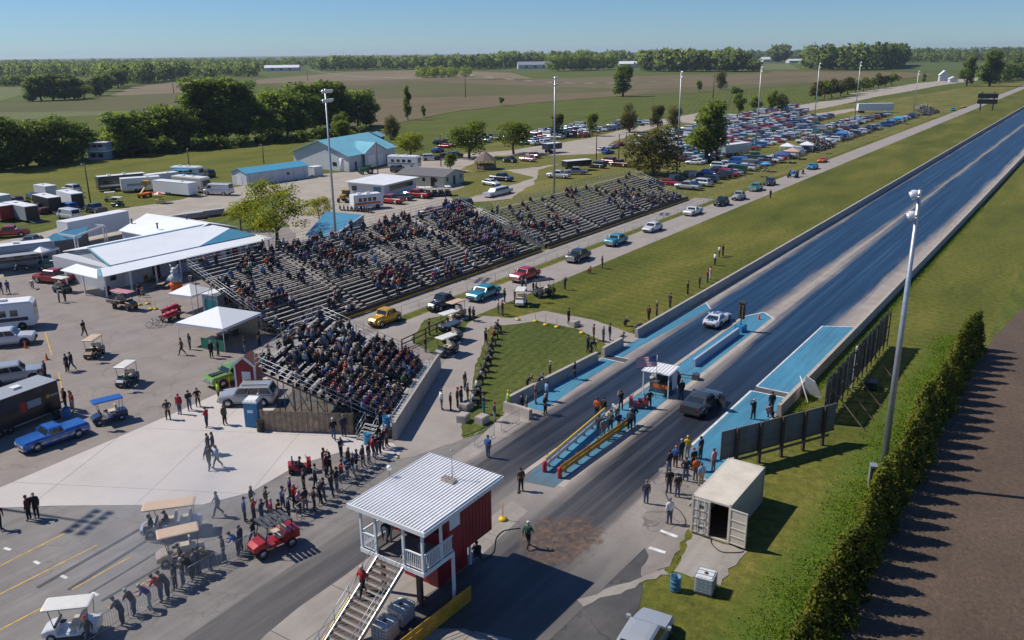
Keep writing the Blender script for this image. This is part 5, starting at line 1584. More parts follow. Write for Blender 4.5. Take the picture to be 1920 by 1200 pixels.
 # ------------------------------------------------------------------ trees
def m_leaf(name,a,b,tr=0.25,rs=.6,holes=3.5):
 m=bpy.data.materials.new(name);t=NT(m)
 oi=t.new('ShaderNodeObjectInfo')
 n=t.noise(t.pos(),.8,3,.6)
 n2=t.noise(t.pos(),.17,2,.5)
 k=t.math('ADD',t.math('MULTIPLY',n,.55),t.math('ADD',t.math('MULTIPLY',n2,.35),t.math('MULTIPLY',oi.outputs['Random'],.3)))
 c=t.ramp(k,[(.38,a),(.85,b)])
 t.col(c);t.b.inputs['Roughness'].default_value=rs;t.b.inputs['Specular IOR Level'].default_value=.2
 tl_=t.new('ShaderNodeBsdfTranslucent');t.ln(t.mix(1.0,c,(1.5,1.45,.9),'MULTIPLY'),tl_.inputs[0])
 mx=t.new('ShaderNodeMixShader');mx.inputs[0].default_value=tr
 t.ln(t.b.outputs[0],mx.inputs[1]);t.ln(tl_.outputs[0],mx.inputs[2])
 if holes:
 # each clump is a spray of leaves with gaps between them
  tp=t.new('ShaderNodeBsdfTransparent');m3=t.new('ShaderNodeMixShader')
  hn=t.noise(t.pos(True),holes,1,.5)
  t.ln(t.math('GREATER_THAN',hn,.55),m3.inputs[0]);t.ln(mx.outputs[0],m3.inputs[1]);t.ln(tp.outputs[0],m3.inputs[2]);t.ln(m3.outputs[0],t.out.inputs[0])
 else:
  t.ln(mx.outputs[0],t.out.inputs[0])
 return m
ML_DARK=m_leaf('dark_green_leaves',(.12,.19,.045),(.24,.32,.075),.6)
ML_MID=m_leaf('mid_green_leaves',(.14,.205,.04),(.25,.32,.062),.6)
ML_YEL=m_leaf('yellow_green_leaves',(.22,.26,.016),(.37,.38,.03),.5)
ML_LIME=m_leaf('lime_leaves',(.125,.175,.016),(.22,.27,.03),.45)
ML_BRN=m_leaf('brownish_leaves',(.105,.11,.033),(.18,.17,.05),.42)
ML_CED=m_leaf('cedar_leaves',(.08,.11,.015),(.25,.27,.038),.45,holes=0)
ML_FAR=m_leaf('far_wood_leaves',(.12,.175,.055),(.22,.28,.085),.6,holes=0)
M_BARK=mat('tree_bark',(.075,.058,.045),.9,var=.35,scale=3)
rng=np.random.default_rng(11)
def leaf_mesh(name,centers,sizes,m,flat=0.0,nrm=None):
 """one four-sided leaf clump per centre, turned at random"""
 n=len(centers)
 a=rng.normal(size=(n,3));a[:,2]*=(1-flat)
 a/=np.linalg.norm(a,axis=1)[:,None]+1e-9
 h=rng.normal(size=(n,3));h-=(h*a).sum(1)[:,None]*a
 h/=np.linalg.norm(h,axis=1)[:,None]+1e-9
 k=np.cross(a,h)
 s=sizes[:,None]
 r1=rng.uniform(.55,1.2,(n,1));r2=rng.uniform(.45,.9,(n,1))
 bend=a*s*rng.uniform(-.3,.3,(n,1))
 v=np.stack([centers-h*s*r1,centers-k*s*r2+bend,centers+h*s*r1,centers+k*s*r2-bend*.5],1).reshape(-1,3)
 me=bpy.data.meshes.new(name)
 me.vertices.add(4*n);me.vertices.foreach_set('co',v.astype(np.float32).ravel())
 me.loops.add(4*n);me.loops.foreach_set('vertex_index',np.arange(4*n,dtype=np.int32))
 me.polygons.add(n);me.polygons.foreach_set('loop_start',np.arange(0,4*n,4,dtype=np.int32));me.polygons.foreach_set('loop_total',np.full(n,4,np.int32))
 me.materials.append(m)
 me.update(calc_edges=True)
 if nrm is not None:
 # leaves of one bough lie much the same way: turn the shading normals outward
  q=nrm+.45*np.where((a*nrm).sum(1)[:,None]<0,-a,a);q/=np.linalg.norm(q,axis=1)[:,None]+1e-9
  me.normals_split_custom_set_from_vertices(np.repeat(q,4,0).astype(np.float32))
 return me
LASTN=[None]
def crown_points(n,lobes,shell=.55):
 """points spread through a set of lobes (x, y, z, rx, ry, rz), denser at the outside"""
 w=np.array([l[3]*l[4]*l[5]for l in lobes])**.67;w/=w.sum()
 idx=rng.choice(len(lobes),n,p=w)
 d=rng.normal(size=(n,3));d/=np.linalg.norm(d,axis=1)[:,None]
 r=rng.uniform(shell**3,1,n)**(1/3)*rng.uniform(.82,1.1,n)
 L=np.array(lobes)[idx]
 d2=d/L[:,3:]*L[:,3:].mean(1)[:,None]+np.array([0,0,.6]);LASTN[0]=d2/np.linalg.norm(d2,axis=1)[:,None]
 return L[:,:3]+d*r[:,None]*L[:,3:]
def lobes_round(R_,H,base,k,seed,tall=1.0):
 r=random.Random(seed);out=[]
 for i in range(k):
  a=r.uniform(0,6.28);f=r.uniform(0,1)
  z=base+(H-base)*(.12+.78*f)
  rr=R_*(1-abs(f-.4)*.75)*r.uniform(.35,.75)
  s=R_*r.uniform(.28,.48)
  out.append((rr*math.cos(a),rr*math.sin(a),z,s,s,s*r.uniform(.65,1.0)*tall))
 out.append((0,0,base+(H-base)*.5,R_*.62,R_*.62,(H-base)*.42))
 return out
def trunk_mesh(H,r,lobes,seed,nb=9):
 q=random.Random(seed);b=MB()
 top=H*.72
 pts=[Vector((0,0,0)),Vector((q.uniform(-.2,.2),q.uniform(-.2,.2),H*.25)),Vector((q.uniform(-.4,.4),q.uniform(-.4,.4),H*.5)),Vector((q.uniform(-.5,.5),q.uniform(-.5,.5),top))]
 rr=[r,r*.72,r*.45,r*.15]
 for i in range(3):b.tube(pts[i],pts[i+1],rr[i],rr[i+1],7,M_BARK,False)
 for i in range(nb):
  l=q.choice(lobes);t=q.uniform(.2,.85)
  k=min(2,int(t*3));a=pts[k].lerp(pts[k+1],t*3-k)
  c=Vector(l[:3]);m_=a.lerp(c,.5)+Vector((0,0,-.08*H*q.random()))
  b.tube(a,m_,r*.3,r*.18,5,M_BARK,False);b.tube(m_,c,r*.18,r*.05,5,M_BARK,False)
 return b.mesh('trunk')
CROWN={}
def crown(kind,seed):
 """unit-ish crowns: (leaf mesh, trunk mesh, height)"""
 key=(kind,seed)
 if key in CROWN:return CROWN[key]
 if kind=='round':
  lb=lobes_round(5.2,12,1.4,18,seed);c=crown_points(2600,lb);s=rng.uniform(.28,.6,len(c));m=ML_MID;H,tr_=12,.34
 elif kind=='dark':
  lb=lobes_round(6.2,15,.1,22,seed+40);c=crown_points(3000,lb);s=rng.uniform(.34,.72,len(c));m=ML_DARK;H,tr_=15,.42
 elif kind=='tall':
  lb=lobes_round(5.6,22,.9,28,seed+80,1.2);c=crown_points(4800,lb);s=rng.uniform(.36,.75,len(c));m=ML_DARK;H,tr_=22,.6
 elif kind=='lime':
  lb=lobes_round(5.0,9.5,2.0,18,seed+120);c=crown_points(3200,lb,.4);s=rng.uniform(.18,.42,len(c));m=ML_LIME;H,tr_=9.5,.32
 elif kind=='airy':
  lb=lobes_round(6.8,10.5,2.6,34,seed+160);c=crown_points(6500,[(a,b,z,x*.62,y*.62,w*.5)for a,b,z,x,y,w in lb[:-1]],.2);s=rng.uniform(.10,.24,len(c));m=ML_YEL;H,tr_=10.5,.3
 elif kind=='brown':
  lb=lobes_round(6.6,10.5,1.0,20,seed+200);c=crown_points(4600,lb,.35);s=rng.uniform(.2,.45,len(c));m=ML_BRN;H,tr_=10.5,.4
 elif kind=='small':
  lb=lobes_round(2.0,4.2,1.0,8,seed+240);c=crown_points(900,lb);s=rng.uniform(.16,.34,len(c));m=ML_MID;H,tr_=4.2,.12
 elif kind=='shrub':
  lb=lobes_round(1.6,2.2,0.1,8,seed+280);c=crown_points(700,lb);s=rng.uniform(.16,.36,len(c));m=ML_DARK;H,tr_=2.2,.08
 elif kind=='cedar':
  q=random.Random(seed+320);lb=[]
  for i in range(15):
   f=i/14;a=i*2.4+q.uniform(-.4,.4);rr=.95*(1-f*.82)
   lb.append((rr*.6*math.cos(a),rr*.6*math.sin(a),.35+3.1*f,.62*(1-.6*f),.62*(1-.6*f),.5))
  lb.append((0,0,1.5,.7,.7,1.4));c=crown_points(6000,lb,.6);s=rng.uniform(.04,.095,len(c));m=ML_CED;H,tr_=3.6,.1
 CROWN[key]=(leaf_mesh('crown_'+kind,c,s,m,0,LASTN[0]),trunk_mesh(H,tr_,lb,seed,9 if kind not in('small','shrub','cedar')else 4),H)
 return CROWN[key]
def tree(kind,px,py,h,label,w=1.0,group=None,name='tree',pos=None,seed=None,lm=None,cat='tree'):
 seed=R.randrange(3)if seed is None else seed
 lm_,tm,H=crown(kind,seed)
 p=P(px,py)if pos is None else Vector(pos)
 t=thing(name,label,cat,p,R.uniform(0,6.28),group)
 s=h/H;t.scale=(s*w,s*w,s)
 ob('trunk',tm,t)
 c=ob('crown',lm_,t)
 if lm is not None:obj_mat(c,0,lm)
 return t
 # row of big trees behind the back field, left to right
ORDS=['first','second','third','fourth','fifth','sixth','seventh','eighth','ninth','tenth','eleventh','twelfth']+['%dth'%i if i%10 not in(1,2,3)else '%d%s'%(i,{1:'st',2:'nd',3:'rd'}[i%10])for i in range(13,80)]
ROW=[(-60,305,13,'dark',1.1),(5,318,15,'dark',1.0),(50,312,12,'round',1.1),(88,306,12,'round',1.0),(120,303,12.5,'dark',1.0),(155,297,11,'dark',1.0),(222,292,13,'dark',1.1),(246,285,12,'dark',.9),(272,284,12.5,'round',1.0),(300,281,13,'dark',1.0),(332,280,14,'round',.95),(352,275,13,'dark',1.0),(385,270,22,'tall',1.1),(425,268,23,'tall',1.2),(458,266,21,'tall',1.1),(492,262,15,'dark',1.0),(520,258,17,'round',.9),(540,255,16,'dark',1.0),(566,252,18,'dark',.95),(592,248,18.5,'tall',1.1),(618,244,19,'dark',1.0),(645,240,17.5,'dark',1.0),(672,238,15.5,'dark',1.0),(695,236,11.5,'dark',.8)]
LABR=['farthest left dark tree of the row behind the back field','dark bushy tree left of the viewing stand row, near the frame edge','rounder mid-green tree near the left frame edge, before the stubble field','mid-green tree with visible limbs left of the viewing stand','dark tree two crowns left of the viewing stand','dark tree just left of the viewing stand','dark tree just right of the viewing stand','narrow dark tree second right of the viewing stand','lighter green tree third right of the viewing stand','dark tree filling the gap in the middle of the row','tall lighter tree left of the biggest cottonwoods','dark tree at the foot of the biggest cottonwoods','leftmost of the three biggest cottonwoods in the row','broadest and tallest cottonwood of the row','rightmost of the three biggest cottonwoods','dark tree right of the biggest cottonwoods','lighter narrow tree right of the cottonwoods','dark tree behind the blue-roofed long shed','dark narrow tree left of the near floodlight mast','tall tree behind the near floodlight mast lamps','dark tree right of the near floodlight mast lamps','dark tree third from the right end of the row','dark tree second from the right end of the row','smallest dark tree closing the right end of the row']
for(px,py,h,k,w),lab in zip(ROW,LABR):
 tree(k,px,py,h,lab,w*1.4,'trees behind the back field','field_tree')
for i in range(26):
 px=-40+i*29+R.uniform(-8,8);py=322-(px+40)*.098+R.uniform(-2,3)
 if 150<px<225:continue
 tree('shrub',px,py,R.uniform(2.5,5),'leafy bush at the foot of the big tree row, %s from the left'%ORDS[i],1.5,'bushes under the tree row','bush',lm=R.choice((ML_DARK,ML_MID)),cat='bush')
 # named trees on the grounds
tree('airy',520,470,10.6,'big bright yellow-green tree behind the concession building',1.12,name='honey_locust',seed=0)
tree('airy',452,432,5.0,'low yellow-green tree left of the bright honey locust',1.0,name='honey_locust',seed=1)
tree('airy',600,430,5.5,'yellow-green tree between the honey locust and the near mast',1.0,name='honey_locust',seed=2)
tree('lime',770,293,7.0,'bright lime round tree behind the cream building',1.3,seed=0,lm=ML_YEL)
tree('lime',880,297,9.8,'broad green tree behind the gazebo',1.35,seed=1)
tree('lime',963,289,8.8,'broad green tree right of the gazebo',1.35,seed=2)
tree('small',846,322,5.0,'young sapling between the cream building and the gazebo')
tree('tall',1325,304,16,'tall dense green tree standing alone in the car park',1.5,seed=1,lm=ML_MID)
tree('brown',1225,328,10.5,'broad brown-green tree behind the second grandstand',1.35,seed=0)
tree('brown',733,262,8,'brownish tree beside the teal pavilion',.7,seed=1)
tree('round',642,268,10,'green tree behind the big teal-roofed shed',.9)
tree('round',1045,258,8.2,'green tree behind the second floodlight mast',.9,lm=ML_BRN)
tree('round',1110,255,8,'dark green tree among cars right of the second mast',.8)
tree('brown',1180,248,9.5,'brown-green tree in the far car park, left of the third mast',.8,seed=2)
tree('round',1232,243,9,'small brown tree next to the third mast',.9,lm=ML_BRN)
tree('brown',1262,240,8,'low brown tree just left of the third mast',.8,seed=1)
tree('round',1385,212,9.4,'rounded green tree right of the tall dense tree',.9)
tree('small',1414,208,7.6,'small round tree left of the fourth mast')
tree('round',1447,207,9.6,'green tree just right of the fourth mast',.9)
tree('small',1466,205,8,'thin brownish tree beside the far drive',1.2,lm=ML_BRN)
tree('tall',765,225,15,'slim poplar standing in the field right of the tree row',.55,seed=2,lm=ML_MID)
tree('round',794,220,5.6,'small dark tree right of the slim poplar',.6,lm=ML_DARK)
tree('small',940,197,4.6,'lone bush at the edge of the green field',1.0,lm=ML_DARK)
tree('tall',1168,181,21.5,'lone cottonwood in the stubble field',1.35,seed=0)
tree('round',1310,172,8,'small round tree in the field right of the lone cottonwood',.8)
tree('brown',1352,168,12.5,'ragged bare-limbed tree in the field by the power pole',.7,seed=0)
tree('shrub',1380,175,5,'dark bush under the ragged tree',1.4)
for i,(px,py)in enumerate([(1528,188),(1545,186),(1560,184),(1576,181),(1590,178),(1604,175),(1618,172),(1632,169),(1646,166),(1660,163),(1672,161)]):
 tree('small',px,py,R.uniform(9,12),'%s tree of the planted row along the far drive, counted from the left'%('first','second','third','fourth','fifth','sixth','seventh','eighth','ninth','tenth','eleventh')[i],1.1,'trees along the far drive',lm=R.choice((ML_MID,ML_BRN)))
tree('tall',1812,162,22,'left tall tree of the pair at the end of the grounds',1.25,'tall pair at the end of the grounds',seed=1)
tree('tall',1855,162,28,'taller right-hand tree of the pair at the end of the grounds',1.25,'tall pair at the end of the grounds',seed=0)
tree('dark',1732,153,7,'small dark tree by the far drive left of the white house',.9)
for px,py,h,k,lab in((62,190,15,'dark','dark tree at the left end of the field copse'),(78,189,20,'round','lighter tree second from the left in the field copse'),(100,188,21,'round','tallest rounded tree of the field copse'),(122,188,17,'dark','dark low tree in the middle of the field copse'),(140,186,19,'dark','dark tree behind the middle of the field copse'),(158,184,13,'lime','yellow-green tree of the field copse'),(180,180,17,'dark','dark tree near the right end of the field copse'),(200,172,18,'round','tree closing the right end of the field copse'),(222,166,20,'round','tree on the rise behind the field copse')):
 tree(k,px,py,h*.85,lab,1.45,'copse in the stubble field','copse_tree',lm=ML_FAR if k!='lime' else None)
 # the hedge of cedars along the tilled field
for i in range(34):
 x=27+i*1.95
 y=7.9+.2*math.sin(x*.4)+R.uniform(-.15,.15)
 lab='upright cedar in the hedge beside the tilled field, %s from the top of the hedge'%(['last','second','third','fourth','fifth','sixth','seventh','eighth','ninth','tenth']+['%dth'%k for k in range(11,40)])[33-i]
 if i==33:lab='last upright cedar at the far end of the hedge'
 t=tree('cedar',0,0,R.uniform(3.8,4.7),lab,R.uniform(.9,1.1),'cedars of the hedge','cedar',(x,y,0),i%4,cat='cedar')
 # tall rough grass along the hedge
n=60000
xs=rng.uniform(20,95,n);ys=8.7+np.abs(rng.normal(0,1.25,n))+.35*np.sin(xs*.5)+.3*np.sin(xs*1.7)
keep=ys<12.6;xs,ys=xs[keep],ys[keep]
cs=np.stack([xs,ys,rng.uniform(.02,.26,len(xs))*np.clip((12.6-ys)/2.6,.15,1)],1)
gm=leaf_mesh('rough_grass',cs,rng.uniform(.03,.075,len(xs)),m_leaf('rough_grass_blades',(.12,.20,.018),(.20,.28,.03),.4,holes=0),.75,np.tile([0,.1,1.0],(len(xs),1)))
tag(ob('rough_grass',gm),kind='stuff')
# tussocks at the edges of lawns and walls
n=14000
xs=np.concatenate([rng.uniform(78,240,n//2),rng.uniform(66,180,n//2)]);ys=np.concatenate([38.1+np.abs(rng.normal(0,.25,n//2)),17.9-np.abs(rng.normal(0,.3,n//2))])
cs=np.stack([xs,ys,rng.uniform(.02,.14,n)],1)
tag(ob('rough_grass',leaf_mesh('wall_grass',cs,rng.uniform(.05,.12,n),MATS.get('x')or bpy.data.materials['rough_grass_blades'],.7)),kind='stuff')
# far woods along the horizon, each band one mass
def wood(pix,n,h0,h1,depth,name='woodland',m=None,q=9,taper=0.0):
 """a band of trees along a line of ground points"""
 pts=[P(*p)for p in pix]
 seg=[(b-a).length for a,b in zip(pts,pts[1:])];tot=sum(seg)
 c,s,nn_=[],[],[]
 for _ in range(n):
  d=R.uniform(0,tot)
  for k,L in enumerate(seg):
   if d<=L:break
   d-=L
  p=pts[k].lerp(pts[k+1],d/L)
  out=p.copy();out.z=0;out.normalize()
  p=p+out*R.uniform(0,depth)
  h=R.uniform(h0,h1);r=h*R.uniform(.35,.5)
  cc=crown_points(q*9,[(p.x,p.y,h*.55,r,r,h*.48)],.7)
  c.append(cc);nn_.append(LASTN[0]);s.append(rng.uniform(.16,.3,len(cc))*r)
 o=ob(name,leaf_mesh(name,np.concatenate(c),np.concatenate(s),m or ML_FAR,0,np.concatenate(nn_)))
 return tag(o,kind='stuff')
wood([(-80,147),(200,147),(330,148),(480,146)],325,13,20.3,260)
wood([(-80,137),(150,135),(400,134),(620,132),(860,130)],475,13,18.8,500)
wood([(-120,129),(200,127),(520,125),(800,122),(1000,119)],525,14.5,21.8,900)
wood([(225,158),(290,154),(350,149),(200,166)],75,13,21.8,40)
wood([(600,133),(760,131),(900,131),(960,128)],200,15.9,26.1,120)
wood([(780,148),(840,147),(880,146)],57,8.7,14.5,60,m=ML_MID)
wood([(940,127),(1010,125),(1100,124),(1180,122)],187,18.8,30.4,200)
wood([(1030,135),(1120,132),(1150,131)],75,20.3,26.1,60,m=ML_MID)
wood([(1200,134),(1290,135),(1395,135)],150,21.8,30.4,60)
wood([(1180,118),(1380,114),(1480,112)],212,17.4,29,400)
wood([(1395,133),(1420,134),(1405,133)],17,11.6,17.4,30)
wood([(1450,117),(1475,117)],11,31.9,39.1,30)
wood([(1512,131),(1600,133),(1660,131),(1690,124)],187,21.8,34.8,120)
wood([(1480,113),(1560,111),(1700,111),(1920,107),(2050,105)],325,17.4,29,500)
wood([(1690,119),(1800,117),(1920,117),(2020,118)],187,13,20.3,200)
wood([(1840,158),(1920,150),(1980,146)],50,10.2,15.9,60)
wood([(1880,131),(1960,130),(2000,129)],50,11.6,20.3,80)
wood([(-60,163),(20,163),(45,160)],50,7.2,11.6,40)
# ------------------------------------------------------------------ vehicles
def paint(name,c,metal=0.15):
 return mat(name,c,.28,metal,var=0,coat=.6)
PAINT={k:paint('%s_car_paint'%k.replace(' ','_'),c)for k,c in{'white':(.62,.63,.64),'silver':(.36,.38,.40),'grey':(.16,.17,.18),'black':(.012,.012,.014),'navy':(.015,.03,.075),'blue':(.02,.11,.38),'red':(.36,.015,.02),'maroon':(.11,.012,.02),'yellow':(.62,.34,.01),'teal':(.02,.22,.30),'green':(.16,.32,.05),'orange':(.62,.09,.012),'tan':(.40,.31,.22),'dark green':(.02,.07,.05),'sea green':(.05,.24,.20),'sky blue':(.02,.25,.50),'pink':(.50,.22,.20),'brown':(.10,.06,.035),'charcoal':(.045,.05,.055)}.items()}
M_CARGLASS=mat('car_glass',(.02,.03,.038),.05,0,var=0,spec=.8)
M_HEADL=mat('headlight_glass',(.6,.6,.58),.15,var=0)
M_TAILL=mat('tail_light',(.3,.01,.01),.2,var=0)
M_TRIM=mat('dark_trim',(.02,.02,.021),.6,var=0)
M_RIM=mat('alloy_rim',(.45,.46,.47),.3,.7,var=0)
# kind: length, width, stations (x, half-width factor, z bottom, z top), cabin (x base front, x roof front, x roof back, x base back, z belt, z roof, width factor roof), wheels (x front, x rear, radius), side glass splits
CARS={'sedan':dict(L=4.7,W=1.82,st=[(2.35,.72,.32,.58),(2.15,.92,.2,.74),(1.5,1,.18,.86),(.85,1,.18,.95),(-1.5,1,.18,.98),(-2.05,.97,.2,.98),(-2.3,.85,.3,.9)],cab=(1.0,.25,-1.0,-1.75,.94,1.45,.76),wh=(1.45,-1.4,.33),gl=2),'suv':dict(L=4.9,W=1.95,st=[(2.4,.8,.4,.8),(2.25,.95,.3,.98),(1.5,1,.26,1.08),(.9,1,.26,1.12),(-2.2,1,.26,1.15),(-2.42,.95,.34,1.1)],cab=(1.05,.45,-1.95,-2.35,1.1,1.78,.82),wh=(1.5,-1.45,.38),gl=3),'pickup':dict(L=5.7,W=1.98,st=[(2.8,.84,.45,.9),(2.65,.97,.36,1.06),(1.9,1,.32,1.14),(.9,1,.32,1.17),(-1.0,1,.32,1.17),(-2.78,.99,.36,1.15),(-2.84,.97,.4,1.1)],cab=(1.35,.65,-.75,-1.05,1.15,1.86,.84),wh=(1.85,-1.75,.41),gl=2,bed=(-1.2,-2.72)),'van':dict(L=5.5,W=2.0,st=[(2.7,.8,.4,.85),(2.55,.96,.3,1.05),(2.1,1,.28,1.15),(1.6,1,.28,1.2),(-2.65,1,.28,1.25),(-2.72,.98,.34,1.2)],cab=(2.1,1.35,-2.6,-2.7,1.2,2.15,.9),wh=(1.75,-1.6,.36),gl=1),'coupe':dict(L=4.5,W=1.74,st=[(2.2,.5,.35,.8),(2.0,.62,.3,.98),(.9,.74,.3,1.1),(.4,.92,.3,1.12),(-.9,.95,.3,1.12),(-1.7,.84,.32,1.02),(-2.2,.6,.4,.75)],cab=(.62,.25,-.75,-1.35,1.08,1.66,.8),wh=(1.45,-1.35,.37),gl=2,fend=True),'fin':dict(L=5.2,W=1.98,st=[(2.6,.84,.38,.8),(2.45,.97,.26,.95),(1.5,1,.24,1.0),(.9,1,.24,1.02),(-1.3,1,.24,1.02),(-2.3,.98,.26,1.0),(-2.6,.9,.36,.86)],cab=(.98,.4,-.95,-1.55,.98,1.48,.82),wh=(1.65,-1.5,.36),gl=2,chrome=True),'fifties':dict(L=5.0,W=1.9,st=[(2.5,.84,.4,.88),(2.35,.97,.28,1.02),(1.4,.99,.26,1.06),(.85,1,.26,1.08),(-1.2,1,.26,1.07),(-2.2,.96,.28,1.0),(-2.5,.86,.38,.82)],cab=(.95,.45,-.8,-1.5,1.04,1.6,.8),wh=(1.55,-1.4,.37),gl=2,chrome=True),'hatch':dict(L=4.55,W=1.84,st=[(2.25,.8,.32,.66),(2.1,.95,.2,.8),(1.4,1,.18,.9),(.7,1,.18,.95),(-1.4,1,.18,.98),(-2.0,.97,.2,.96),(-2.25,.9,.3,.88)],cab=(.85,.15,-.75,-1.75,.93,1.36,.74),wh=(1.4,-1.3,.33),gl=1),'sports':dict(L=4.5,W=1.78,st=[(2.25,.72,.3,.52),(2.1,.9,.2,.68),(1.35,1,.18,.82),(.55,.96,.18,.84),(-.6,.96,.18,.86),(-1.4,1,.18,.88),(-2.1,.86,.24,.78),(-2.25,.7,.32,.68)],cab=(.4,-.05,-.75,-1.85,.82,1.22,.66),wh=(1.3,-1.2,.34),gl=1),'fpickup':dict(L=5.0,W=1.88,st=[(2.5,.84,.3,.72),(2.35,.97,.2,.88),(1.4,.99,.18,.94),(.7,1,.18,.96),(-.3,1,.18,.96),(-2.3,.98,.22,.95),(-2.5,.95,.3,.9)],cab=(.85,.4,-.4,-.62,.93,1.45,.8),wh=(1.55,-1.55,.35),gl=1,cover=(-.75,-2.4),chrome=True),}
def wheel_mbs(r,w=.2):
 a=MB();a.lathe([(r*.62,-w/2),(r*.95,-w/2),(r,-w*.3),(r,w*.3),(r*.95,w/2),(r*.62,w/2),(r*.62,-w/2)],n=14,m=M_RUBBER,axis='y')
 b=MB();b.lathe([(.02,-w*.52),(r*.2,-w*.5),(r*.3,-w*.4),(r*.62,-w*.46),(r*.62,w*.46),(r*.3,w*.4),(r*.2,w*.5),(.02,w*.52)],n=12,m=M_RIM,axis='y')
 return a,b
def car_parts(kind,low=False):
 """list of (name, MB, location, parent index)"""
 s=CARS[kind];W=s['W']/2;out=[]
 PM=PAINT['white']
 b=MB();b.slot(PM)
 rings=[]
 for x,f,zb,zt in s['st'][::-1]:
  h=zt-zb;w=W*f
  rings.append([(x,y*w,zb+h*q)for y,q in((-.86,0),(-1,.3),(-1.0,.62),(-.985,.82),(-.86,1.0),(-.4,1.03),(.4,1.03),(.86,1.0),(.985,.82),(1.0,.62),(1,.3),(.86,0))])
 if s.get('bed'):
  x0,x1=s['bed']
  # open load bed: a dark well set into the body
  b.loft(rings,PM)
 else:
  b.loft(rings,PM)
 x0,x1,x2,x3,zb,zr,wf=s['cab']
 wb,wr=W*.93,W*wf
 zb-=.05
 g=[[(x3,-wb,zb),(x0,-wb,zb),(x0,wb,zb),(x3,wb,zb)],[(x3+(x2-x3)*.8,-wr*1.06,zr-.1),(x0+(x1-x0)*.8,-wr*1.06,zr-.1),(x0+(x1-x0)*.8,wr*1.06,zr-.1),(x3+(x2-x3)*.8,wr*1.06,zr-.1)],[(x2-.05,-wr*.9,zr-.015),(x1+.05,-wr*.9,zr-.015),(x1+.05,wr*.9,zr-.015),(x2-.05,wr*.9,zr-.015)],[(x2+.12,-wr*.55,zr+.015),(x1-.12,-wr*.55,zr+.015),(x1-.12,wr*.55,zr+.015),(x2+.12,wr*.55,zr+.015)]]
 b.loft(g,PM)
 if s.get('fend'):
  for x in(s['wh'][0],s['wh'][1]):
   for sy in(-1,1):
    b.blob((x,sy*W*.8,.5),(.62,.2,.36),PM,10,6)
  b.box(s['wh'][1]+.3,s['wh'][0]-.3,-W*.95,W*.95,.3,.36,PM)
 out.append(('body',b,(0,0,0),None))
 n0=len(out)-1
 def glass(name,q,d=.012):
  q=[Vector(p)for p in q]
  nn=(q[1]-q[0]).cross(q[3]-q[0]).normalized()*d
  m=MB();m.add([p+nn for p in q]+[p-nn*2 for p in q],[(0,1,2,3),(0,4,5,1),(1,5,6,2),(2,6,7,3),(3,7,4,0)],M_CARGLASS)
  out.append((name,m,(0,0,0),None))
 def lerp(a,c,t):return tuple(a[i]+(c[i]-a[i])*t for i in range(3))
 base,top=g[0],g[1]
 def face(i,j,s0,s1,t0=.14,t1=.93):
  lo0,lo1=lerp(base[i],base[j],s0),lerp(base[i],base[j],s1)
  hi0,hi1=lerp(top[i],top[j],s0),lerp(top[i],top[j],s1)
  return[lerp(lo0,hi0,t0),lerp(lo1,hi1,t0),lerp(lo1,hi1,t1),lerp(lo0,hi0,t1)]
 glass('windshield',face(1,2,.07,.93))
 glass('rear_window',face(3,0,.1,.9))
 n=s['gl']
 if kind=='van':
  for i,j,a0,a1 in((0,1,.78,.95),(2,3,.05,.22)):
   glass('side_window',face(i,j,a0,a1,.18,.72))
 else:
  for i,j in((0,1),(2,3)):
   for k in range(n):
    glass('side_window',face(i,j,.05+.9*k/n+(.012 if k else 0),.05+.9*(k+1)/n-.012))
 if s.get('bed')or s.get('cover'):
  a0,a1=s.get('bed')or s.get('cover')
  zt=s['st'][-2][3]
  m=MB();m.box(a1,a0,-W*.78,W*.78,zt-.03,zt+.05,M_TRIM if s.get('bed')else PM)
  out.append(('bed_cover' if s.get('cover')else 'load_bed',m,(0,0,0),None))
  # lights, bumpers
 xf,xr=s['st'][0],s['st'][-1]
 for sy in(-1,1):
  m=MB();m.box(xf[0]-.12,xf[0]+.02,sy*W*xf[1]*.72-.14,sy*W*xf[1]*.72+.14,xf[3]-.2,xf[3]-.04,M_HEADL);out.append(('headlight',m,(0,0,0),None))
  m=MB();m.box(xr[0]-.02,xr[0]+.1,sy*W*xr[1]*.76-.12,sy*W*xr[1]*.76+.12,xr[3]-.24,xr[3]-.1,M_TAILL);out.append(('tail_light',m,(0,0,0),None))
 bm_=M_CHROME if s.get('chrome')else M_TRIM
 m=MB();m.box(xf[0]-.1,xf[0]+.07,-W*xf[1]*.98,W*xf[1]*.98,xf[2]+.0,xf[2]+.16,bm_);out.append(('bumper',m,(0,0,0),None))
 m=MB();m.box(xr[0]-.07,xr[0]+.1,-W*xr[1]*.98,W*xr[1]*.98,xr[2]+.0,xr[2]+.16,bm_);out.append(('bumper',m,(0,0,0),None))
 m=MB();m.box(xf[0]-.06,xf[0]+.025,-W*xf[1]*.45,W*xf[1]*.45,xf[2]+.18,xf[3]-.06,M_TRIM if not s.get('chrome')else M_RIM);out.append(('grille',m,(0,0,0),None))
 # wheels with a dark arch behind
 xw0,xw1,r=s['wh']
 for x in(xw0,xw1):
  for sy in(-1,1):
   wy=W-.10 if not s.get('fend')else W*.88
   m=MB();m.lathe([(r*1.17,-.02),(r*1.17,.02)],n=14,m=M_TRIM,axis='y');out.append(('wheel_arch',m,(x,sy*(W-.012)if not s.get('fend')else sy*W*.7,r+.02),None))
   a,c=wheel_mbs(r)
   out.append(('wheel',a,(x,sy*(wy+.04),r),None));i=len(out)-1
   out.append(('rim',c,(0,sy*.01,0),i))
   if not low:pass
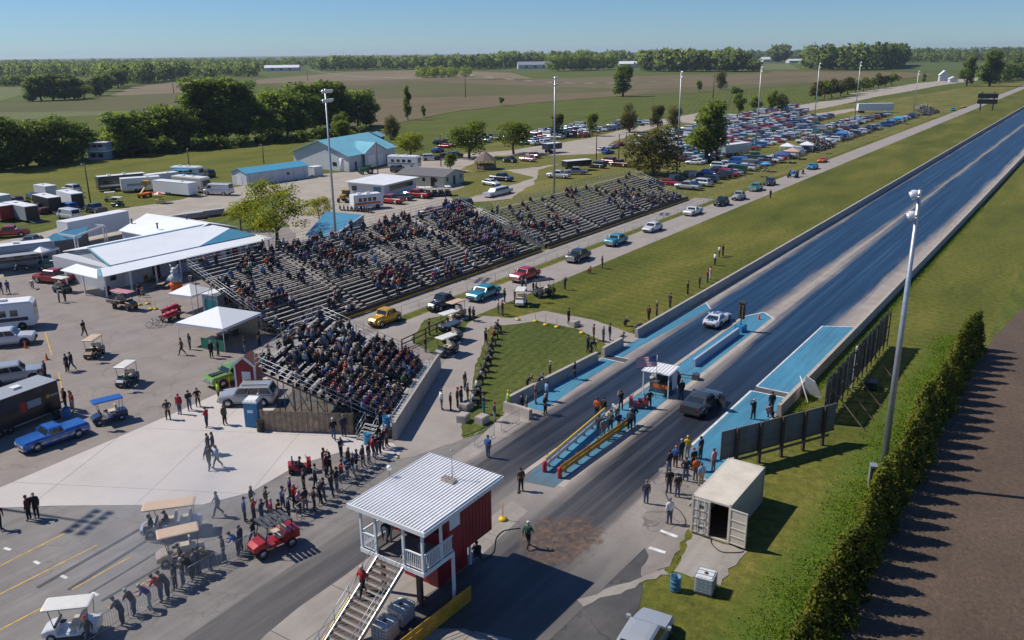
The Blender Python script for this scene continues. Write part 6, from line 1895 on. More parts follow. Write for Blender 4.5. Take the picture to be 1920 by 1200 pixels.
 if kind!='coupe':
  for sy in(-1,1):
   m=MB();m.box(x0-.3,x0-.12,sy*W*1.0-.02,sy*W*1.0+sy*.16+.02*sy,zb+.1,zb+.24,M_TRIM if False else PM);out.append(('mirror',m,(0,0,0),None))
 return out
PROTO={}
def car_proto(kind):
 if kind not in PROTO:
  PROTO[kind]=[(n,mb.mesh(n),loc,par,PAINT['white']in mb.mats and mb.mats.index(PAINT['white']))for n,mb,loc,par in car_parts(kind)]
 return PROTO[kind]
def hd(tail,nose):
 a,b=P(*tail),P(*nose)
 return math.atan2(b.y-a.y,b.x-a.x),(a+b)/2
def car(kind,col,pos,rz,label,group=None,roof=None,name='parked_car',cat='car',z=.045,scale=1.0):
 p=Vector(pos)if len(pos)==3 else P(*pos)
 t=thing(name,label,cat,(p.x,p.y,z),rz,group)
 if scale!=1:t.scale=(scale,)*3
 objs=[]
 for n,me,loc,par,ps in car_proto(kind):
  o=ob(n,me,t if par is None else objs[par],loc)
  if ps is not False and ps is not None and PAINT['white']in list(me.materials):
   obj_mat(o,list(me.materials).index(PAINT['white']),PAINT[col])
  objs.append(o)
 return t
LOWM={}
def low_mesh(kind):
 """the same car as one small mesh for the far car park; slot 0 is the paint"""
 if kind not in LOWM:
  b=MB();b.slot(PAINT['white'])
  for n,mb,loc,par in car_parts(kind,True):
   if n in('rim','wheel_arch','mirror','bumper'):continue
   o=len(b.v)
   b.v+=[(v[0]+loc[0],v[1]+loc[1],v[2]+loc[2])for v in mb.v]
   b.f+=[tuple(i+o for i in f)for f in mb.f]
   b.m+=[b.slot(mb.mats[k])for k in mb.m];b.sm+=mb.sm
  LOWM[kind]=b.mesh('parked_'+kind)
 return LOWM[kind]
CATS={'sedan':'car','suv':'car','pickup':'pickup','van':'van','hatch':'car','coupe':'car','fin':'car','fifties':'car','sports':'car','fpickup':'pickup'}
def lowcar(kind,col,x,y,rz,label,group,name=None):
 o=ob(name or('parked_pickup' if kind=='pickup' else 'parked_van' if kind=='van' else 'parked_car'),low_mesh(kind),None,(x,y,.02),rz)
 if col!='white':obj_mat(o,0,PAINT[col])
 return tag(o,label,CATS[kind],group)
 # cars in line on the return road, nearest first
RET='cars driving back along the return road'
for kind,col,px,py,lab in(('coupe','yellow',722,606,'bright yellow old coupe at the near end of the return road'),('coupe','black',829,578,'black old coupe behind the golf carts on the return road'),('fin','teal',907,558,'long metallic teal car with a glinting windshield on the return road'),('fifties','red',985,524,'dark red two-tone car behind the teal one on the return road'),('fifties','black',1084,488,'black car between the dark red car and the teal and white one'),('fifties','teal',1155,458,'teal car with a white roof on the return road'),('sedan','white',1223,433,'cream white car behind the teal car with a white roof'),('fpickup','white',1299,402,'white low car nearest the far grandstand end on the return road'),('coupe','black',1353,385,'black old car in front of the small silver roadster'),('coupe','silver',1385,374,'small silver roadster on the return road'),('fifties','sea green',1417,357,'pale green car in the return road queue'),('coupe','charcoal',1443,347,'dark open hot rod just behind the pale green car'),('hatch','sky blue',1523,317,'bright sky blue coupe ahead of the orange car'),('sports','orange',1542,304,'bright orange-red car on the return road'),('sedan','teal',1787,208,'small dark teal car far up the return road'),('sports','yellow',1806,202,'yellow car farthest up the return road')):
 car(kind,col,(px,py),math.pi+rad(R.uniform(-3,3)),lab,RET,name='return_road_car')
 # roof of the teal and white car, roof of the dark red car
for o in bpy.data.objects:
 pass
 # the two cars at the line
gcar=car('hatch','charcoal',(1316,766),rad(-2),'dark grey fastback at the start line with its door open',name='race_car',scale=1.08)
dd=MB();dd.box(-.95,0,-.03,.03,.0,.55,PAINT['charcoal']);dd.box(-.85,-.1,-.012,.012,.55,.95,M_CARGLASS)
dd.build('door',gcar,(.75,-.93,.3),rad(62))
ccar=car('sports','white',(1344,607),rad(1),'white sports car with twin blue stripes staged in the far lane',name='race_car',scale=1.05)
for y in(-.16,.16):
 b=MB()
 for k,(x0,x1,z0,z1)in enumerate(((2.0,1.35,.72,.858),(1.35,.5,.858,.878),(.02,-.7,1.245,1.245),(-1.45,-2.05,.92,.82))):
  b.add([(x0,y-.11,z0+.015),(x0,y+.11,z0+.015),(x1,y+.11,z1+.015),(x1,y-.11,z1+.015)],[(0,1,2,3)],PAINT['blue'])
 b.build('stripe',ccar)
 # cars on the lot
rz,p=hd((150,812),(50,846))
bp_=car('fpickup','blue',p,rz,'low bright blue show pickup with flames along its side, beside the black race trailer',cat='pickup',name='show_pickup',scale=1.0)
for sy in(-1,1):
 b=MB()
 for k in range(6):
  x=1.9-k*.72
  b.add([(x,sy*.962,.42),(x-.9,sy*.962,.52+.05*(k%2)),(x-.2,sy*.962,.66),(x+.25,sy*.962,.6)],[(0,1,2,3)if sy<0 else(3,2,1,0)],PAINT['silver'])
 b.build('flame_print',bp_)
rz,p=hd((128,532),(78,528));car('pickup','red',p,rz,'bright red pickup nosing away from the concession porch',cat='pickup',name='parked_pickup')
rz,p=hd((-30,652),(57,643));car('pickup','white',p,rz,'big white crew pickup at the left edge beside an orange cone',cat='pickup',name='parked_pickup',scale=.98)
rz,p=hd((-15,722),(72,708));car('suv','silver',p,rz,'silver boxy estate car at the left edge, ahead of the black trailer',cat='car',scale=1.0)
rz,p=hd((510,755),(424,757));sv=car('suv','silver',p,rz,'silver estate car with a roof rack parked behind the portable toilet',scale=1.0)
for sy in(-.6,.6):
 MB().bar((-1.9,sy,1.86),(.3,sy,1.86),.05,.05,M_TRIM).build('roof_rail',sv)
rz,p=hd((462,706),(412,722));gp_=car('fifties','green',p,rz,'lime green high-riding car beside the tall red shed',scale=1.0)
MB().box(.9,2.2,-.3,.3,1.06,1.16,M_TRIM).build('hood_scoop',gp_)
rz,p=hd((1187,1250),(1200,1150));car('sedan','silver',P(1203,1222),rad(6),'silver car entering at the bottom edge of the frame',scale=1.08)
rz,p=hd((123,505),(88,505));car('sedan','dark green',p,rz,'dark green car between the black coach and the red pickup')
rz,p=hd((60,470),(92,452));car('sedan','navy',P(62,457),rad(40),'dark car parked beyond the dark coach, by the blue shed')
# trailers, coaches, vans
def box_trailer(label,p,rz,L,W,H,m,open_end=False,band=None,group=None,wheels=2,name='box_trailer',roofm=None):
 t=thing(name,label,'trailer',(p.x,p.y,.03),rz,group)
 b=MB();w=W/2;l=L/2
 b.loft([[(x,y*w,z)for y,z in((-1,.45),(1,.45),(1,H-.08),(.95,H),(-.95,H),(-1,H-.08))]for x in(-l,l)],m);b.build('body',t)
 MB().box(-l-.02,l+.02,-w-.02,w+.02,H+.002,H+.05,roofm or M_WHITEM).build('roof',t)
 for s in(-1,1):
  MB().box(-l,l,s*(w+.012)-.01,s*(w+.012)+.01,.42,.52,M_STEEL).build('skirt_rail',t)
  if band:
   b=MB();b.box(-l*.7,l*.5,s*(w+.006)-.005,s*(w+.006)+.005,H*.45,H*.62,band);b.build('printed_band',t)
  for k in range(wheels):
   a,c=wheel_mbs(.36,.22)
   o=a.build('wheel',t,((k-(wheels-1)/2)*.85-L*.08,s*(w-.05),.36));c.build('rim',o)
 if open_end:
  MB().box(-l-.035,-l-.025,-w+.1,w-.1,.55,H-.12,M_BLACK).build('open_doorway',t)
  MB().bar((-l-.05,0,.55),(-l-2.0,0,.08),W-.3,.06,M_STEELD).build('ramp',t)
 MB().bar((l,0,.5),(l+1.2,0,.5),.15,.12,M_STEELD).build('tongue',t)
 b=MB();b.box(-.35,.35,-.3,.3,H+.05,H+.22,M_WHITE);b.build('roof_vent',t,(L*.2,0,0))
 return t
def coach(label,p,rz,L,m,band,H=3.3,W=2.5,name='motorhome',awning=None):
 t=thing(name,label,'motorhome',(p.x,p.y,.03),rz)
 w,l=W/2,L/2
 b=MB();b.loft([[(x*1.0,y*w,z)for y,z in((-.96,.4),(.96,.4),(1,1.2),(1,H-.2),(.92,H),(-.92,H),(-1,H-.2),(-1,1.2))]for x in(-l,l-.35)]+[[(l,y*w*.95,z)for y,z in((-.96,.5),(.96,.5),(1,1.2),(1,H-.5),(.92,H-.25),(-.92,H-.25),(-1,H-.5),(-1,1.2))]],m);b.build('body',t)
 MB().box(l-.02,l+.02,-w*.82,w*.82,1.45,H-.55,M_CARGLASS).build('windshield',t)
 for s in(-1,1):
  for k in range(4):
   x=-l+1.0+k*(L-2.2)/4
   MB().box(x,x+L*.11,s*w-.015 if s>0 else-w-.015,s*w+.015 if s>0 else-w+.015,1.6,2.3,M_CARGLASS).build('window',t)
  MB().box(-l*.95,l*.8,s*(w+.008)-.008,s*(w+.008)+.008,1.05,1.45,band).build('stripe',t)
  for x in(-l*.45,l*.6):
   a,c=wheel_mbs(.45,.26);o=a.build('wheel',t,(x,s*(w-.08),.45));c.build('rim',o)
 MB().box(-l+.1,l-.4,-w+.1,w-.1,H+.002,H+.03,M_WHITEM).build('roof',t)
 for x in(-l*.5,l*.1):
  MB().box(x-.4,x+.4,-.35,.35,H+.03,H+.28,M_WHITE).build('roof_unit',t)
 if awning:
  b=MB();b.bar((-l*.6,-w-1.2,2.35),(l*.5,-w-1.2,2.35),2.4,.05,awning);b.build('awning',t)
  for x in(-l*.6,l*.5):MB().tube((x,-w-2.3,0),(x,-w-2.3,2.35),.03,n=5,m=M_STEEL).build('awning_pole',t)
 return t
M_BKT=mat('black_trailer_skin',(.016,.016,.018),.3,var=.1,coat=.3)
M_GREYT=mat('grey_trailer_roof',(.30,.32,.34),.5,var=.08)
rz,p=hd((-75,852),(102,782))
rt=box_trailer('long black race trailer with printed panels at the left edge',p+Vector((math.cos(rz+math.pi/2),math.sin(rz+math.pi/2),0))*1.2,rz,9.2,2.5,3.0,M_BKT,wheels=3,roofm=M_GREYT,name='race_trailer')
b=MB();b.box(1.2,1.7,-1.27,-1.262,1.35,2.2,M_REDP);b.build('printed_panel',rt)
b=MB();b.box(1.8,3.0,-1.27,-1.262,1.5,2.1,M_GREYT);b.build('printed_panel',rt)
b=MB();b.lathe([(.18,-.004),(.18,.004)],(3.6,-1.266,1.95),14,M_YELB,axis='y');b.build('printed_badge',rt)
b=MB();b.box(3.8,4.5,-1.27,-1.262,1.85,2.0,M_GREYT);b.build('printed_panel',rt)
# class C motorhome at the left edge
rz,p=hd((-40,622),(55,612))
mc=coach('white motorhome with an over-cab bed at the left edge of the lot',p+Vector((0,0,0)),rz,6.8,M_WHITE,PAINT['navy'],3.1)
rz,p=hd((-30,520),(78,505));coach('dark coach with an open awning beside the lot, left of the red pickup',P(30,502),rad(-22),10.5,M_GREYT,PAINT['charcoal'],3.4,awning=M_GREYT)
rz,p=hd((200,358),(262,352));coach('black and white coach on the grass left of the travel trailer',p,rz,10.5,mat('black_white_coach',(.05,.052,.055),.35),PAINT['white'])
rz,p=hd((238,360),(292,356));box_trailer('white travel trailer beside the black and white coach',p,rz,8,2.5,3.0,M_WHITE,band=M_GREYT)
rz,p=hd((292,352),(318,349));box_trailer('grey and white trailer behind the long white one',p,rz,7,2.5,3.1,M_WSID)
rz,p=hd((295,362),(366,369));box_trailer('long plain white trailer in front of the cream motorhome',p,rz,11,2.5,2.9,M_WHITE,band=None)
rz,p=hd((330,356),(392,362));coach('cream motorhome with brown stripes facing the drive',p,rz,9.5,mat('cream_coach',(.50,.47,.40),.4),mat('brown_stripe',(.12,.08,.06),.5))
rz,p=hd((330,334),(376,335));coach('white trailer home with a blue awning behind the cream motorhome',p,rz,7.5,M_WHITE,PAINT['sky blue'],2.9,awning=mat('blue_awning',(.03,.22,.38),.7))
rz,p=hd((430,366),(390,365));car('van','white',p,rz,'white high-roofed van beside the cream motorhome',cat='van',name='parked_van',scale=1.15)
rz,p=hd((148,414),(112,408));car('van','white',p,rz,'white panel van parked beside the open trailers',cat='van',name='parked_van',scale=.95)
rz,p=hd((398,333),(382,330));car('suv','navy',p,rz,'dark blue van-like car behind the cream motorhome')
for(a,b_),L,lab,m,op in((((78,420),(8,404)),9,'silver open-backed trailer on the near side of the parked trailers',M_GREYT,True),(((118,402),(66,388)),7.5,'black open-backed trailer behind the white panel van',M_BKT,True),(((160,394),(110,380)),7.5,'white open-backed trailer next to the black one',M_WHITE,True),(((30,418),(-30,408)),6,'red trailer at the left edge by the gravel road',M_RED,False),(((20,395),(-30,388)),7,'white trailer far at the left edge of the frame',M_WSID,False),(((105,376),(72,370)),5,'short white trailer behind the black open one',M_WSID,False)):
 rz,p=hd(a,b_);box_trailer(lab,p,rz,L,2.4,2.9,m,op,group='trailers parked by the gravel road')
for kind,col,t_,n_,lab in(('pickup','red',(48,442),(-8,446),'bright red pickup at the left edge of the gravel road'),('pickup','maroon',(52,388),(15,384),'dark red pickup among the trailers by the left edge'),('pickup','maroon',(88,402),(50,398),'maroon pickup in front of the black open trailer'),('suv','white',(150,362),(120,358),'white estate car parked alone on the grass'),('sedan','navy',(105,366),(84,362),'dark blue car left of the white estate car'),('sedan','charcoal',(72,376),(54,372),'dark car at the back of the parked trailers'),('suv','blue',(140,398),(118,394),'blue car between the white panel van and the trailers'),('pickup','charcoal',(195,402),(165,396),'dark pickup on the gravel by the lamp pole'),('sedan','silver',(150,372),(135,366),'grey car just behind the white estate car')):
 rz,p=hd(t_,n_);car(kind,col,p,rz,lab,'cars parked by the gravel road',cat=CATS[kind],name='parked_pickup' if kind=='pickup' else 'parked_car')
 # long white semi trailer behind the blue shed, and the white one in the far car park
lw=thing('semi_trailer','long white semi trailer behind the white timber arches','trailer',(74,133.5,.03),math.atan2(126.9-126.0,75.2-66.7))
MB().box(-5.6,5.6,-1.3,1.3,1.0,3.9,M_WHITE).build('body',lw)
MB().box(-5.62,5.62,-1.32,1.32,3.902,3.95,M_WHITEM).build('roof',lw)
for k in range(2):
 for s in(-1,1):
  a,c=wheel_mbs(.5,.3);a.build('wheel',lw,(-4+k*1.2,s*1.1,.5))
def semi(label,px0,px1,m,H=4.0,W=2.6):
 rz,p=hd(px0,px1);L=(P(*px1)-P(*px0)).length
 t=thing('semi_trailer',label,'trailer',(p.x,p.y,.03),rz)
 MB().box(-L/2,L/2,-W/2,W/2,1.1,H,m).build('body',t)
 MB().box(-L/2-.02,L/2+.02,-W/2-.02,W/2+.02,H+.003,H+.06,M_WHITEM).build('roof',t)
 k=int(L/1.2)
 rb=MB();rb.box(-.03,.03,-W/2-.03,-W/2-.003,1.15,H-.05,m);rbm=rb.mesh('side_rib')
 for i in range(k+1):ob('side_rib',rbm,t,(-L/2+.05+(L-.1)*i/k,0,0))
 for i in range(2):
  for s in(-1,1):
   a,c=wheel_mbs(.5,.3);a.build('wheel',t,(-L/2+1.5+1.2*i,s*(W/2-.2),.5))
 return t
semi('white semi trailer standing in the far car park',(1606,212),(1672,211),M_WHITE,4.2)
semi('silver ribbed trailer beside the tall dense green tree',(1352,296),(1400,289),mat('ribbed_aluminium',(.42,.46,.47),.4,.4),3.4)
semi('black enclosed trailer on the infield grass',(1058,322),(1104,318),M_BKT,2.6)
semi('blue trailer by the infield drive beside the second mast',(1022,288),(1048,285),PAINT['navy'],2.8)
rz,p=hd((900,374),(965,358));lm_=thing('limousine','long low white limousine behind the grandstand rail','limousine',(p.x,p.y,.03),rz+math.pi)
b=MB();b.loft([[(x,y*.95,z)for y,z in((-1,.3),(1,.3),(1,.95),(.9,1.02),(-.9,1.02),(-1,.95))]for x in(-4.4,4.3)],PAINT['white']);b.loft([[(-3.2,y,1.0)for y in(-.85,.85)]+[(2.4,y,1.0)for y in(.85,-.85)],[(-2.9,y,1.6)for y in(-.7,.7)]+[(1.7,y,1.6)for y in(.7,-.7)]],PAINT['white']);b.build('body',lm_)
for i in range(4):
 MB().box(-2.8+i*1.15,-1.8+i*1.15,-.84,.84,1.08,1.5,M_CARGLASS).build('window',lm_)
for x in(-3.2,3.1):
 for s in(-1,1):a,c=wheel_mbs(.35);a.build('wheel',lm_,(x,s*.88,.35))
 # infield vehicles
INF='vehicles parked on the infield'
for kind,col,t_,n_,lab in(('pickup','red',(752,383),(713,380),'big red pickup in front of the low white flat-roofed building'),('pickup','red',(797,372),(768,370),'red pickup between the big red one and the dark golf carts'),('sedan','charcoal',(765,376),(745,375),'dark car tucked between the two red pickups'),('suv','maroon',(826,408),(793,405),'dark red car nearest the raised planter behind the stands'),('suv','maroon',(856,400),(826,398),'dark red car second from the raised planter'),('suv','charcoal',(880,390),(848,387),'dark car third from the raised planter, by the stand corner'),('sedan','white',(906,346),(936,350),'white car parked on the grass near the dark pickup'),('pickup','navy',(922,338),(960,341),'dark blue pickup behind the white car on the grass'),('coupe','black',(970,306),(942,304),'old black car on the grass right of the gazebo'),('fifties','pink',(1002,304),(978,302),'salmon pink old car on the infield grass'),('fifties','maroon',(1010,297),(990,295),'dark red old car behind the salmon pink one'),('pickup','white',(1066,335),(1028,333),'white pickup beside the second floodlight mast'),('pickup','silver',(1098,327),(1062,327),'grey pickup in front of the black enclosed trailer'),('suv','charcoal',(1132,316),(1106,314),'dark car right of the black enclosed trailer'),('pickup','maroon',(1180,314),(1142,311),'maroon pickup left of the broad brown-green tree'),('suv','maroon',(1150,308),(1130,306),'dark red car behind the maroon pickup'),('sports','yellow',(1206,344),(1188,344),'yellow car at the back of the far grandstand'),('suv','white',(795,301),(819,300),'white patrol-like car beside the lime tree'),('pickup','charcoal',(822,300),(842,299),'dark pickup right of the white patrol-like car'),('suv','navy',(846,297),(862,295),'dark blue car under the broad tree by the gazebo'),('sedan','blue',(812,287),(830,284),'blue car in the back row beyond the lime tree'),('suv','dark green',(832,272),(846,268),'dark green car in the back row near the field'),('sedan','navy',(812,272),(830,268),'dark blue car in the back row near the field edge'),('sedan','white',(998,273),(1012,271),'white car between the two broad trees'),('suv','white',(1016,272),(1032,270),'white estate car beside the second mast, far side of the drive'),('suv','red',(1090,258),(1104,256),'red car facing the drive left of the brown-green tree'),('sports','white',(1120,284),(1142,281),'white race car nearest the drive on the infield'),('sports','silver',(1140,280),(1160,277),'pale race car behind the nearest white one'),('sports','blue',(1130,290),(1150,287),'blue race car in front of the white ones'),('sports','red',(1155,275),(1172,272),'pale red race car at the far end of the race car row'),('suv','charcoal',(735,325),(756,319),'dark car between the motorhome and the cream building'),('pickup','charcoal',(1245,345),(1285,341),'dark pickup under the broad brown-green tree'),('suv','navy',(1290,340),(1325,333),'dark blue car by the third mast'),('sedan','navy',(1330,325),(1360,319),'dark blue car in the shade of the tall dense tree'),('suv','charcoal',(1210,352),(1240,348),'grey car at the back corner of the far grandstand')):
 rz,p=hd(t_,n_);car(kind,col,p,rz,lab,INF,cat=CATS[kind],name='parked_pickup' if kind=='pickup' else 'parked_car')
rz,p=hd((728,314),(790,316));coach('white motorhome with grey flashes right of the teal-roofed shed',p,rz,8.5,M_WHITE,M_GREYT,3.2)
rz,p=hd((664,394),(712,389));am=coach('white box truck with an orange band beside the motorcycles',p,rz,6.0,M_WHITE,M_ORANGE,2.9,2.3,name='box_truck');am['category']='truck'
def tractor(label,p,rz,m,cab=True):
 t=thing('tractor',label,'tractor',(p.x,p.y,.03),rz)
 b=MB();b.box(-.2,1.9,-.35,.35,.8,1.5,m);b.box(-1.0,.1,-.6,.6,.8,1.2,m);b.build('body',t)
 if cab:
  MB().box(-1.0,.0,-.65,.65,1.2,2.2,M_CARGLASS).build('cab_glass',t);MB().box(-1.1,.1,-.75,.75,2.2,2.32,m).build('cab_roof',t)
 for x,r in((-.7,.75),(1.4,.45)):
  for s in(-1,1):a,c=wheel_mbs(r,.35);o=a.build('wheel',t,(x,s*.85,r));c.build('rim',o)
 return t
tractor('yellow-brown tractor behind the motorcycles',P(648,378),rad(200),M_YEL)
tractor('green tractor in front of the big teal-roofed shed',P(688,326),rad(150),mat('tractor_green',(.03,.16,.06),.4))
tractor('blue tractor driving along the return road',P(1487,332),rad(185),PAINT['sky blue'],False)
def motorcycle(label,p,rz,m,group=None):
 t=thing('motorcycle',label,'motorcycle',(p.x,p.y,.03),rz,group)
 for x in(-.7,.75):a,c=wheel_mbs(.32,.12);o=a.build('wheel',t,(x,0,.32));c.build('rim',o)
 b=MB();b.blob((.1,0,.75),(.4,.15,.17),m,8,5);b.box(-.25,.35,-.15,.15,.3,.62,M_STEELD);b.build('body',t)
 b=MB();b.blob((-.4,0,.72),(.35,.13,.08),M_BLACK,8,4);b.build('seat',t)
 b=MB();b.bar((.75,0,.32),(.5,0,1.0),.06,.12,M_CHROME);b.bar((.45,-.35,1.05),(.45,.35,1.05),.035,.035,M_CHROME);b.build('fork',t)
 return t
for i in range(9):
 motorcycle('motorcycle in the row behind the blue-roofed booth, %s from the white box truck'%('ninth','eighth','seventh','sixth','fifth','fourth','third','second','nearest')[i],P(638+i*7.2,394+i*.55),rad(55+R.uniform(-8,8)),R.choice((PAINT['black'],PAINT['maroon'],PAINT['silver'])),'motorcycles parked in a row')
motorcycle('dark motorcycle beside the motor coach at the lot edge',P(40,508),rad(150),PAINT['black'])
motorcycle('pale motorcycle ridden along the return road',P(1505,326),rad(182),PAINT['silver'])
# golf carts and buggies
def cart(label,pos,rz,body_c,roof_m,L=2.5,rows=1,group=None,name='golf_cart',lift=0.0,roofed=True):
 p=Vector(pos)if len(pos)==3 else P(*pos)
 t=thing(name,label,'golf cart' if name=='golf_cart' else 'buggy',(p.x,p.y,.04),rz,group)
 l=L/2;z=lift
 m=PAINT.get(body_c)
 b=MB();b.loft([[(x,y*.56*f,h+z)for y,h in((-1,.28),(1,.28),(1,zt-.06),(.88,zt),(-.88,zt),(-1,zt-.06))]for x,f,zt in((-l,.92,.78),(-l*.3,1,.8),(-l*.28,1,.42),(l*.42,1,.42),(l*.46,1,.82),(l*.8,.95,.72),(l,.8,.55))],m);b.build('body',t)
 MB().box(l*.44,l*.5,-.52,.52,.82+z,.95+z,M_TRIM).build('dash',t)
 for r in range(rows):
  x=-l*.22-r*.0
  if rows>1:x=-l*.02-r*.85
  b=MB();b.box(x-.25,x+.25,-.5,.5,.66+z,.82+z,mat('beige_vinyl_seat',(.48,.42,.33),.6));b.box(x-.34,x-.24,-.5,.5,.82+z,1.22+z,MATS['beige_vinyl_seat']);b.build('seat',t)
 if roofed:
  b=MB();b.loft([[(x*(l*.86),y*.58,h+z)for x,y in((-1,-.9),(-.93,-1),(.93,-1),(1,-.9),(1,.9),(.93,1),(-.93,1),(-1,.9))]for h in(1.86,1.93)]+[[(x*(l*.8),y*.5,1.97+z)for x,y in((-1,-.9),(-.93,-1),(.93,-1),(1,-.9),(1,.9),(.93,1),(-.93,1),(-1,.9))]],roof_m);b.build('roof',t)
  for x0,x1 in((l*.5,l*.62),(-l*.72,-l*.78)):
   for s in(-1,1):MB().tube((x0,s*.5,.8+z),(x1,s*.5,1.88+z),.022,n=5,m=M_TRIM).build('roof_post',t)
  MB().add([(l*.52,-.48,.9+z),(l*.52,.48,.9+z),(l*.61,.48,1.8+z),(l*.61,-.48,1.8+z)],[(0,1,2,3)],M_CARGLASS if False else M_STEEL)if False else None
 b=MB();b.tube((l*.36,.26,.8+z),(l*.2,.26,1.02+z),.02,n=5,m=M_TRIM);b.lathe([(.16,-.015),(.18,0),(.16,.015)],(l*.2,.26,1.03+z),10,M_TRIM);b.build('steering_wheel',t)
 for x in(l*.66,-l*.6):
  for s in(-1,1):
   a,c=wheel_mbs(.24+lift*.35,.2);o=a.build('wheel',t,(x,s*.52,.24+lift*.35));c.build('rim',o)
 return t
M_TANR=mat('tan_cart_roof',(.56,.40,.27),.5,var=.05)
M_WCR=mat('white_cart_roof',(.66,.64,.58),.45,var=.05)
rz,p=hd((232,783),(180,796));cart('blue golf cart with a bright blue roof on the lot',p,rz,'navy',PAINT['blue'],2.7)
cart('dark blue golf cart with a white roof driving across the lot',(240,720),rad(208),'navy',M_WCR,2.4)
cart('dark golf cart with a tan roof in the middle of the lot',(178,668),rad(213),'brown',M_TANR,2.4)
rz,p=hd((185,1185),(92,1195));cart('white golf cart with a white roof at the bottom left corner',p,rz,'white',M_WCR,2.7)
rz,p=hd((378,1040),(302,1058));cart('tan golf cart in the tyre smoke beside the crowd barriers',p,rz,'tan',M_TANR,2.7)
rz,p=hd((372,990),(275,1003));cart('long tan golf cart with rows of seats behind the smoke',p,rz,'silver',M_TANR,3.6,2)
cart('white golf cart in front of the men on the mown grass',(977,572),rad(205),'white',M_WCR,2.4)
for px,py,col,rm,lab in((855,596,'tan',M_TANR,'golf cart with a tan roof, farthest of the carts by the timber fence'),(842,618,'charcoal',M_WCR,'golf cart with a red and white roof, second of the carts by the timber fence'),(848,640,'charcoal',PAINT['charcoal'],'dark-roofed golf cart, third of the carts by the timber fence'),(838,665,'charcoal',M_WCR,'golf cart with a cream roof, nearest the concrete grandstand wall')):
 cart(lab,(px,py),rad(178+R.uniform(-8,8)),col,rm,2.5,group='carts parked by the timber fence')
for i in range(5):
 cart('dark golf cart beside the cream building, %s from the red pickup'%('first','second','third','fourth','fifth')[i],(792+i*12,369-i*.6),rad(230),'charcoal',R.choice((M_BLACK,M_WCR,PAINT['charcoal'])),2.4,group='golf carts by the cream building')
for px,py,lab in((222,388,'golf cart with a pale roof on the grass by the coach'),(208,378,'open golf cart near the black and white coach'),(118,548,'parked golf cart in the shade at the porch end')):
 cart(lab,P(px,py),rad(R.uniform(0,360)),'dark green',M_WCR,2.4)
 # red buggy with a striped dark roof
rz,p=hd((545,1018),(484,1044));bg=cart('red off-road buggy with a dark slatted roof by the crowd',p,rz+math.pi*0,'red',M_BLACK,3.0,1,name='utility_buggy',lift=.25,roofed=False)
for i in range(6):
 MB().box(-.95+i*.3,-.75+i*.3,-.75,.75,2.0,2.05,M_STEELD).build('roof_slat',bg)
b=MB()
for s in(-1,1):
 b.tube((.8,s*.6,.9),(.55,s*.6,2.0),.03,n=6,m=M_BLACK);b.tube((-1.0,s*.6,.9),(-.95,s*.6,2.0),.03,n=6,m=M_BLACK);b.tube((.55,s*.6,2.0),(-.95,s*.6,2.0),.03,n=6,m=M_BLACK)
b.build('roll_cage',bg)
b=MB();b.box(-1.45,-.5,-.6,.6,.85,1.15,PAINT['red']);b.build('cargo_box',bg)
cart('dark utility buggy with riders on the mown grass',(1020,556),rad(150),'charcoal',M_BLACK,2.7,1,name='utility_buggy',lift=.2,roofed=True)
# rusty open truck
rz,p=hd((212,576),(258,584));rr_=cart('rusty open rat-rod truck with a pink roof near the porch',p,rz,'brown',mat('faded_pink_roof',(.46,.20,.22),.6),3.6,1,name='utility_buggy',lift=.3)
b=MB();b.box(-2.2,-.6,-.7,.7,.75,.82,M_WOODD)
for s in(-1,1):b.bar((-2.2,s*.7,.95),(-.6,s*.7,.95),.05,.3,M_BRSH)
b.build('flat_bed',rr_)
# small red rider carts and red gas-line kart on the island
for px,py,lab,rz in((563,884,'small dark red mobility cart with two riders on the pale concrete',rad(-40)),(1197,764,'red pit kart standing on the island by the starter booth',rad(120))):
 t=thing('pit_kart',lab,'kart',P(px,py,.05),rz)
 b=MB();b.box(-.8,.7,-.35,.35,.25,.5,PAINT['red']);b.box(.5,.8,-.3,.3,.5,.95,PAINT['red']);b.box(-.8,-.3,-.38,.38,.5,.75,PAINT['red']);b.build('body',t)
 b=MB();b.box(-.45,.05,-.28,.28,.62,.74,M_BLACK);b.box(-.55,-.45,-.28,.28,.74,1.15,M_BLACK);b.build('seat',t)
 b=MB();b.tube((.6,0,.9),(.5,0,1.15),.025,n=5,m=M_TRIM);b.bar((.45,-.3,1.16),(.45,.3,1.16),.03,.03,M_TRIM);b.build('handlebar',t)
 for x in(-.6,.62):
  for s in(-1,1):a,c=wheel_mbs(.2,.12);o=a.build('wheel',t,(x,s*.36,.2));c.build('rim',o)
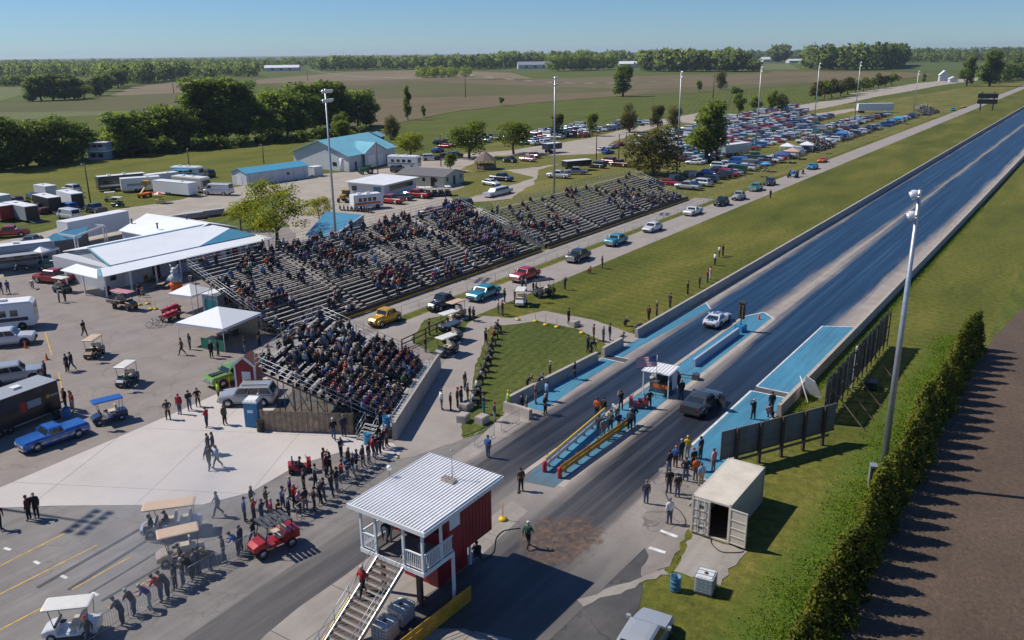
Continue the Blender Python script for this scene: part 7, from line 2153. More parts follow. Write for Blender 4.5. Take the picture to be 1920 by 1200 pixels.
  # bicycles
def bicycle(label,p,rz):
 t=thing('bicycle',label,'bicycle',(p.x,p.y,.04),rz)
 for x in(-.52,.52):
  b=MB();
  for i in range(14):
   a0,a1=i*2*math.pi/14,(i+1)*2*math.pi/14
   b.tube((.34*math.cos(a0),0,.34*math.sin(a0)),(.34*math.cos(a1),0,.34*math.sin(a1)),.022,n=5,m=M_RUBBER)
  w=b.build('wheel',t,(x,0,.36))
  s=MB()
  for i in range(5):s.bar((0,0,0),(.33*math.cos(i*1.257),0,.33*math.sin(i*1.257)),.008,.008,M_STEEL)
  s.build('spokes',w)
 b=MB();b.path([(-.52,0,.36),(-.15,0,.85),(.35,0,.82),(-.05,0,.36),(-.52,0,.36)],.022,6,M_STEEL);b.path([(-.05,0,.36),(-.17,0,.95)],.02,6,M_STEEL);b.path([(.52,0,.36),(.33,0,1.0)],.02,6,M_STEEL);b.build('frame',t)
 b=MB();b.bar((.3,-.28,1.02),(.3,.28,1.02),.03,.03,M_BLACK);b.build('handlebar',t)
 b=MB();b.blob((-.18,0,.98),(.14,.08,.04),M_BLACK,8,4);b.build('saddle',t)
bicycle('bicycle parked on the open lot before the large white tent',P(290,614),rad(-25))
bicycle('second bicycle standing just behind the parked bicycle on the lot',P(303,610),rad(-35))
for px,py,lab in((320,600,'red-cushioned kart nearest the bicycles'),(322,588,'red cart of goods beside the small canopy tent')):
 t=thing('red_cart',lab,'cart',P(px,py,.04),rad(15))
 b=MB();b.box(-1.1,1.1,-.55,.55,.55,.75,PAINT['red']);b.build('deck',t)
 b=MB()
 for i in range(3):b.blob((-.7+i*.7,0,.85),(.38,.45,.18),mat('crimson_cover',(.38,.03,.07),.6),8,5)
 b.build('cover',t)
 for x in(-.7,.7):
  for s in(-1,1):a,c=wheel_mbs(.28,.14);o=a.build('wheel',t,(x,s*.5,.28));c.build('rim',o)
cn=thing('mobile_hoist','orange and yellow lift machine on the grass beside the travel trailer','machine',P(272,370),rad(20))
MB().box(-1.6,1.6,-.6,.6,.4,.9,M_ORANGE).build('chassis',cn);MB().bar((-1.2,0,.9),(1.4,0,2.8),.25,.3,M_YEL).build('boom',cn);MB().box(.2,1.6,-.7,.7,2.6,3.4,M_YEL).build('platform',cn)
for x in(-1.1,1.1):
 for s in(-1,1):a,c=wheel_mbs(.35,.2);a.build('wheel',cn,(x,s*.6,.35))
 # ------------------------------------------------------------------ the big car park: row by row, each car its own object
COLS=['white']*16+['silver']*8+['black']*4+['charcoal']*4+['grey']*3+['navy']*4+['red']*5+['maroon']*3+['blue']*2+['teal']+['dark green']+['tan']
KIND=['sedan']*5+['suv']*5+['pickup']*4+['van']+['hatch']*2
ROWS=[(73.2,172,262,2.95,90,'the return road fence row',.15),(73.0,276,345,2.95,90,'the fence row past the bleacher',.08),(72.2,350,412,3.0,90,'the far fence row',.12),(79.0,176,232,3.1,-90,'the second line behind the fence row',.35),(88.5,212,300,3.05,90,'the first car park row',.14),(94.0,214,345,3.05,-90,'the line backing the first row',.14),(88,303,385,3.0,90,'the far first row',.12),(84,345,412,3.0,90,'the short row by the white semi',.15),(79.5,278,340,3.0,-90,'the line behind the bleacher row',.25),(102.5,222,392,3.05,90,'the second car park row',.13),(108,226,385,3.05,-90,'the line backing the second row',.15),(117,240,400,3.05,90,'the third car park row',.14),(122.5,246,425,3.05,-90,'the line backing the third row',.16),(136,330,452,3.0,90,'the last row by the far drive',.18),(131,268,330,3.0,90,'the row along the gravel drive',.12),(156,232,330,3.3,90,'the shaded row under the trees',.2),(163,236,330,3.3,-90,'the second shaded row',.25),(172,205,300,3.4,90,'the back row at the field edge',.25)]
cand=[]
for y,x0,x1,st,hdg,words_,gap in ROWS:
 x=x0;row=[]
 while x<x1:
  if R.random()>gap:
   k=R.choice(KIND);c=R.choice(COLS)
   if c in('maroon','red')and R.random()<.3:k='suv'
   row.append((k,c,x+R.uniform(-.25,.25),y+R.uniform(-.5,.5),rad(hdg+(180 if R.random()<.2 else 0))+R.uniform(-.06,.06)))
  x+=st
 for i,r_ in enumerate(row):
  nb=row[i-1]if i else row[1]
  cand.append((r_,nb,words_,i,len(row),i==0,row[i+1]if i+1<len(row)else row[i-1]))
NOUN={'sedan':'saloon','suv':'estate car','pickup':'pickup','van':'van','hatch':'fastback'}
seen_labels={}
ORD=ORDS
cand.sort(key=lambda c:c[0][2]**2+c[0][3]**2)
rest=[]
for n_,(r_,nb,words_,i,N,first,nx)in enumerate(cand):
 k,c,x,y,rz=r_
 if n_>=262:
  rest.append(r_);continue
 lab='%s %s, %s from the near end of %s'%(c,NOUN[k],ORD[i],words_)
 lowcar(k,c,x,y,rz,lab,'cars of the big car park')
b_v,b_f,b_m,mats_=[],[],[],[]
big=MB()
for k,c,x,y,rz in rest:
 me=low_mesh(k);M_=Matrix.Translation((x,y,.02))@Matrix.Rotation(rz,4,'Z');o=len(big.v)
 big.v+=[tuple(M_@v.co)for v in me.vertices]
 for p_ in me.polygons:
  big.f.append(tuple(o+i for i in p_.vertices));mm=me.materials[p_.material_index]
  big.m.append(big.slot(PAINT[c]if mm==PAINT['white']else mm));big.sm.append(False)
if rest:
 tag(big.build('parked_cars'),kind='stuff')
 # shade tents among the cars by the fence
for i,(px,py,m,lab)in enumerate(((1475,288,MATS['white_tent_fabric'],'white peaked canopy nearest the small bleacher'),(1512,285,MATS['white_tent_fabric'],'second white peaked canopy by the small bleacher'),(1578,262,mat('blue_canopy',(.04,.17,.42),.7),'blue canopy among the cars by the fence'),(1683,232,mat('cyan_canopy',(.04,.30,.50),.7),'bright cyan canopy at the far fence row'),(1465,305,mat('navy_canopy',(.04,.08,.25),.7),'dark blue umbrella-like canopy by the fence'),(1485,298,mat('peach_canopy',(.55,.36,.28),.7),'peach canopy behind the dark blue one'))):
 tent(lab,P(px,py),rad(10),1.9,1.9,2.2,3.1,'shade canopies by the return road fence',m=m)
 # ------------------------------------------------------------------ people
def cloth(n,c):return mat(n+'_cloth',c,.85,var=.12,scale=8)
CL={k:cloth(k.replace(' ','_'),c)for k,c in{'black':(.014,.014,.016),'charcoal':(.04,.042,.046),'grey':(.15,.155,.16),'light grey':(.32,.33,.34),'white':(.60,.60,.59),'navy':(.016,.024,.055),'blue':(.03,.11,.30),'light blue':(.16,.30,.48),'red':(.36,.02,.025),'maroon':(.10,.014,.02),'orange':(.62,.13,.02),'pink':(.55,.05,.17),'pale pink':(.52,.26,.28),'purple':(.09,.04,.16),'green':(.03,.12,.06),'olive':(.08,.085,.04),'tan':(.32,.24,.15),'brown':(.085,.055,.035),'yellow':(.60,.42,.02),'lime':(.36,.60,.03),'teal':(.03,.20,.22),'denim':(.055,.09,.16),'dark denim':(.025,.035,.06),'khaki':(.25,.20,.13)}.items()}
M_SKIN=mat('skin',(.42,.24,.16),.6,var=.05)
HAIR={'dark':mat('dark_hair',(.02,.014,.01),.7,var=.1),'brown':mat('brown_hair',(.07,.04,.022),.7,var=.1),'grey':mat('grey_hair',(.36,.35,.34),.7,var=.1),'blond':mat('blond_hair',(.33,.22,.10),.7,var=.1)}
M_SHOE=mat('dark_shoes',(.02,.02,.021),.6,var=0)
M_EYE=mat('eye_dark',(.02,.015,.01),.3,var=0)
def arm(sh,el,wr):return(sh,el,wr)
def pose(name,pel,chest,neck,head,arms,legs,sub=1,fingers=True,origin_z=0):
 """arms: (shoulder, elbow, wrist) left and right; legs: (hip, knee, ankle, toe)"""
 V,E_,Rr,B_=[],[],[],[]
 def add(p,r):V.append(Vector(p));Rr.append(r*1.14);return len(V)-1
 def edge(a,b,k):E_.append((a,b));B_.append((V[a],V[b],k))
 pel,chest,neck,head=map(Vector,(pel,chest,neck,head))
 i0=add(pel,.155);i1=add(pel.lerp(chest,.5),.14);i2=add(chest,.165);i3=add(neck,.075);i4=add(neck.lerp(head,.55),.06)
 edge(i0,i1,0);edge(i1,i2,0);edge(i2,i3,0);edge(i3,i4,2)
 for s,e,w in arms:
  a=add(s,.075);b=add(e,.052);c=add(w,.036)
  edge(i2,a,0);edge(a,b,0);edge(b,c,5)
  h=V[c]+(V[c]-V[b]).normalized()*.075
  d=add(h,.034);edge(c,d,2)
 for h,k,a,t in legs:
  p=add(h,.105);q=add(k,.072);r=add(a,.05);u=add(t,.042)
  edge(i0,p,1);edge(p,q,1);edge(q,r,6);edge(r,u,4)
 me=bpy.data.meshes.new('tmp');me.from_pydata(V,E_,[])
 o=bpy.data.objects.new('tmp',me);COL.objects.link(o)
 md=o.modifiers.new('s','SKIN');md.use_smooth_shade=True
 if sub:
  m2=o.modifiers.new('d','SUBSURF');m2.levels=sub;m2.render_levels=sub
 sv=me.skin_vertices[0].data
 for i,r in enumerate(Rr):sv[i].radius=(r,r)
 sv[0].use_root=True
 dg=bpy.context.evaluated_depsgraph_get();dg.update()
 ev=bpy.data.meshes.new_from_object(o.evaluated_get(dg))
 mb=MB()
 mats=[CL['black'],CL['dark denim'],M_SKIN,HAIR['dark'],M_SHOE,CL['black'],CL['dark denim'],M_EYE]
 # two slots may share a material, so the list is set by hand
 v=[tuple(x.co)for x in ev.vertices];f=[tuple(p.vertices)for p in ev.polygons];mi=[]
 for p in ev.polygons:
  c=Vector(p.center);best,bd=0,1e9
  for a,b,k in B_:
   d=b-a;t=max(0,min(1,(c-a).dot(d)/max(d.length_squared,1e-9)));q=(c-a-d*t).length
   if q<bd:bd,best=q,k
  mi.append(best)
 bpy.data.objects.remove(o);bpy.data.meshes.remove(me);bpy.data.meshes.remove(ev)
 sm=[True]*len(f)
 def extra(mbx,slot):
  n=len(v)
  v.extend(mbx.v);f.extend([tuple(i+n for i in q)for q in mbx.f]);mi.extend([slot]*len(mbx.f));sm.extend(mbx.sm)
 hb=MB();hb.blob(head,(.095,.078,.125),None,10 if sub else 7,7 if sub else 5);extra(hb,2)
 fx=MB();fx.add([head+Vector((.085,-.016,-.03)),head+Vector((.085,.016,-.03)),head+Vector((.118,0,-.028)),head+Vector((.092,0,.02))],[(0,2,3),(2,1,3),(0,1,2)],None);extra(fx,2)
 if sub:
  for s in(-1,1):
   b=MB();b.blob(head+Vector((.084,s*.032,.015)),(.012,.014,.008),None,5,3);extra(b,7)
   b=MB();b.blob(head+Vector((0,s*.082,-.005)),(.02,.012,.032),None,5,3);extra(b,2)
  b=MB();b.box(head.x+.078,head.x+.09,head.y-.024,head.y+.024,head.z-.065,head.z-.055);extra(b,7)
 if fingers:
  for(s,e,w),side in zip(arms,(1,-1)):
   w,e=Vector(w),Vector(e);d=(w-e).normalized();x=d.cross(Vector((0,0,1)))
   if x.length<.1:x=Vector((0,1,0));
   x.normalize();y=x.cross(d).normalized()
   for k,(off,L)in enumerate(((-.03,.07),(-.01,.085),(.01,.08),(.03,.062))):
    a=w+d*.095+x*off;b_=a+d*L*.55-y*.006;c=b_+d*L*.45-y*.03
    b=MB();b.tube(a,b_,.0095,.0085,4,None,False);b.tube(b_,c,.0085,.006,4);extra(b,2)
   a=w+d*.05+x*.034*side;b_=a+d*.035+x*.028*side;c=b_+d*.03+x*.006*side
   b=MB();b.tube(a,b_,.011,.01,4,None,False);b.tube(b_,c,.01,.007,4);extra(b,2)
 out=bpy.data.meshes.new('person_'+name);out.from_pydata(v,[],f)
 for m in mats:out.materials.append(m)
 out.polygons.foreach_set('material_index',mi);out.polygons.foreach_set('use_smooth',sm);out.update()
 return out,head.copy()
def std_legs(dx0=0,dx1=0,w=.1):
 return[((0,.085,.9),(.02+dx0*.5,w,.48),(dx0,w+.01,.07),(dx0+.16,w+.03,.03)),((0,-.085,.9),(.02+dx1*.5,-w,.48),(dx1,-w-.01,.07),(dx1+.16,-w-.03,.03))]
up_=dict(pel=(0,0,.97),chest=(0,0,1.34),neck=(.0,0,1.5),head=(.035,0,1.64))
def AA(l,r):return[tuple(Vector(p)for p in l),tuple(Vector(p)for p in r)]
SH_L,SH_R=(0,.2,1.42),(0,-.2,1.42)
POSES={'stand':pose('stand',**up_,arms=AA((SH_L,(-.02,.25,1.14),(.06,.24,.9)),(SH_R,(-.02,-.25,1.14),(.06,-.24,.9))),legs=std_legs(.03,-.03)),'folded':pose('folded',**up_,arms=AA((SH_L,(.05,.27,1.16),(.24,.02,1.18)),(SH_R,(.05,-.27,1.16),(.25,-.02,1.12))),legs=std_legs(-.04,.06,.12)),'hips':pose('hips',**up_,arms=AA((SH_L,(-.06,.34,1.2),(.03,.2,1.02)),(SH_R,(-.06,-.34,1.2),(.03,-.2,1.02))),legs=std_legs(.05,-.05,.13)),'walk':pose('walk',**up_,arms=AA((SH_L,(-.14,.25,1.17),(-.1,.27,.93)),(SH_R,(.1,-.25,1.16),(.27,-.22,1.0))),legs=[((0,.085,.9),(.2,.09,.5),(.3,.09,.09),(.46,.1,.05)),((0,-.085,.9),(-.04,-.09,.5),(-.34,-.09,.14),(-.2,-.1,.04))]),'photo':pose('photo',**up_,arms=AA((SH_L,(.14,.26,1.24),(.3,.07,1.55)),(SH_R,(.14,-.26,1.24),(.3,-.07,1.55))),legs=std_legs(.06,-.06,.12)),'lean':pose('lean',pel=(-.18,0,.95),chest=(.1,0,1.27),neck=(.2,0,1.4),head=(.28,0,1.52),arms=AA(((.14,.19,1.32),(.26,.27,1.08),(.48,.16,1.1)),((.14,-.19,1.32),(.26,-.27,1.08),(.48,-.16,1.1))),legs=[((-.18,.085,.9),(-.12,.1,.48),(-.2,.1,.07),(-.04,.12,.03)),((-.18,-.085,.9),(-.1,-.1,.48),(-.12,-.1,.07),(.04,-.12,.03))]),'bend':pose('bend',pel=(-.25,0,.92),chest=(.15,0,1.05),neck=(.32,0,1.05),head=(.44,0,1.02),arms=AA(((.2,.19,1.05),(.25,.2,.75),(.35,.12,.5)),((.2,-.19,1.05),(.25,-.2,.75),(.35,-.12,.5))),legs=[((-.25,.085,.88),(-.1,.1,.48),(-.15,.1,.07),(.01,.12,.03)),((-.25,-.085,.88),(-.1,-.1,.48),(-.15,-.1,.07),(.01,-.12,.03))]),'crouch':pose('crouch',pel=(-.2,0,.36),chest=(.02,0,.68),neck=(.1,0,.83),head=(.17,0,.96),arms=AA(((.05,.19,.76),(.25,.25,.55),(.42,.08,.62)),((.05,-.19,.76),(.25,-.25,.55),(.42,-.08,.62))),legs=[((-.2,.09,.36),(.22,.16,.5),(.02,.14,.08),(.18,.16,.04)),((-.2,-.09,.36),(.1,-.14,.2),(-.25,-.13,.09),(-.1,-.14,.04))]),'sit':pose('sit',pel=(0,0,.13),chest=(.05,0,.5),neck=(.08,0,.66),head=(.13,0,.80),arms=AA(((.05,.19,.58),(.12,.26,.32),(.36,.14,.26)),((.05,-.19,.58),(.12,-.26,.32),(.36,-.14,.26))),legs=[((.02,.09,.12),(.44,.11,.13),(.40,.11,-.32),(.55,.12,-.37)),((.02,-.09,.12),(.44,-.11,.13),(.42,-.11,-.32),(.57,-.12,-.37))]),'sit2':pose('sit2',pel=(0,0,.13),chest=(.16,0,.45),neck=(.24,0,.58),head=(.31,0,.70),arms=AA(((.16,.19,.52),(.3,.24,.28),(.5,.05,.28)),((.16,-.19,.52),(.3,-.24,.28),(.5,-.05,.3))),legs=[((.02,.09,.12),(.44,.16,.13),(.38,.12,-.32),(.53,.14,-.37)),((.02,-.09,.12),(.44,-.16,.13),(.44,-.12,-.32),(.59,-.14,-.37))]),'pocket':pose('pocket',pel=(0,.03,.97),chest=(-.02,0,1.34),neck=(.02,-.01,1.5),head=(.06,-.02,1.63),arms=AA(((-.02,.2,1.42),(-.08,.3,1.18),(.08,.19,.98)),((-.02,-.2,1.42),(.06,-.27,1.18),(.26,-.14,1.3))),legs=[((0,.11,.9),(.05,.13,.48),(.0,.12,.07),(.15,.16,.03)),((0,-.06,.9),(.12,-.1,.48),(.14,-.17,.07),(.28,-.24,.03))]),'point':pose('point',**up_,arms=AA((SH_L,(-.04,.27,1.16),(.05,.22,.92)),(SH_R,(.16,-.34,1.36),(.42,-.4,1.46))),legs=std_legs(.12,-.12,.12)),'upright':pose('upright',**up_,arms=AA((SH_L,(-.02,.25,1.14),(.1,.22,.95)),(SH_R,(.05,-.26,1.16),(.26,-.1,1.2))),legs=std_legs(.03,-.03),sub=0,fingers=False),'crowd':pose('crowd',pel=(0,0,.13),chest=(.08,0,.48),neck=(.12,0,.63),head=(.17,0,.77),arms=AA(((.08,.19,.55),(.16,.25,.3),(.38,.1,.28)),((.08,-.19,.55),(.16,-.25,.3),(.38,-.1,.28))),legs=[((.02,.09,.12),(.44,.12,.13),(.40,.11,-.32),(.55,.12,-.37)),((.02,-.09,.12),(.44,-.12,.13),(.42,-.11,-.32),(.57,-.12,-.37))],sub=0,fingers=False),}
def head_mesh(kind):
 b=MB()
 M_=HAIR['dark']
 if kind=='cap':
  b.lathe([(.098,.02),(.1,.05),(.085,.11),(.05,.14),(0,.15)],n=10,m=CL['black']);b.add([(.05,-.07,.025),(.19,-.055,.01),(.19,.055,.01),(.05,.07,.025),(.05,-.07,.04),(.19,-.055,.022),(.19,.055,.022),(.05,.07,.04)],[(3,2,1,0),(4,5,6,7),(0,1,5,4),(1,2,6,5),(2,3,7,6)],CL['black'])
 else:
  vs=MB();vs.lathe([(.092,-.02),(.102,.03),(.094,.09),(.06,.128),(0,.138)],(-.012,0,0),10,M_)
  b=vs
  if kind=='long':
   b.blob((-.06,0,-.06),(.06,.09,.15),M_,8,5)
 return b.mesh('cap' if kind=='cap' else 'hair')
HM={k:head_mesh(k)for k in('cap','hair','long')}
used_labels={}
PEOPLE=[0]
def person(p,rz,shirt,pants,head,ps,label,group=None,sc=None,name='person',short=None,hot=None,attrs=None):
 me,hp=POSES[ps]
 o=ob(name,me,None,p,rz)
 s=sc or R.uniform(.95,1.05);o.scale=(s,s,s)
 short=R.random()<.35 if short is None else short
 for k,m in((0,CL[shirt]),(1,CL[pants]),(5,M_SKIN if short else CL[shirt]),(6,CL[pants])):
  obj_mat(o,k,m)
 if hot:obj_mat(o,6,M_SKIN)
 kind,c=head
 h=ob('cap' if kind=='cap' else 'hair',HM[kind],o,hp)
 if kind=='cap':obj_mat(h,0,CL[c])
 else:obj_mat(h,0,HAIR[c])
 PEOPLE[0]+=1
 return tag(o,label,'person',group)
SHW=['black']*16+['navy']*8+['charcoal']*9+['grey']*4+['light grey']*2+['white']*2+['blue']*3+['light blue']*2+['red']*2+['maroon']*2+['olive']*2+['brown','tan','green','teal','purple','pink','orange','pale pink']
PAW=['dark denim']*5+['denim']*4+['black']*3+['charcoal']*2+['khaki']
HDW=[('cap','black')]*4+[('cap','navy'),('cap','red'),('cap','white'),('cap','tan'),('cap','grey')]+[('hair','dark')]*4+[('hair','brown')]*3+[('hair','grey')]*3+[('hair','blond'),('long','brown'),('long','blond'),('long','dark')]
def hword(h):return{'cap':'%s cap'%h[1],'hair':'%s hair'%h[1],'long':'long %s hair'%h[1]}[h[0]]
def W_(items,place,heading,group,z=.05,poses=('stand','folded','hips','pocket','pocket','stand','point','photo'),spread=25,fmt=None):
 """items: (px, py, shirt or None, pants or None, pose or None, head or None); fmt places an ordinal"""
 for i,it in enumerate(items):
  px,py=it[:2];sh,pa,ps,hh,lab=(list(it[2:])+[None]*5)[:5]
  sh=sh or R.choice(SHW);pa=pa or R.choice(PAW);ps=ps or R.choice(poses);hh=hh or R.choice(HDW)
  lab=lab or('person in %s top, %s and %s trousers, %s'%(sh,hword(hh),pa,place if fmt is None else fmt%ORD[i]))
  wd=lab.split()
  if len(wd)>16:
   lab=lab.replace(' and %s trousers'%pa,'')
  zz=it[7]if len(it)>7 else z
  person(P(px,py,zz),rad(heading+R.uniform(-spread,spread)),sh,pa,hh,ps,lab,group)
  # along the crowd barriers by the staging lane, from the white cart upwards
W_([(227,1170,'charcoal','dark denim','lean'),(249,1152,'black','denim','lean',('hair','grey')),(277,1142,'purple','light grey','lean'),(299,1127,'red','denim','lean',('hair','brown')),(312,1121,'black','dark denim','lean'),(330,1105,'navy','dark denim','stand'),(345,1097,'charcoal','denim','hips'),(357,1088,'black','black','lean'),(368,1080,'grey','denim','stand'),(376,1076,'charcoal','dark denim','stand'),(391,1070,'olive','denim','lean',('hair','blond')),(421,1053,'charcoal','denim','stand'),(443,1041,'blue','charcoal','lean',('cap','black')),(453,1034,'navy','dark denim','stand'),(477,1019,'black','denim','walk')],'',130,'spectators leaning along the crowd barriers',fmt='%s from the white cart')
W_([(168,1206,'charcoal','dark denim','walk',('cap','red'),'person in charcoal with a red cap walking behind the white golf cart')],'',200,None)
# the standing crowd between the pale pad and the red buggy
W_([(460,978),(473,955),(477,977),(492,982),(500,955,'olive','olive'),(510,978),(524,980,'black','black'),(531,955,'light blue','denim'),(543,978),(545,936,'purple','dark denim'),(553,952,'red','navy'),(562,964),(573,958,'charcoal','grey'),(571,925,'black','black'),(592,913,'grey','black'),(590,956),(600,945),(607,938),(608,881,'charcoal','khaki'),(612,894),(618,889,'black','black'),(622,930),(632,921),(641,903,'red','charcoal'),(651,896),(640,859,'navy','navy'),(654,880),(662,891),(669,883,'purple','black'),(681,875,'charcoal','charcoal'),(692,869),(700,860),(706,854),(713,850),(718,842),(725,838)],'',-60,'spectators standing below the grandstand',fmt='%s in the crowd from the red buggy')
W_([(626,825,'black','denim','walk',('cap','white'),'person in black with a white cap walking past the board fence'),(645,818,'navy','dark denim','stand',None,'person in dark blue standing at the boarding steps'),(663,803,'light grey','denim','stand',None,'person in a light grey top climbing the boarding steps',),(703,800,'black','black','stand',None,'person in black on the grandstand landing')],'',60,None)
# on the pale concrete pad and the lot
W_([(316,786,'charcoal','black','hips',('hair','brown'),'person in charcoal with a bag at the edge of the pale concrete'),(338,776,'red','denim','stand',('cap','red'),'person in a red top with a red cap standing at the concrete edge'),(356,769,'charcoal','denim','folded',('hair','dark'),'person in a charcoal sweatshirt next to the red-topped one'),(372,762,'black','dark denim','hips',('hair','dark'),'person in black at the right of the three at the concrete edge'),(389,801,'red','dark denim','folded',('cap','maroon'),'person in a faded red top facing the portable toilet'),(422,796,'olive','black','stand',('long','brown'),'person with long brown hair alone before the portable toilet'),(411,751,'lime','black','stand',('hair','dark'),'person in a bright lime safety top by the green car'),(394,879,'black','black','walk',('hair','dark'),'person in black with light shoes walking on the pale concrete'),(409,876,'light blue','dark denim','walk',('hair','brown'),'person in a light blue top walking on the pale concrete'),(392,852,'charcoal','black','walk',('hair','dark'),'person in charcoal behind the light blue walker'),(401,850,'black','charcoal','walk',('long','dark'),'person with long dark hair behind the light blue walker'),(410,967,'charcoal','navy','walk',('hair','brown'),'person with a jacket in hand walking alone before the tan carts'),(56,975,'maroon','black','stand',('hair','brown'),'person in a maroon top in the mast shadow at the left'),(70,970,'black','black','stand',('cap','tan'),'person in black with a tan cap in the mast shadow'),(1,992,'maroon','black','walk',None,'person in maroon cut by the left edge of the frame'),(136,768,'black','dark denim','hips',('hair','dark'),'person in black behind the blue drum by the race trailer'),(124,764,'maroon','black','stand',('hair','dark'),'person in maroon beside the blue drum by the race trailer'),(139,772,'red','light grey','stand',('hair','brown'),'person in red and pale trousers next to the blue drum'),(76,712,'black','black','bend',None,'person in black bending near the silver estate car'),(87,710,'charcoal','black','stand',None,'person in charcoal standing before the black race trailer'),(127,697,'navy','black','stand',('hair','dark'),'person in navy, left of a couple on the open lot'),(136,694,'black','denim','walk',('cap','black'),'person in black cap, right of a couple on the open lot'),(159,631,'black','charcoal','walk',('hair','dark'),'person walking behind the dark cart with a tan roof'),(342,665,'brown','charcoal','walk',('hair','dark'),'person in a brown coat walking before the large white tent'),(357,655,'black','dark denim','stand',('hair','dark'),'person in black at the green tent skirt'),(397,671,'black','black','stand',('hair','grey'),'person in black with grey hair before the large tent'),(410,667,'black','charcoal','folded',('hair','dark'),'person in black with folded arms before the large tent'),(460,662,'navy','grey','stand',None,'person in navy near the low tables by the tent'),(487,648,'black','black','stand',None,'person in black alone at the grandstand corner'),(505,676,'charcoal','black','hips',None,'person in charcoal standing above the red shed'),(495,690,'black','black','stand',None,'person in black beside the red shed roof'),(525,668,'black','navy','stand',None,'person in black at the back corner of the near stand'),(16,550,'blue','navy','walk',('hair','brown'),'person in a blue shirt walking at the far left'),(3,551,'navy','denim','walk',None,'person in navy at the left frame edge, behind the blue shirt'),(61,541,'white','black','bend',('hair','grey'),'person in white bending down near the red pickup'),(112,567,'light grey','brown','stand',('hair','dark'),'person in a pale shirt, left of two on the lot by the porch'),(123,565,'black','charcoal','stand',('hair','dark'),'person in black, right of two on the lot by the porch'),(144,528,'blue','navy','stand',None,'person in blue under the porch end'),(153,531,'navy','black','stand',None,'person in navy under the porch end, right of the blue one'),(262,556,'black','black','stand',None,'person in black at the sunny picnic table'),(270,552,'grey','black','sit',None,'person in grey sitting at the sunny picnic table'),(360,531,'light grey','black','bend',None,'person in light grey leaning beside the inflatable animal'),(433,480,'black','black','stand',None,'person in black under the far porch end')],'',200,None,spread=90)
# start line
W_([(1119,783,'orange','black','stand',('hair','dark'),'person in a bright orange top at the white guard rail'),(1131,781,'black','black','stand',('hair','dark'),'tall person in black beside the orange top'),(1122,817,'charcoal','denim','stand',('hair','dark'),'person in charcoal and jeans inside the island rails, left'),(1131,822,'grey','grey','stand',('hair','dark'),'person in grey overalls inside the island rails'),(1144,807,'olive','black','folded',('cap','black'),'person in a dark jacket with gold back print inside the island rails'),(1159,811,'navy','light grey','folded',('hair','brown'),'person in navy beside the yellow guard rail end'),(1155,786,'light grey','charcoal','bend',('cap','white'),'person in a white cap bent over the island equipment'),(1181,806,'grey','dark denim','stand',('hair','grey'),'person in grey at the far end of the yellow guard rail'),(1187,798,'black','black','hips',('hair','dark'),'person in black beside the grey-topped one on the island'),(1164,768,'black','dark denim','photo',('hair','dark'),'person in black holding a camera up on the island'),(1217,766,'black','black','hips',('hair','dark'),'person in black before the starter booth'),(1222,728,'light grey','black','bend',('hair','brown'),'person in a printed grey top leaning into the starter booth'),(1235,727,'black','black','stand',('hair','dark'),'person in black inside the starter booth'),(1270,733,'maroon','black','stand',('hair','dark'),'person in maroon behind the starter booth'),(1277,748,'black','navy','stand',('hair','blond'),'person in black in the shade of the starter booth'),(977,920,'brown','black','stand',('hair','dark'),'person with a broom on the lane beside the tower'),(990,1027,'green','black','walk',('cap','white'),'person in a green top and white cap walking across the burnout lane'),(896,1048,'black','charcoal','crouch',('hair','dark'),'person crouching with equipment at the foot of the red tower'),(915,858,'blue','denim','stand',('hair','brown'),'person in a bright blue jacket standing by the crowd-control fence'),(1211,944,'charcoal','denim','stand',('cap','grey'),'person in a dark polo and jeans on the lane near the container'),(1255,982,'white','denim','stand',('cap','grey'),'person in a white shirt and jeans walking beside the container')],'',30,None,spread=40)
W_([(1266,876,'blue','maroon','stand',('cap','orange'),'person in blue with an orange cap at the back of the verge group'),(1277,863,'navy','charcoal','stand',('hair','grey'),'grey-haired person in navy in the verge group'),(1288,857,'yellow','light grey','stand',('cap','yellow'),'person in a yellow top and pale trousers in the verge group'),(1254,888,'black','denim','hips',('cap','black'),'person in black and jeans at the left of the verge group'),(1285,902,'black','denim','hips',('cap','black'),'person in black with hands on hips in the middle of the verge group'),(1313,861,'navy','dark denim','stand',None,'person in navy at the edge of the blue paint'),(1304,900,'orange','denim','stand',('cap','black'),'person in an orange flame-patterned top in the verge group'),(1300,882,'black','black','stand',None,'person in black behind the flame-patterned top'),(1314,911,'light blue','tan','stand',('hair','brown'),'person in a pale blue check shirt beside the container'),(1337,885,'pale pink','grey','stand',('hair','brown'),'person in a pink top behind the container roof'),(1254,924,'black','charcoal','stand',None,'person in black at the cable on the verge edge'),(1270,932,'black','denim','stand',('cap','black'),'person in a black top and jeans just left of the container'),(1412,786,'black','black','photo',('hair','grey'),'person filming behind the grey sign board'),(1446,772,'black','navy','stand',('hair','dark'),'taller person standing behind the grey sign board'),(1444,782,'maroon','navy','crouch',('hair','dark'),'person in maroon stooping behind the grey sign board')],'',50,'people on the verge beside the start line',spread=35)
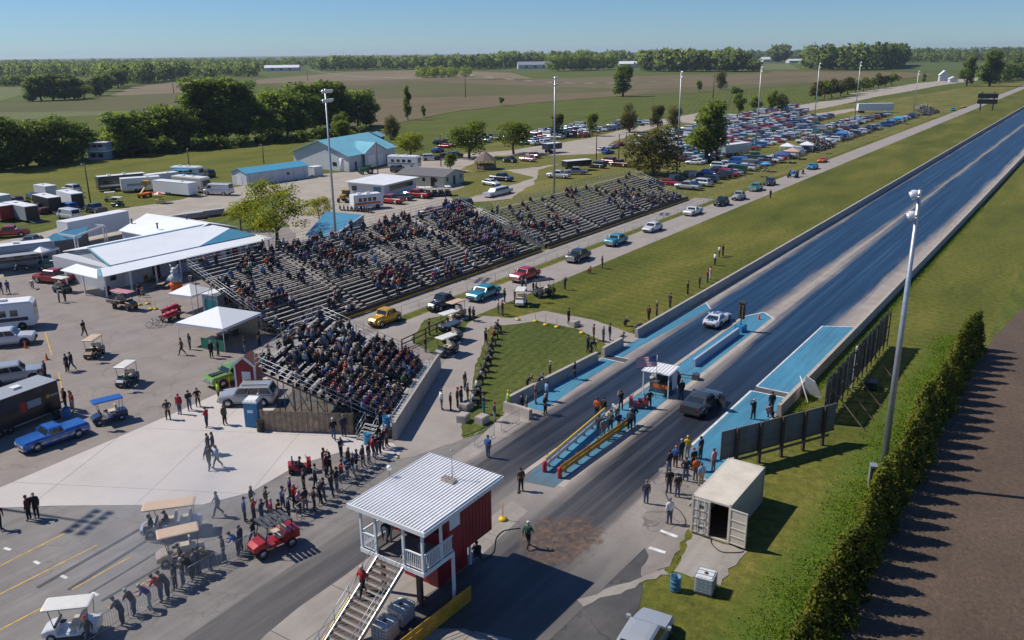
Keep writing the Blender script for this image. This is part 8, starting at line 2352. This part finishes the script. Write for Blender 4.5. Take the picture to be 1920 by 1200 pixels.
# along the low wall and the lawn
W_([(992,733,'black','black','lean'),(1012,732,'charcoal','black','lean'),(1031,709,'brown','black','stand'),(1025,752,'light blue','denim','stand',('hair','dark')),(1004,757,'maroon','grey','stand'),(987,778,'charcoal','denim','hips',('cap','grey')),(1022,777,'black','black','hips'),(978,775,'navy','navy','stand'),(1077,711,'navy','dark denim','hips')],'',-60,'people at the low track wall',fmt='%s at the low start-line wall')
W_([(953,770,'lime','black','stand',('cap','yellow'),'person in a lime safety top behind the low wall end'),(927,790,'charcoal','light grey','stand',('cap','red'),'person in a red cap by the square concrete block'),(907,776,'charcoal','teal','folded',('cap','black'),'person in teal trousers at the lawn corner'),(1102,660,'charcoal','dark denim','photo',None,'photographer in charcoal at the lawn edge of the wall'),(1111,661,'navy','black','bend',None,'person in navy bent over a tripod by the wall gap'),(1113,638,'maroon','black','stand',('hair','dark'),'person in maroon behind the wall gap tripods'),(1131,641,'grey','denim','stand',None,'person in grey in the wall gap group'),(1143,638,'black','denim','stand',('cap','black'),'person in black at the right of the wall gap group'),(1166,641,'olive','denim','crouch',None,'photographer crouching at the end of the curved path'),(1195,625,'charcoal','denim','bend',None,'photographer bending beside the start of the long wall'),(1173,611,'black','olive','crouch',None,'photographer kneeling on the mown grass by the path'),(1216,600,'maroon','black','stand',None,'person in maroon, first behind the long wall'),(1231,592,'charcoal','dark denim','stand',('hair','grey'),'person in charcoal, second behind the long wall'),(1256,577,'black','black','stand',None,'person in black, third behind the long wall'),(1289,552,'black','black','stand',None,'person in black, fourth behind the long wall'),(1311,540,'charcoal','black','stand',None,'person in charcoal, fifth behind the long wall'),(1326,530,'red','denim','stand',None,'person in red behind the long wall'),(1331,524,'pale pink','white','stand',None,'person in pink behind the long wall'),(1340,497,'white','black','stand',None,'person in white standing back from the long wall'),(1348,482,'white','charcoal','stand',('hair','dark'),'person in white, left of two far along the verge'),(1355,480,'black','black','stand',('hair','dark'),'person in black, right of two far along the verge'),(1444,372,'black','black','stand',('hair','dark'),'lone person in black on the mown grass by the road'),(1066,607,'black','black','stand',('hair','dark'),'lone person in black on the curved path'),(1059,543,'black','navy','photo',None,'person in black photographing on the mown grass'),(1129,503,'black','navy','stand',None,'person in black near the black car on the grass edge'),(1105,512,'orange','brown','crouch',None,'person in orange crouching on the mown grass'),(946,567,'black','black','stand',None,'person in black left of the white golf cart'),(965,567,'charcoal','black','hips',None,'person in charcoal at the white golf cart'),(979,545,'charcoal','black','stand',None,'person behind the white golf cart, left'),(986,545,'light grey','denim','stand',None,'person behind the white golf cart, right'),(1000,551,'navy','black','stand',None,'person in navy beside the dark buggy'),(1005,554,'charcoal','charcoal','stand',None,'person in charcoal beside the dark buggy'),(1031,556,'yellow','black','bend',None,'person with a yellow sleeve bending at the dark buggy'),(934,588,'light grey','denim','stand',('cap','red'),'person with a red cap at the golf cart junction'),(942,592,'maroon','dark denim','stand',None,'person in maroon beside the red cap'),(881,600,'black','black','stand',('cap','white'),'person in black and a white cap, left of two by the carts'),(888,603,'black','black','stand',('hair','dark'),'person in black, right of two by the parked carts'),(911,645,'black','black','photo',None,'person with a camera facing the seated row'),(926,618,'light grey','denim','sit',('cap','white'),'person in grey seated first by the lawn, with a white cap',.48),(805,628,'black','black','stand',None,'person in black standing by the timber fence'),(798,660,'maroon','grey','stand',('hair','brown'),'person in maroon at the grey table by the grandstand'),(842,560,'charcoal','black','sit',None,'person sitting on the grass by the fence',.25),(872,731,'charcoal','denim','stand',None,'tall person in charcoal behind the lawn chairs'),(865,762,'charcoal','dark denim','stand',('cap','black'),'person in charcoal with a black cap on the path'),(845,770,'black','black','stand',None,'person in black on the path by the long shadow'),(858,764,'maroon','black','stand',None,'person in maroon on the path by the blocks'),(877,754,'olive','khaki','stand',None,'person in olive behind the low concrete block'),(828,768,'white','grey','stand',None,'person in white at the edge of the path joint')],'',-50,None,spread=40)
# riders
for pos,rz,sh,hh,lab in((P(205,788,.84),hd((232,783),(180,796))[0],'light grey',('hair','dark'),'driver of the blue-roofed golf cart'),(P(239,717,.84),rad(208),'green',('hair','brown'),'driver of the dark blue golf cart'),(P(179,664,.84),rad(213),'black',('hair','dark'),'driver of the dark cart with a tan roof'),(P(560,878,.8),rad(-40),'black',('hair','dark'),'front rider on the dark red mobility cart'),(P(1017,552,1.0),rad(150),'charcoal',('cap','black'),'driver of the dark utility buggy'),(P(1506,324,.8),rad(182),'maroon',('hair','dark'),'rider of the pale motorcycle'),(P(340,1046,.84),hd((378,1040),(302,1058))[0],'charcoal',('cap','black'),'driver of the tan cart in the smoke'),(P(285,990,.84),hd((372,990),(275,1003))[0],'black',('hair','dark'),'front passenger of the long tan cart'),(P(315,983,.84),hd((372,990),(275,1003))[0],'navy',('cap','navy'),'rear passenger of the long tan cart')):
 person(pos,rz,sh,'dark denim',hh,'sit',lab,'riders on carts')
 # on the tower
person((26.4,27.75,2.12),rad(180),'red','black',('hair','grey'),'walk','person in a red shirt coming down the tower stair',short=True)
person((29.3,28.6,3.41),rad(200),'black','light grey',('cap','white'),'bend','person in a patterned top leaning on the tower balcony')
br=MB();br.tube((0,0,.02),(.25,0,1.35),.015,n=5,m=M_WOOD);br.box(-.25,.25,-.06,.06,0,.1,M_STEELD)
tag(br.build('broom',None,P(972,922,.05),rad(30)),'push broom held on the lane beside the red tower','broom')
# lawn chairs along the lawn with their sitters
M_CHF={'green':CL['green'],'tan':CL['tan'],'black':CL['black'],'navy':CL['navy'],'maroon':CL['maroon'],'white':CL['white']}
chairs=[(932,622,'maroon'),(926,636,'green'),(922,648,'maroon'),(917,660,'tan'),(915,672,'navy'),(912,685,'black'),(908,697,'black'),(902,708,'white'),(897,720,'tan'),(893,735,'white'),(892,750,'black'),(886,762,'white')]
for i,(px,py,c)in enumerate(chairs):
 p=P(px,py,.045);rz=rad(-42+R.uniform(-10,10))
 t=thing('folding_chair','%s folding chair at the lawn edge, %s from the golf cart junction'%(c,ORD[i]),'folding chair',p,rz,'folding chairs along the lawn')
 b=MB();b.add([(-.22,-.26,.42),(.24,-.26,.45),(.24,.26,.45),(-.22,.26,.42),(-.22,-.26,.40),(.24,-.26,.43),(.24,.26,.43),(-.22,.26,.40)],[(4,5,6,7)[::-1],(0,1,2,3),(0,4,5,1),(1,5,6,2),(2,6,7,3),(3,7,4,0)],M_CHF[c]);b.build('seat',t)
 b=MB();b.add([(-.22,-.26,.45),(-.22,.26,.45),(-.36,.26,.95),(-.36,-.26,.95),(-.24,-.26,.45),(-.24,.26,.45),(-.38,.26,.95),(-.38,-.26,.95)],[(0,1,2,3),(7,6,5,4),(0,4,5,1),(1,5,6,2),(2,6,7,3),(3,7,4,0)],M_CHF[c]);b.build('backrest',t)
 for sx,sy,tx in((.22,.25,-.2),(.22,-.25,-.2),(-.2,.25,.22),(-.2,-.25,.22)):
  MB().tube((tx,sy,0),(sx,sy,.44),.014,n=5,m=M_STEELD).build('leg',t)
 sh=R.choice(SHW);hh=R.choice(HDW)
 person(p+Vector((-.02*math.cos(rz),-.02*math.sin(rz),.43)),rz,sh,R.choice(PAW),hh,R.choice(('sit','sit2')),'person in %s with %s, %s in the seated row along the lawn'%(sh,hword(hh),ORD[i]),'sitters along the lawn')
 # ------------------------------------------------------------------ the grandstand crowds
crowd=[]
def fill(key,dens,clusters=0,keep=None):
 t,seats,loc,rz,dy=SEATS[key]
 for r,k,x0,x1,y,z in seats:
  x=x0+.3+R.uniform(0,.3)
  while x<x1-.25:
   u=(x,r)
   d=dens(x,r)
   if R.random()<d:
    M_=Matrix.Translation(loc)@Matrix.Rotation(rz,4,'Z')
    crowd.append((key,r,k,x,M_@Vector((x,y-.02,z)),rz-math.pi/2+R.uniform(-.35,.35)))
   x+=R.uniform(.5,.62)
def near_d(x,r):
 f=.9 if r<10 else.7
 if x<4.5 and r>7:f*=.45
 if x>9.5 and r>6:f*=.42
 return f
def blob_field(n,L,rows,seed,a,b,amp):
 q=random.Random(seed);c=[(q.uniform(0,L),q.uniform(0,rows),q.uniform(a,b))for _ in range(n)]
 def d(x,r):
  s=0.04
  for cx,cy,rr in c:
   s=max(s,amp*math.exp(-(((x-cx)/rr)**2+((r-cy)/(rr*.9))**2)))
  return s
 return d
fill('near',near_d)
_mf=blob_field(62,49,22,5,.7,2.6,.66)
fill('middle',lambda x,r:min(.85,_mf(x,r)*(.8+.014*x)+(.07 if 16<x<44 else 0)))
fill('far',blob_field(34,52,17,9,.7,2.2,.5))
fill('small1',lambda x,r:.25);fill('small2',lambda x,r:.12)
crowd.sort(key=lambda c:c[4].length)
n_ind=max(0,296-PEOPLE[0])
lowm=POSES['crowd'][0];lowh=POSES['crowd'][1]
big=MB();nb_=0
def flat_(k):
 m,h=POSES[k]
 return[tuple(v.co)for v in m.vertices],[(tuple(p.vertices),p.material_index)for p in m.polygons],h
SIL,UPL=flat_('crowd'),flat_('upright')
hv=HM['hair'];
WHERE={'near':'the packed near stand'}
near_i={}
for i,(key,r,k,x,p,rz)in enumerate(crowd):
 sh=R.choice(SHW);pa=R.choice(PAW);hh=R.choice(HDW)
 stand_up=R.random()<.03
 if i<n_ind and key=='near':
  near_i[r]=near_i.get(r,0)
  person(p,rz,sh,pa,hh,R.choice(('sit','sit2','sit')),None,'spectators seated in the near grandstand')
  o=bpy.data.objects[-1]if False else None
  crowd[i]=(key,r,k,x,p,rz,sh,pa,hh)
  continue
 if R.random()<.06:lv,lf,lowh=UPL;p=p+Vector((0,0,-.42))
 else:lv,lf,lowh=SIL
 M_=Matrix.Translation(p)@Matrix.Rotation(rz,4,'Z')@Matrix.Scale(R.uniform(.94,1.06),4)
 o=len(big.v)
 big.v+=[tuple(M_@Vector(v))for v in lv]
 sl=[big.slot(m)for m in(CL[sh],CL[pa],M_SKIN,HAIR['dark'],M_SHOE,CL[sh],CL[pa],M_EYE)]
 for f,mi in lf:
  big.f.append(tuple(o+q for q in f));big.m.append(sl[mi]);big.sm.append(True)
 hm=HM[hh[0]if hh[0]!='long' else 'hair'];o=len(big.v)
 big.v+=[tuple(M_@(v.co+lowh))for v in hm.vertices]
 s_=big.slot(CL[hh[1]]if hh[0]=='cap' else HAIR[hh[1]])
 for q in hm.polygons:
  big.f.append(tuple(o+w for w in q.vertices));big.m.append(s_);big.sm.append(True)
 nb_+=1
tag(big.build('seated_crowd'),kind='stuff')
# the labels of those seated one by one: clothes, row from the wall, place along the row
inds=[c for c in crowd if len(c)==9]
byrow={}
for c in inds:byrow.setdefault(c[1],[]).append(c)
obs=[o for o in bpy.data.objects if o.get('group')=='spectators seated in the near grandstand']
for r in byrow:
 byrow[r].sort(key=lambda c:c[3])
for o,c in zip(obs,inds):
 r=c[1];k=next(i for i,q in enumerate(byrow[r])if q is c)
 o['label']='person in %s, %s, %s from the fence, %s row up'%(c[6],hword(c[8]),ORD[k],ORD[r])
 # ------------------------------------------------------------------ tyre smoke and air
def volume(name,dens,col,noise=None):
 m=bpy.data.materials.new(name);m.use_nodes=True;t=m.node_tree
 for n in list(t.nodes):
  if n.type=='BSDF_PRINCIPLED':t.nodes.remove(n)
 v=t.nodes.new('ShaderNodeVolumePrincipled');v.inputs['Color'].default_value=(*col,1);v.inputs['Density'].default_value=dens;v.inputs['Anisotropy'].default_value=.2
 t.links.new(v.outputs[0],t.nodes['Material Output'].inputs['Volume'])
 return m,t,v
hz,_,_=volume('haze_air',.00007,(.75,.88,1.0))
b=MB();b.box(-500,10900,-10900,10900,-1,66,hz)
tag(b.build('haze'),kind='stuff')
sm,t,v=volume('tyre_smoke_air',.0,(.80,.88,1.0))
N=t.nodes
tc=N.new('ShaderNodeTexCoord');nz=N.new('ShaderNodeTexNoise');nz.inputs['Scale'].default_value=.28;nz.inputs['Detail'].default_value=4;nz.inputs['Roughness'].default_value=.65
t.links.new(tc.outputs['Object'],nz.inputs['Vector'])
ln_=N.new('ShaderNodeVectorMath');ln_.operation='MULTIPLY';ln_.inputs[1].default_value=(1/11.5,1/6.2,1/2.6);t.links.new(tc.outputs['Object'],ln_.inputs[0])
le=N.new('ShaderNodeVectorMath');le.operation='LENGTH';t.links.new(ln_.outputs[0],le.inputs[0])
m1=N.new('ShaderNodeMapRange');m1.inputs[1].default_value=1.0;m1.inputs[2].default_value=.25;m1.inputs[3].default_value=0;m1.inputs[4].default_value=1;t.links.new(le.outputs['Value'],m1.inputs[0])
m2=N.new('ShaderNodeMapRange');m2.inputs[1].default_value=.42;m2.inputs[2].default_value=.68;m2.inputs[3].default_value=0.05;m2.inputs[4].default_value=1;t.links.new(nz.outputs[0],m2.inputs[0])
mu=N.new('ShaderNodeMath');mu.operation='MULTIPLY';t.links.new(m1.outputs[0],mu.inputs[0]);t.links.new(m2.outputs[0],mu.inputs[1])
m3=N.new('ShaderNodeMath');m3.operation='MULTIPLY';m3.inputs[1].default_value=.11;t.links.new(mu.outputs[0],m3.inputs[0]);t.links.new(m3.outputs[0],v.inputs['Density'])
b=MB();b.blob((0,0,0),(11.5,6.2,2.5),sm,16,8)
tag(b.build('tyre_smoke',None,P(330,1040)+Vector((0,0,2.6)),rad(35)),kind='stuff')
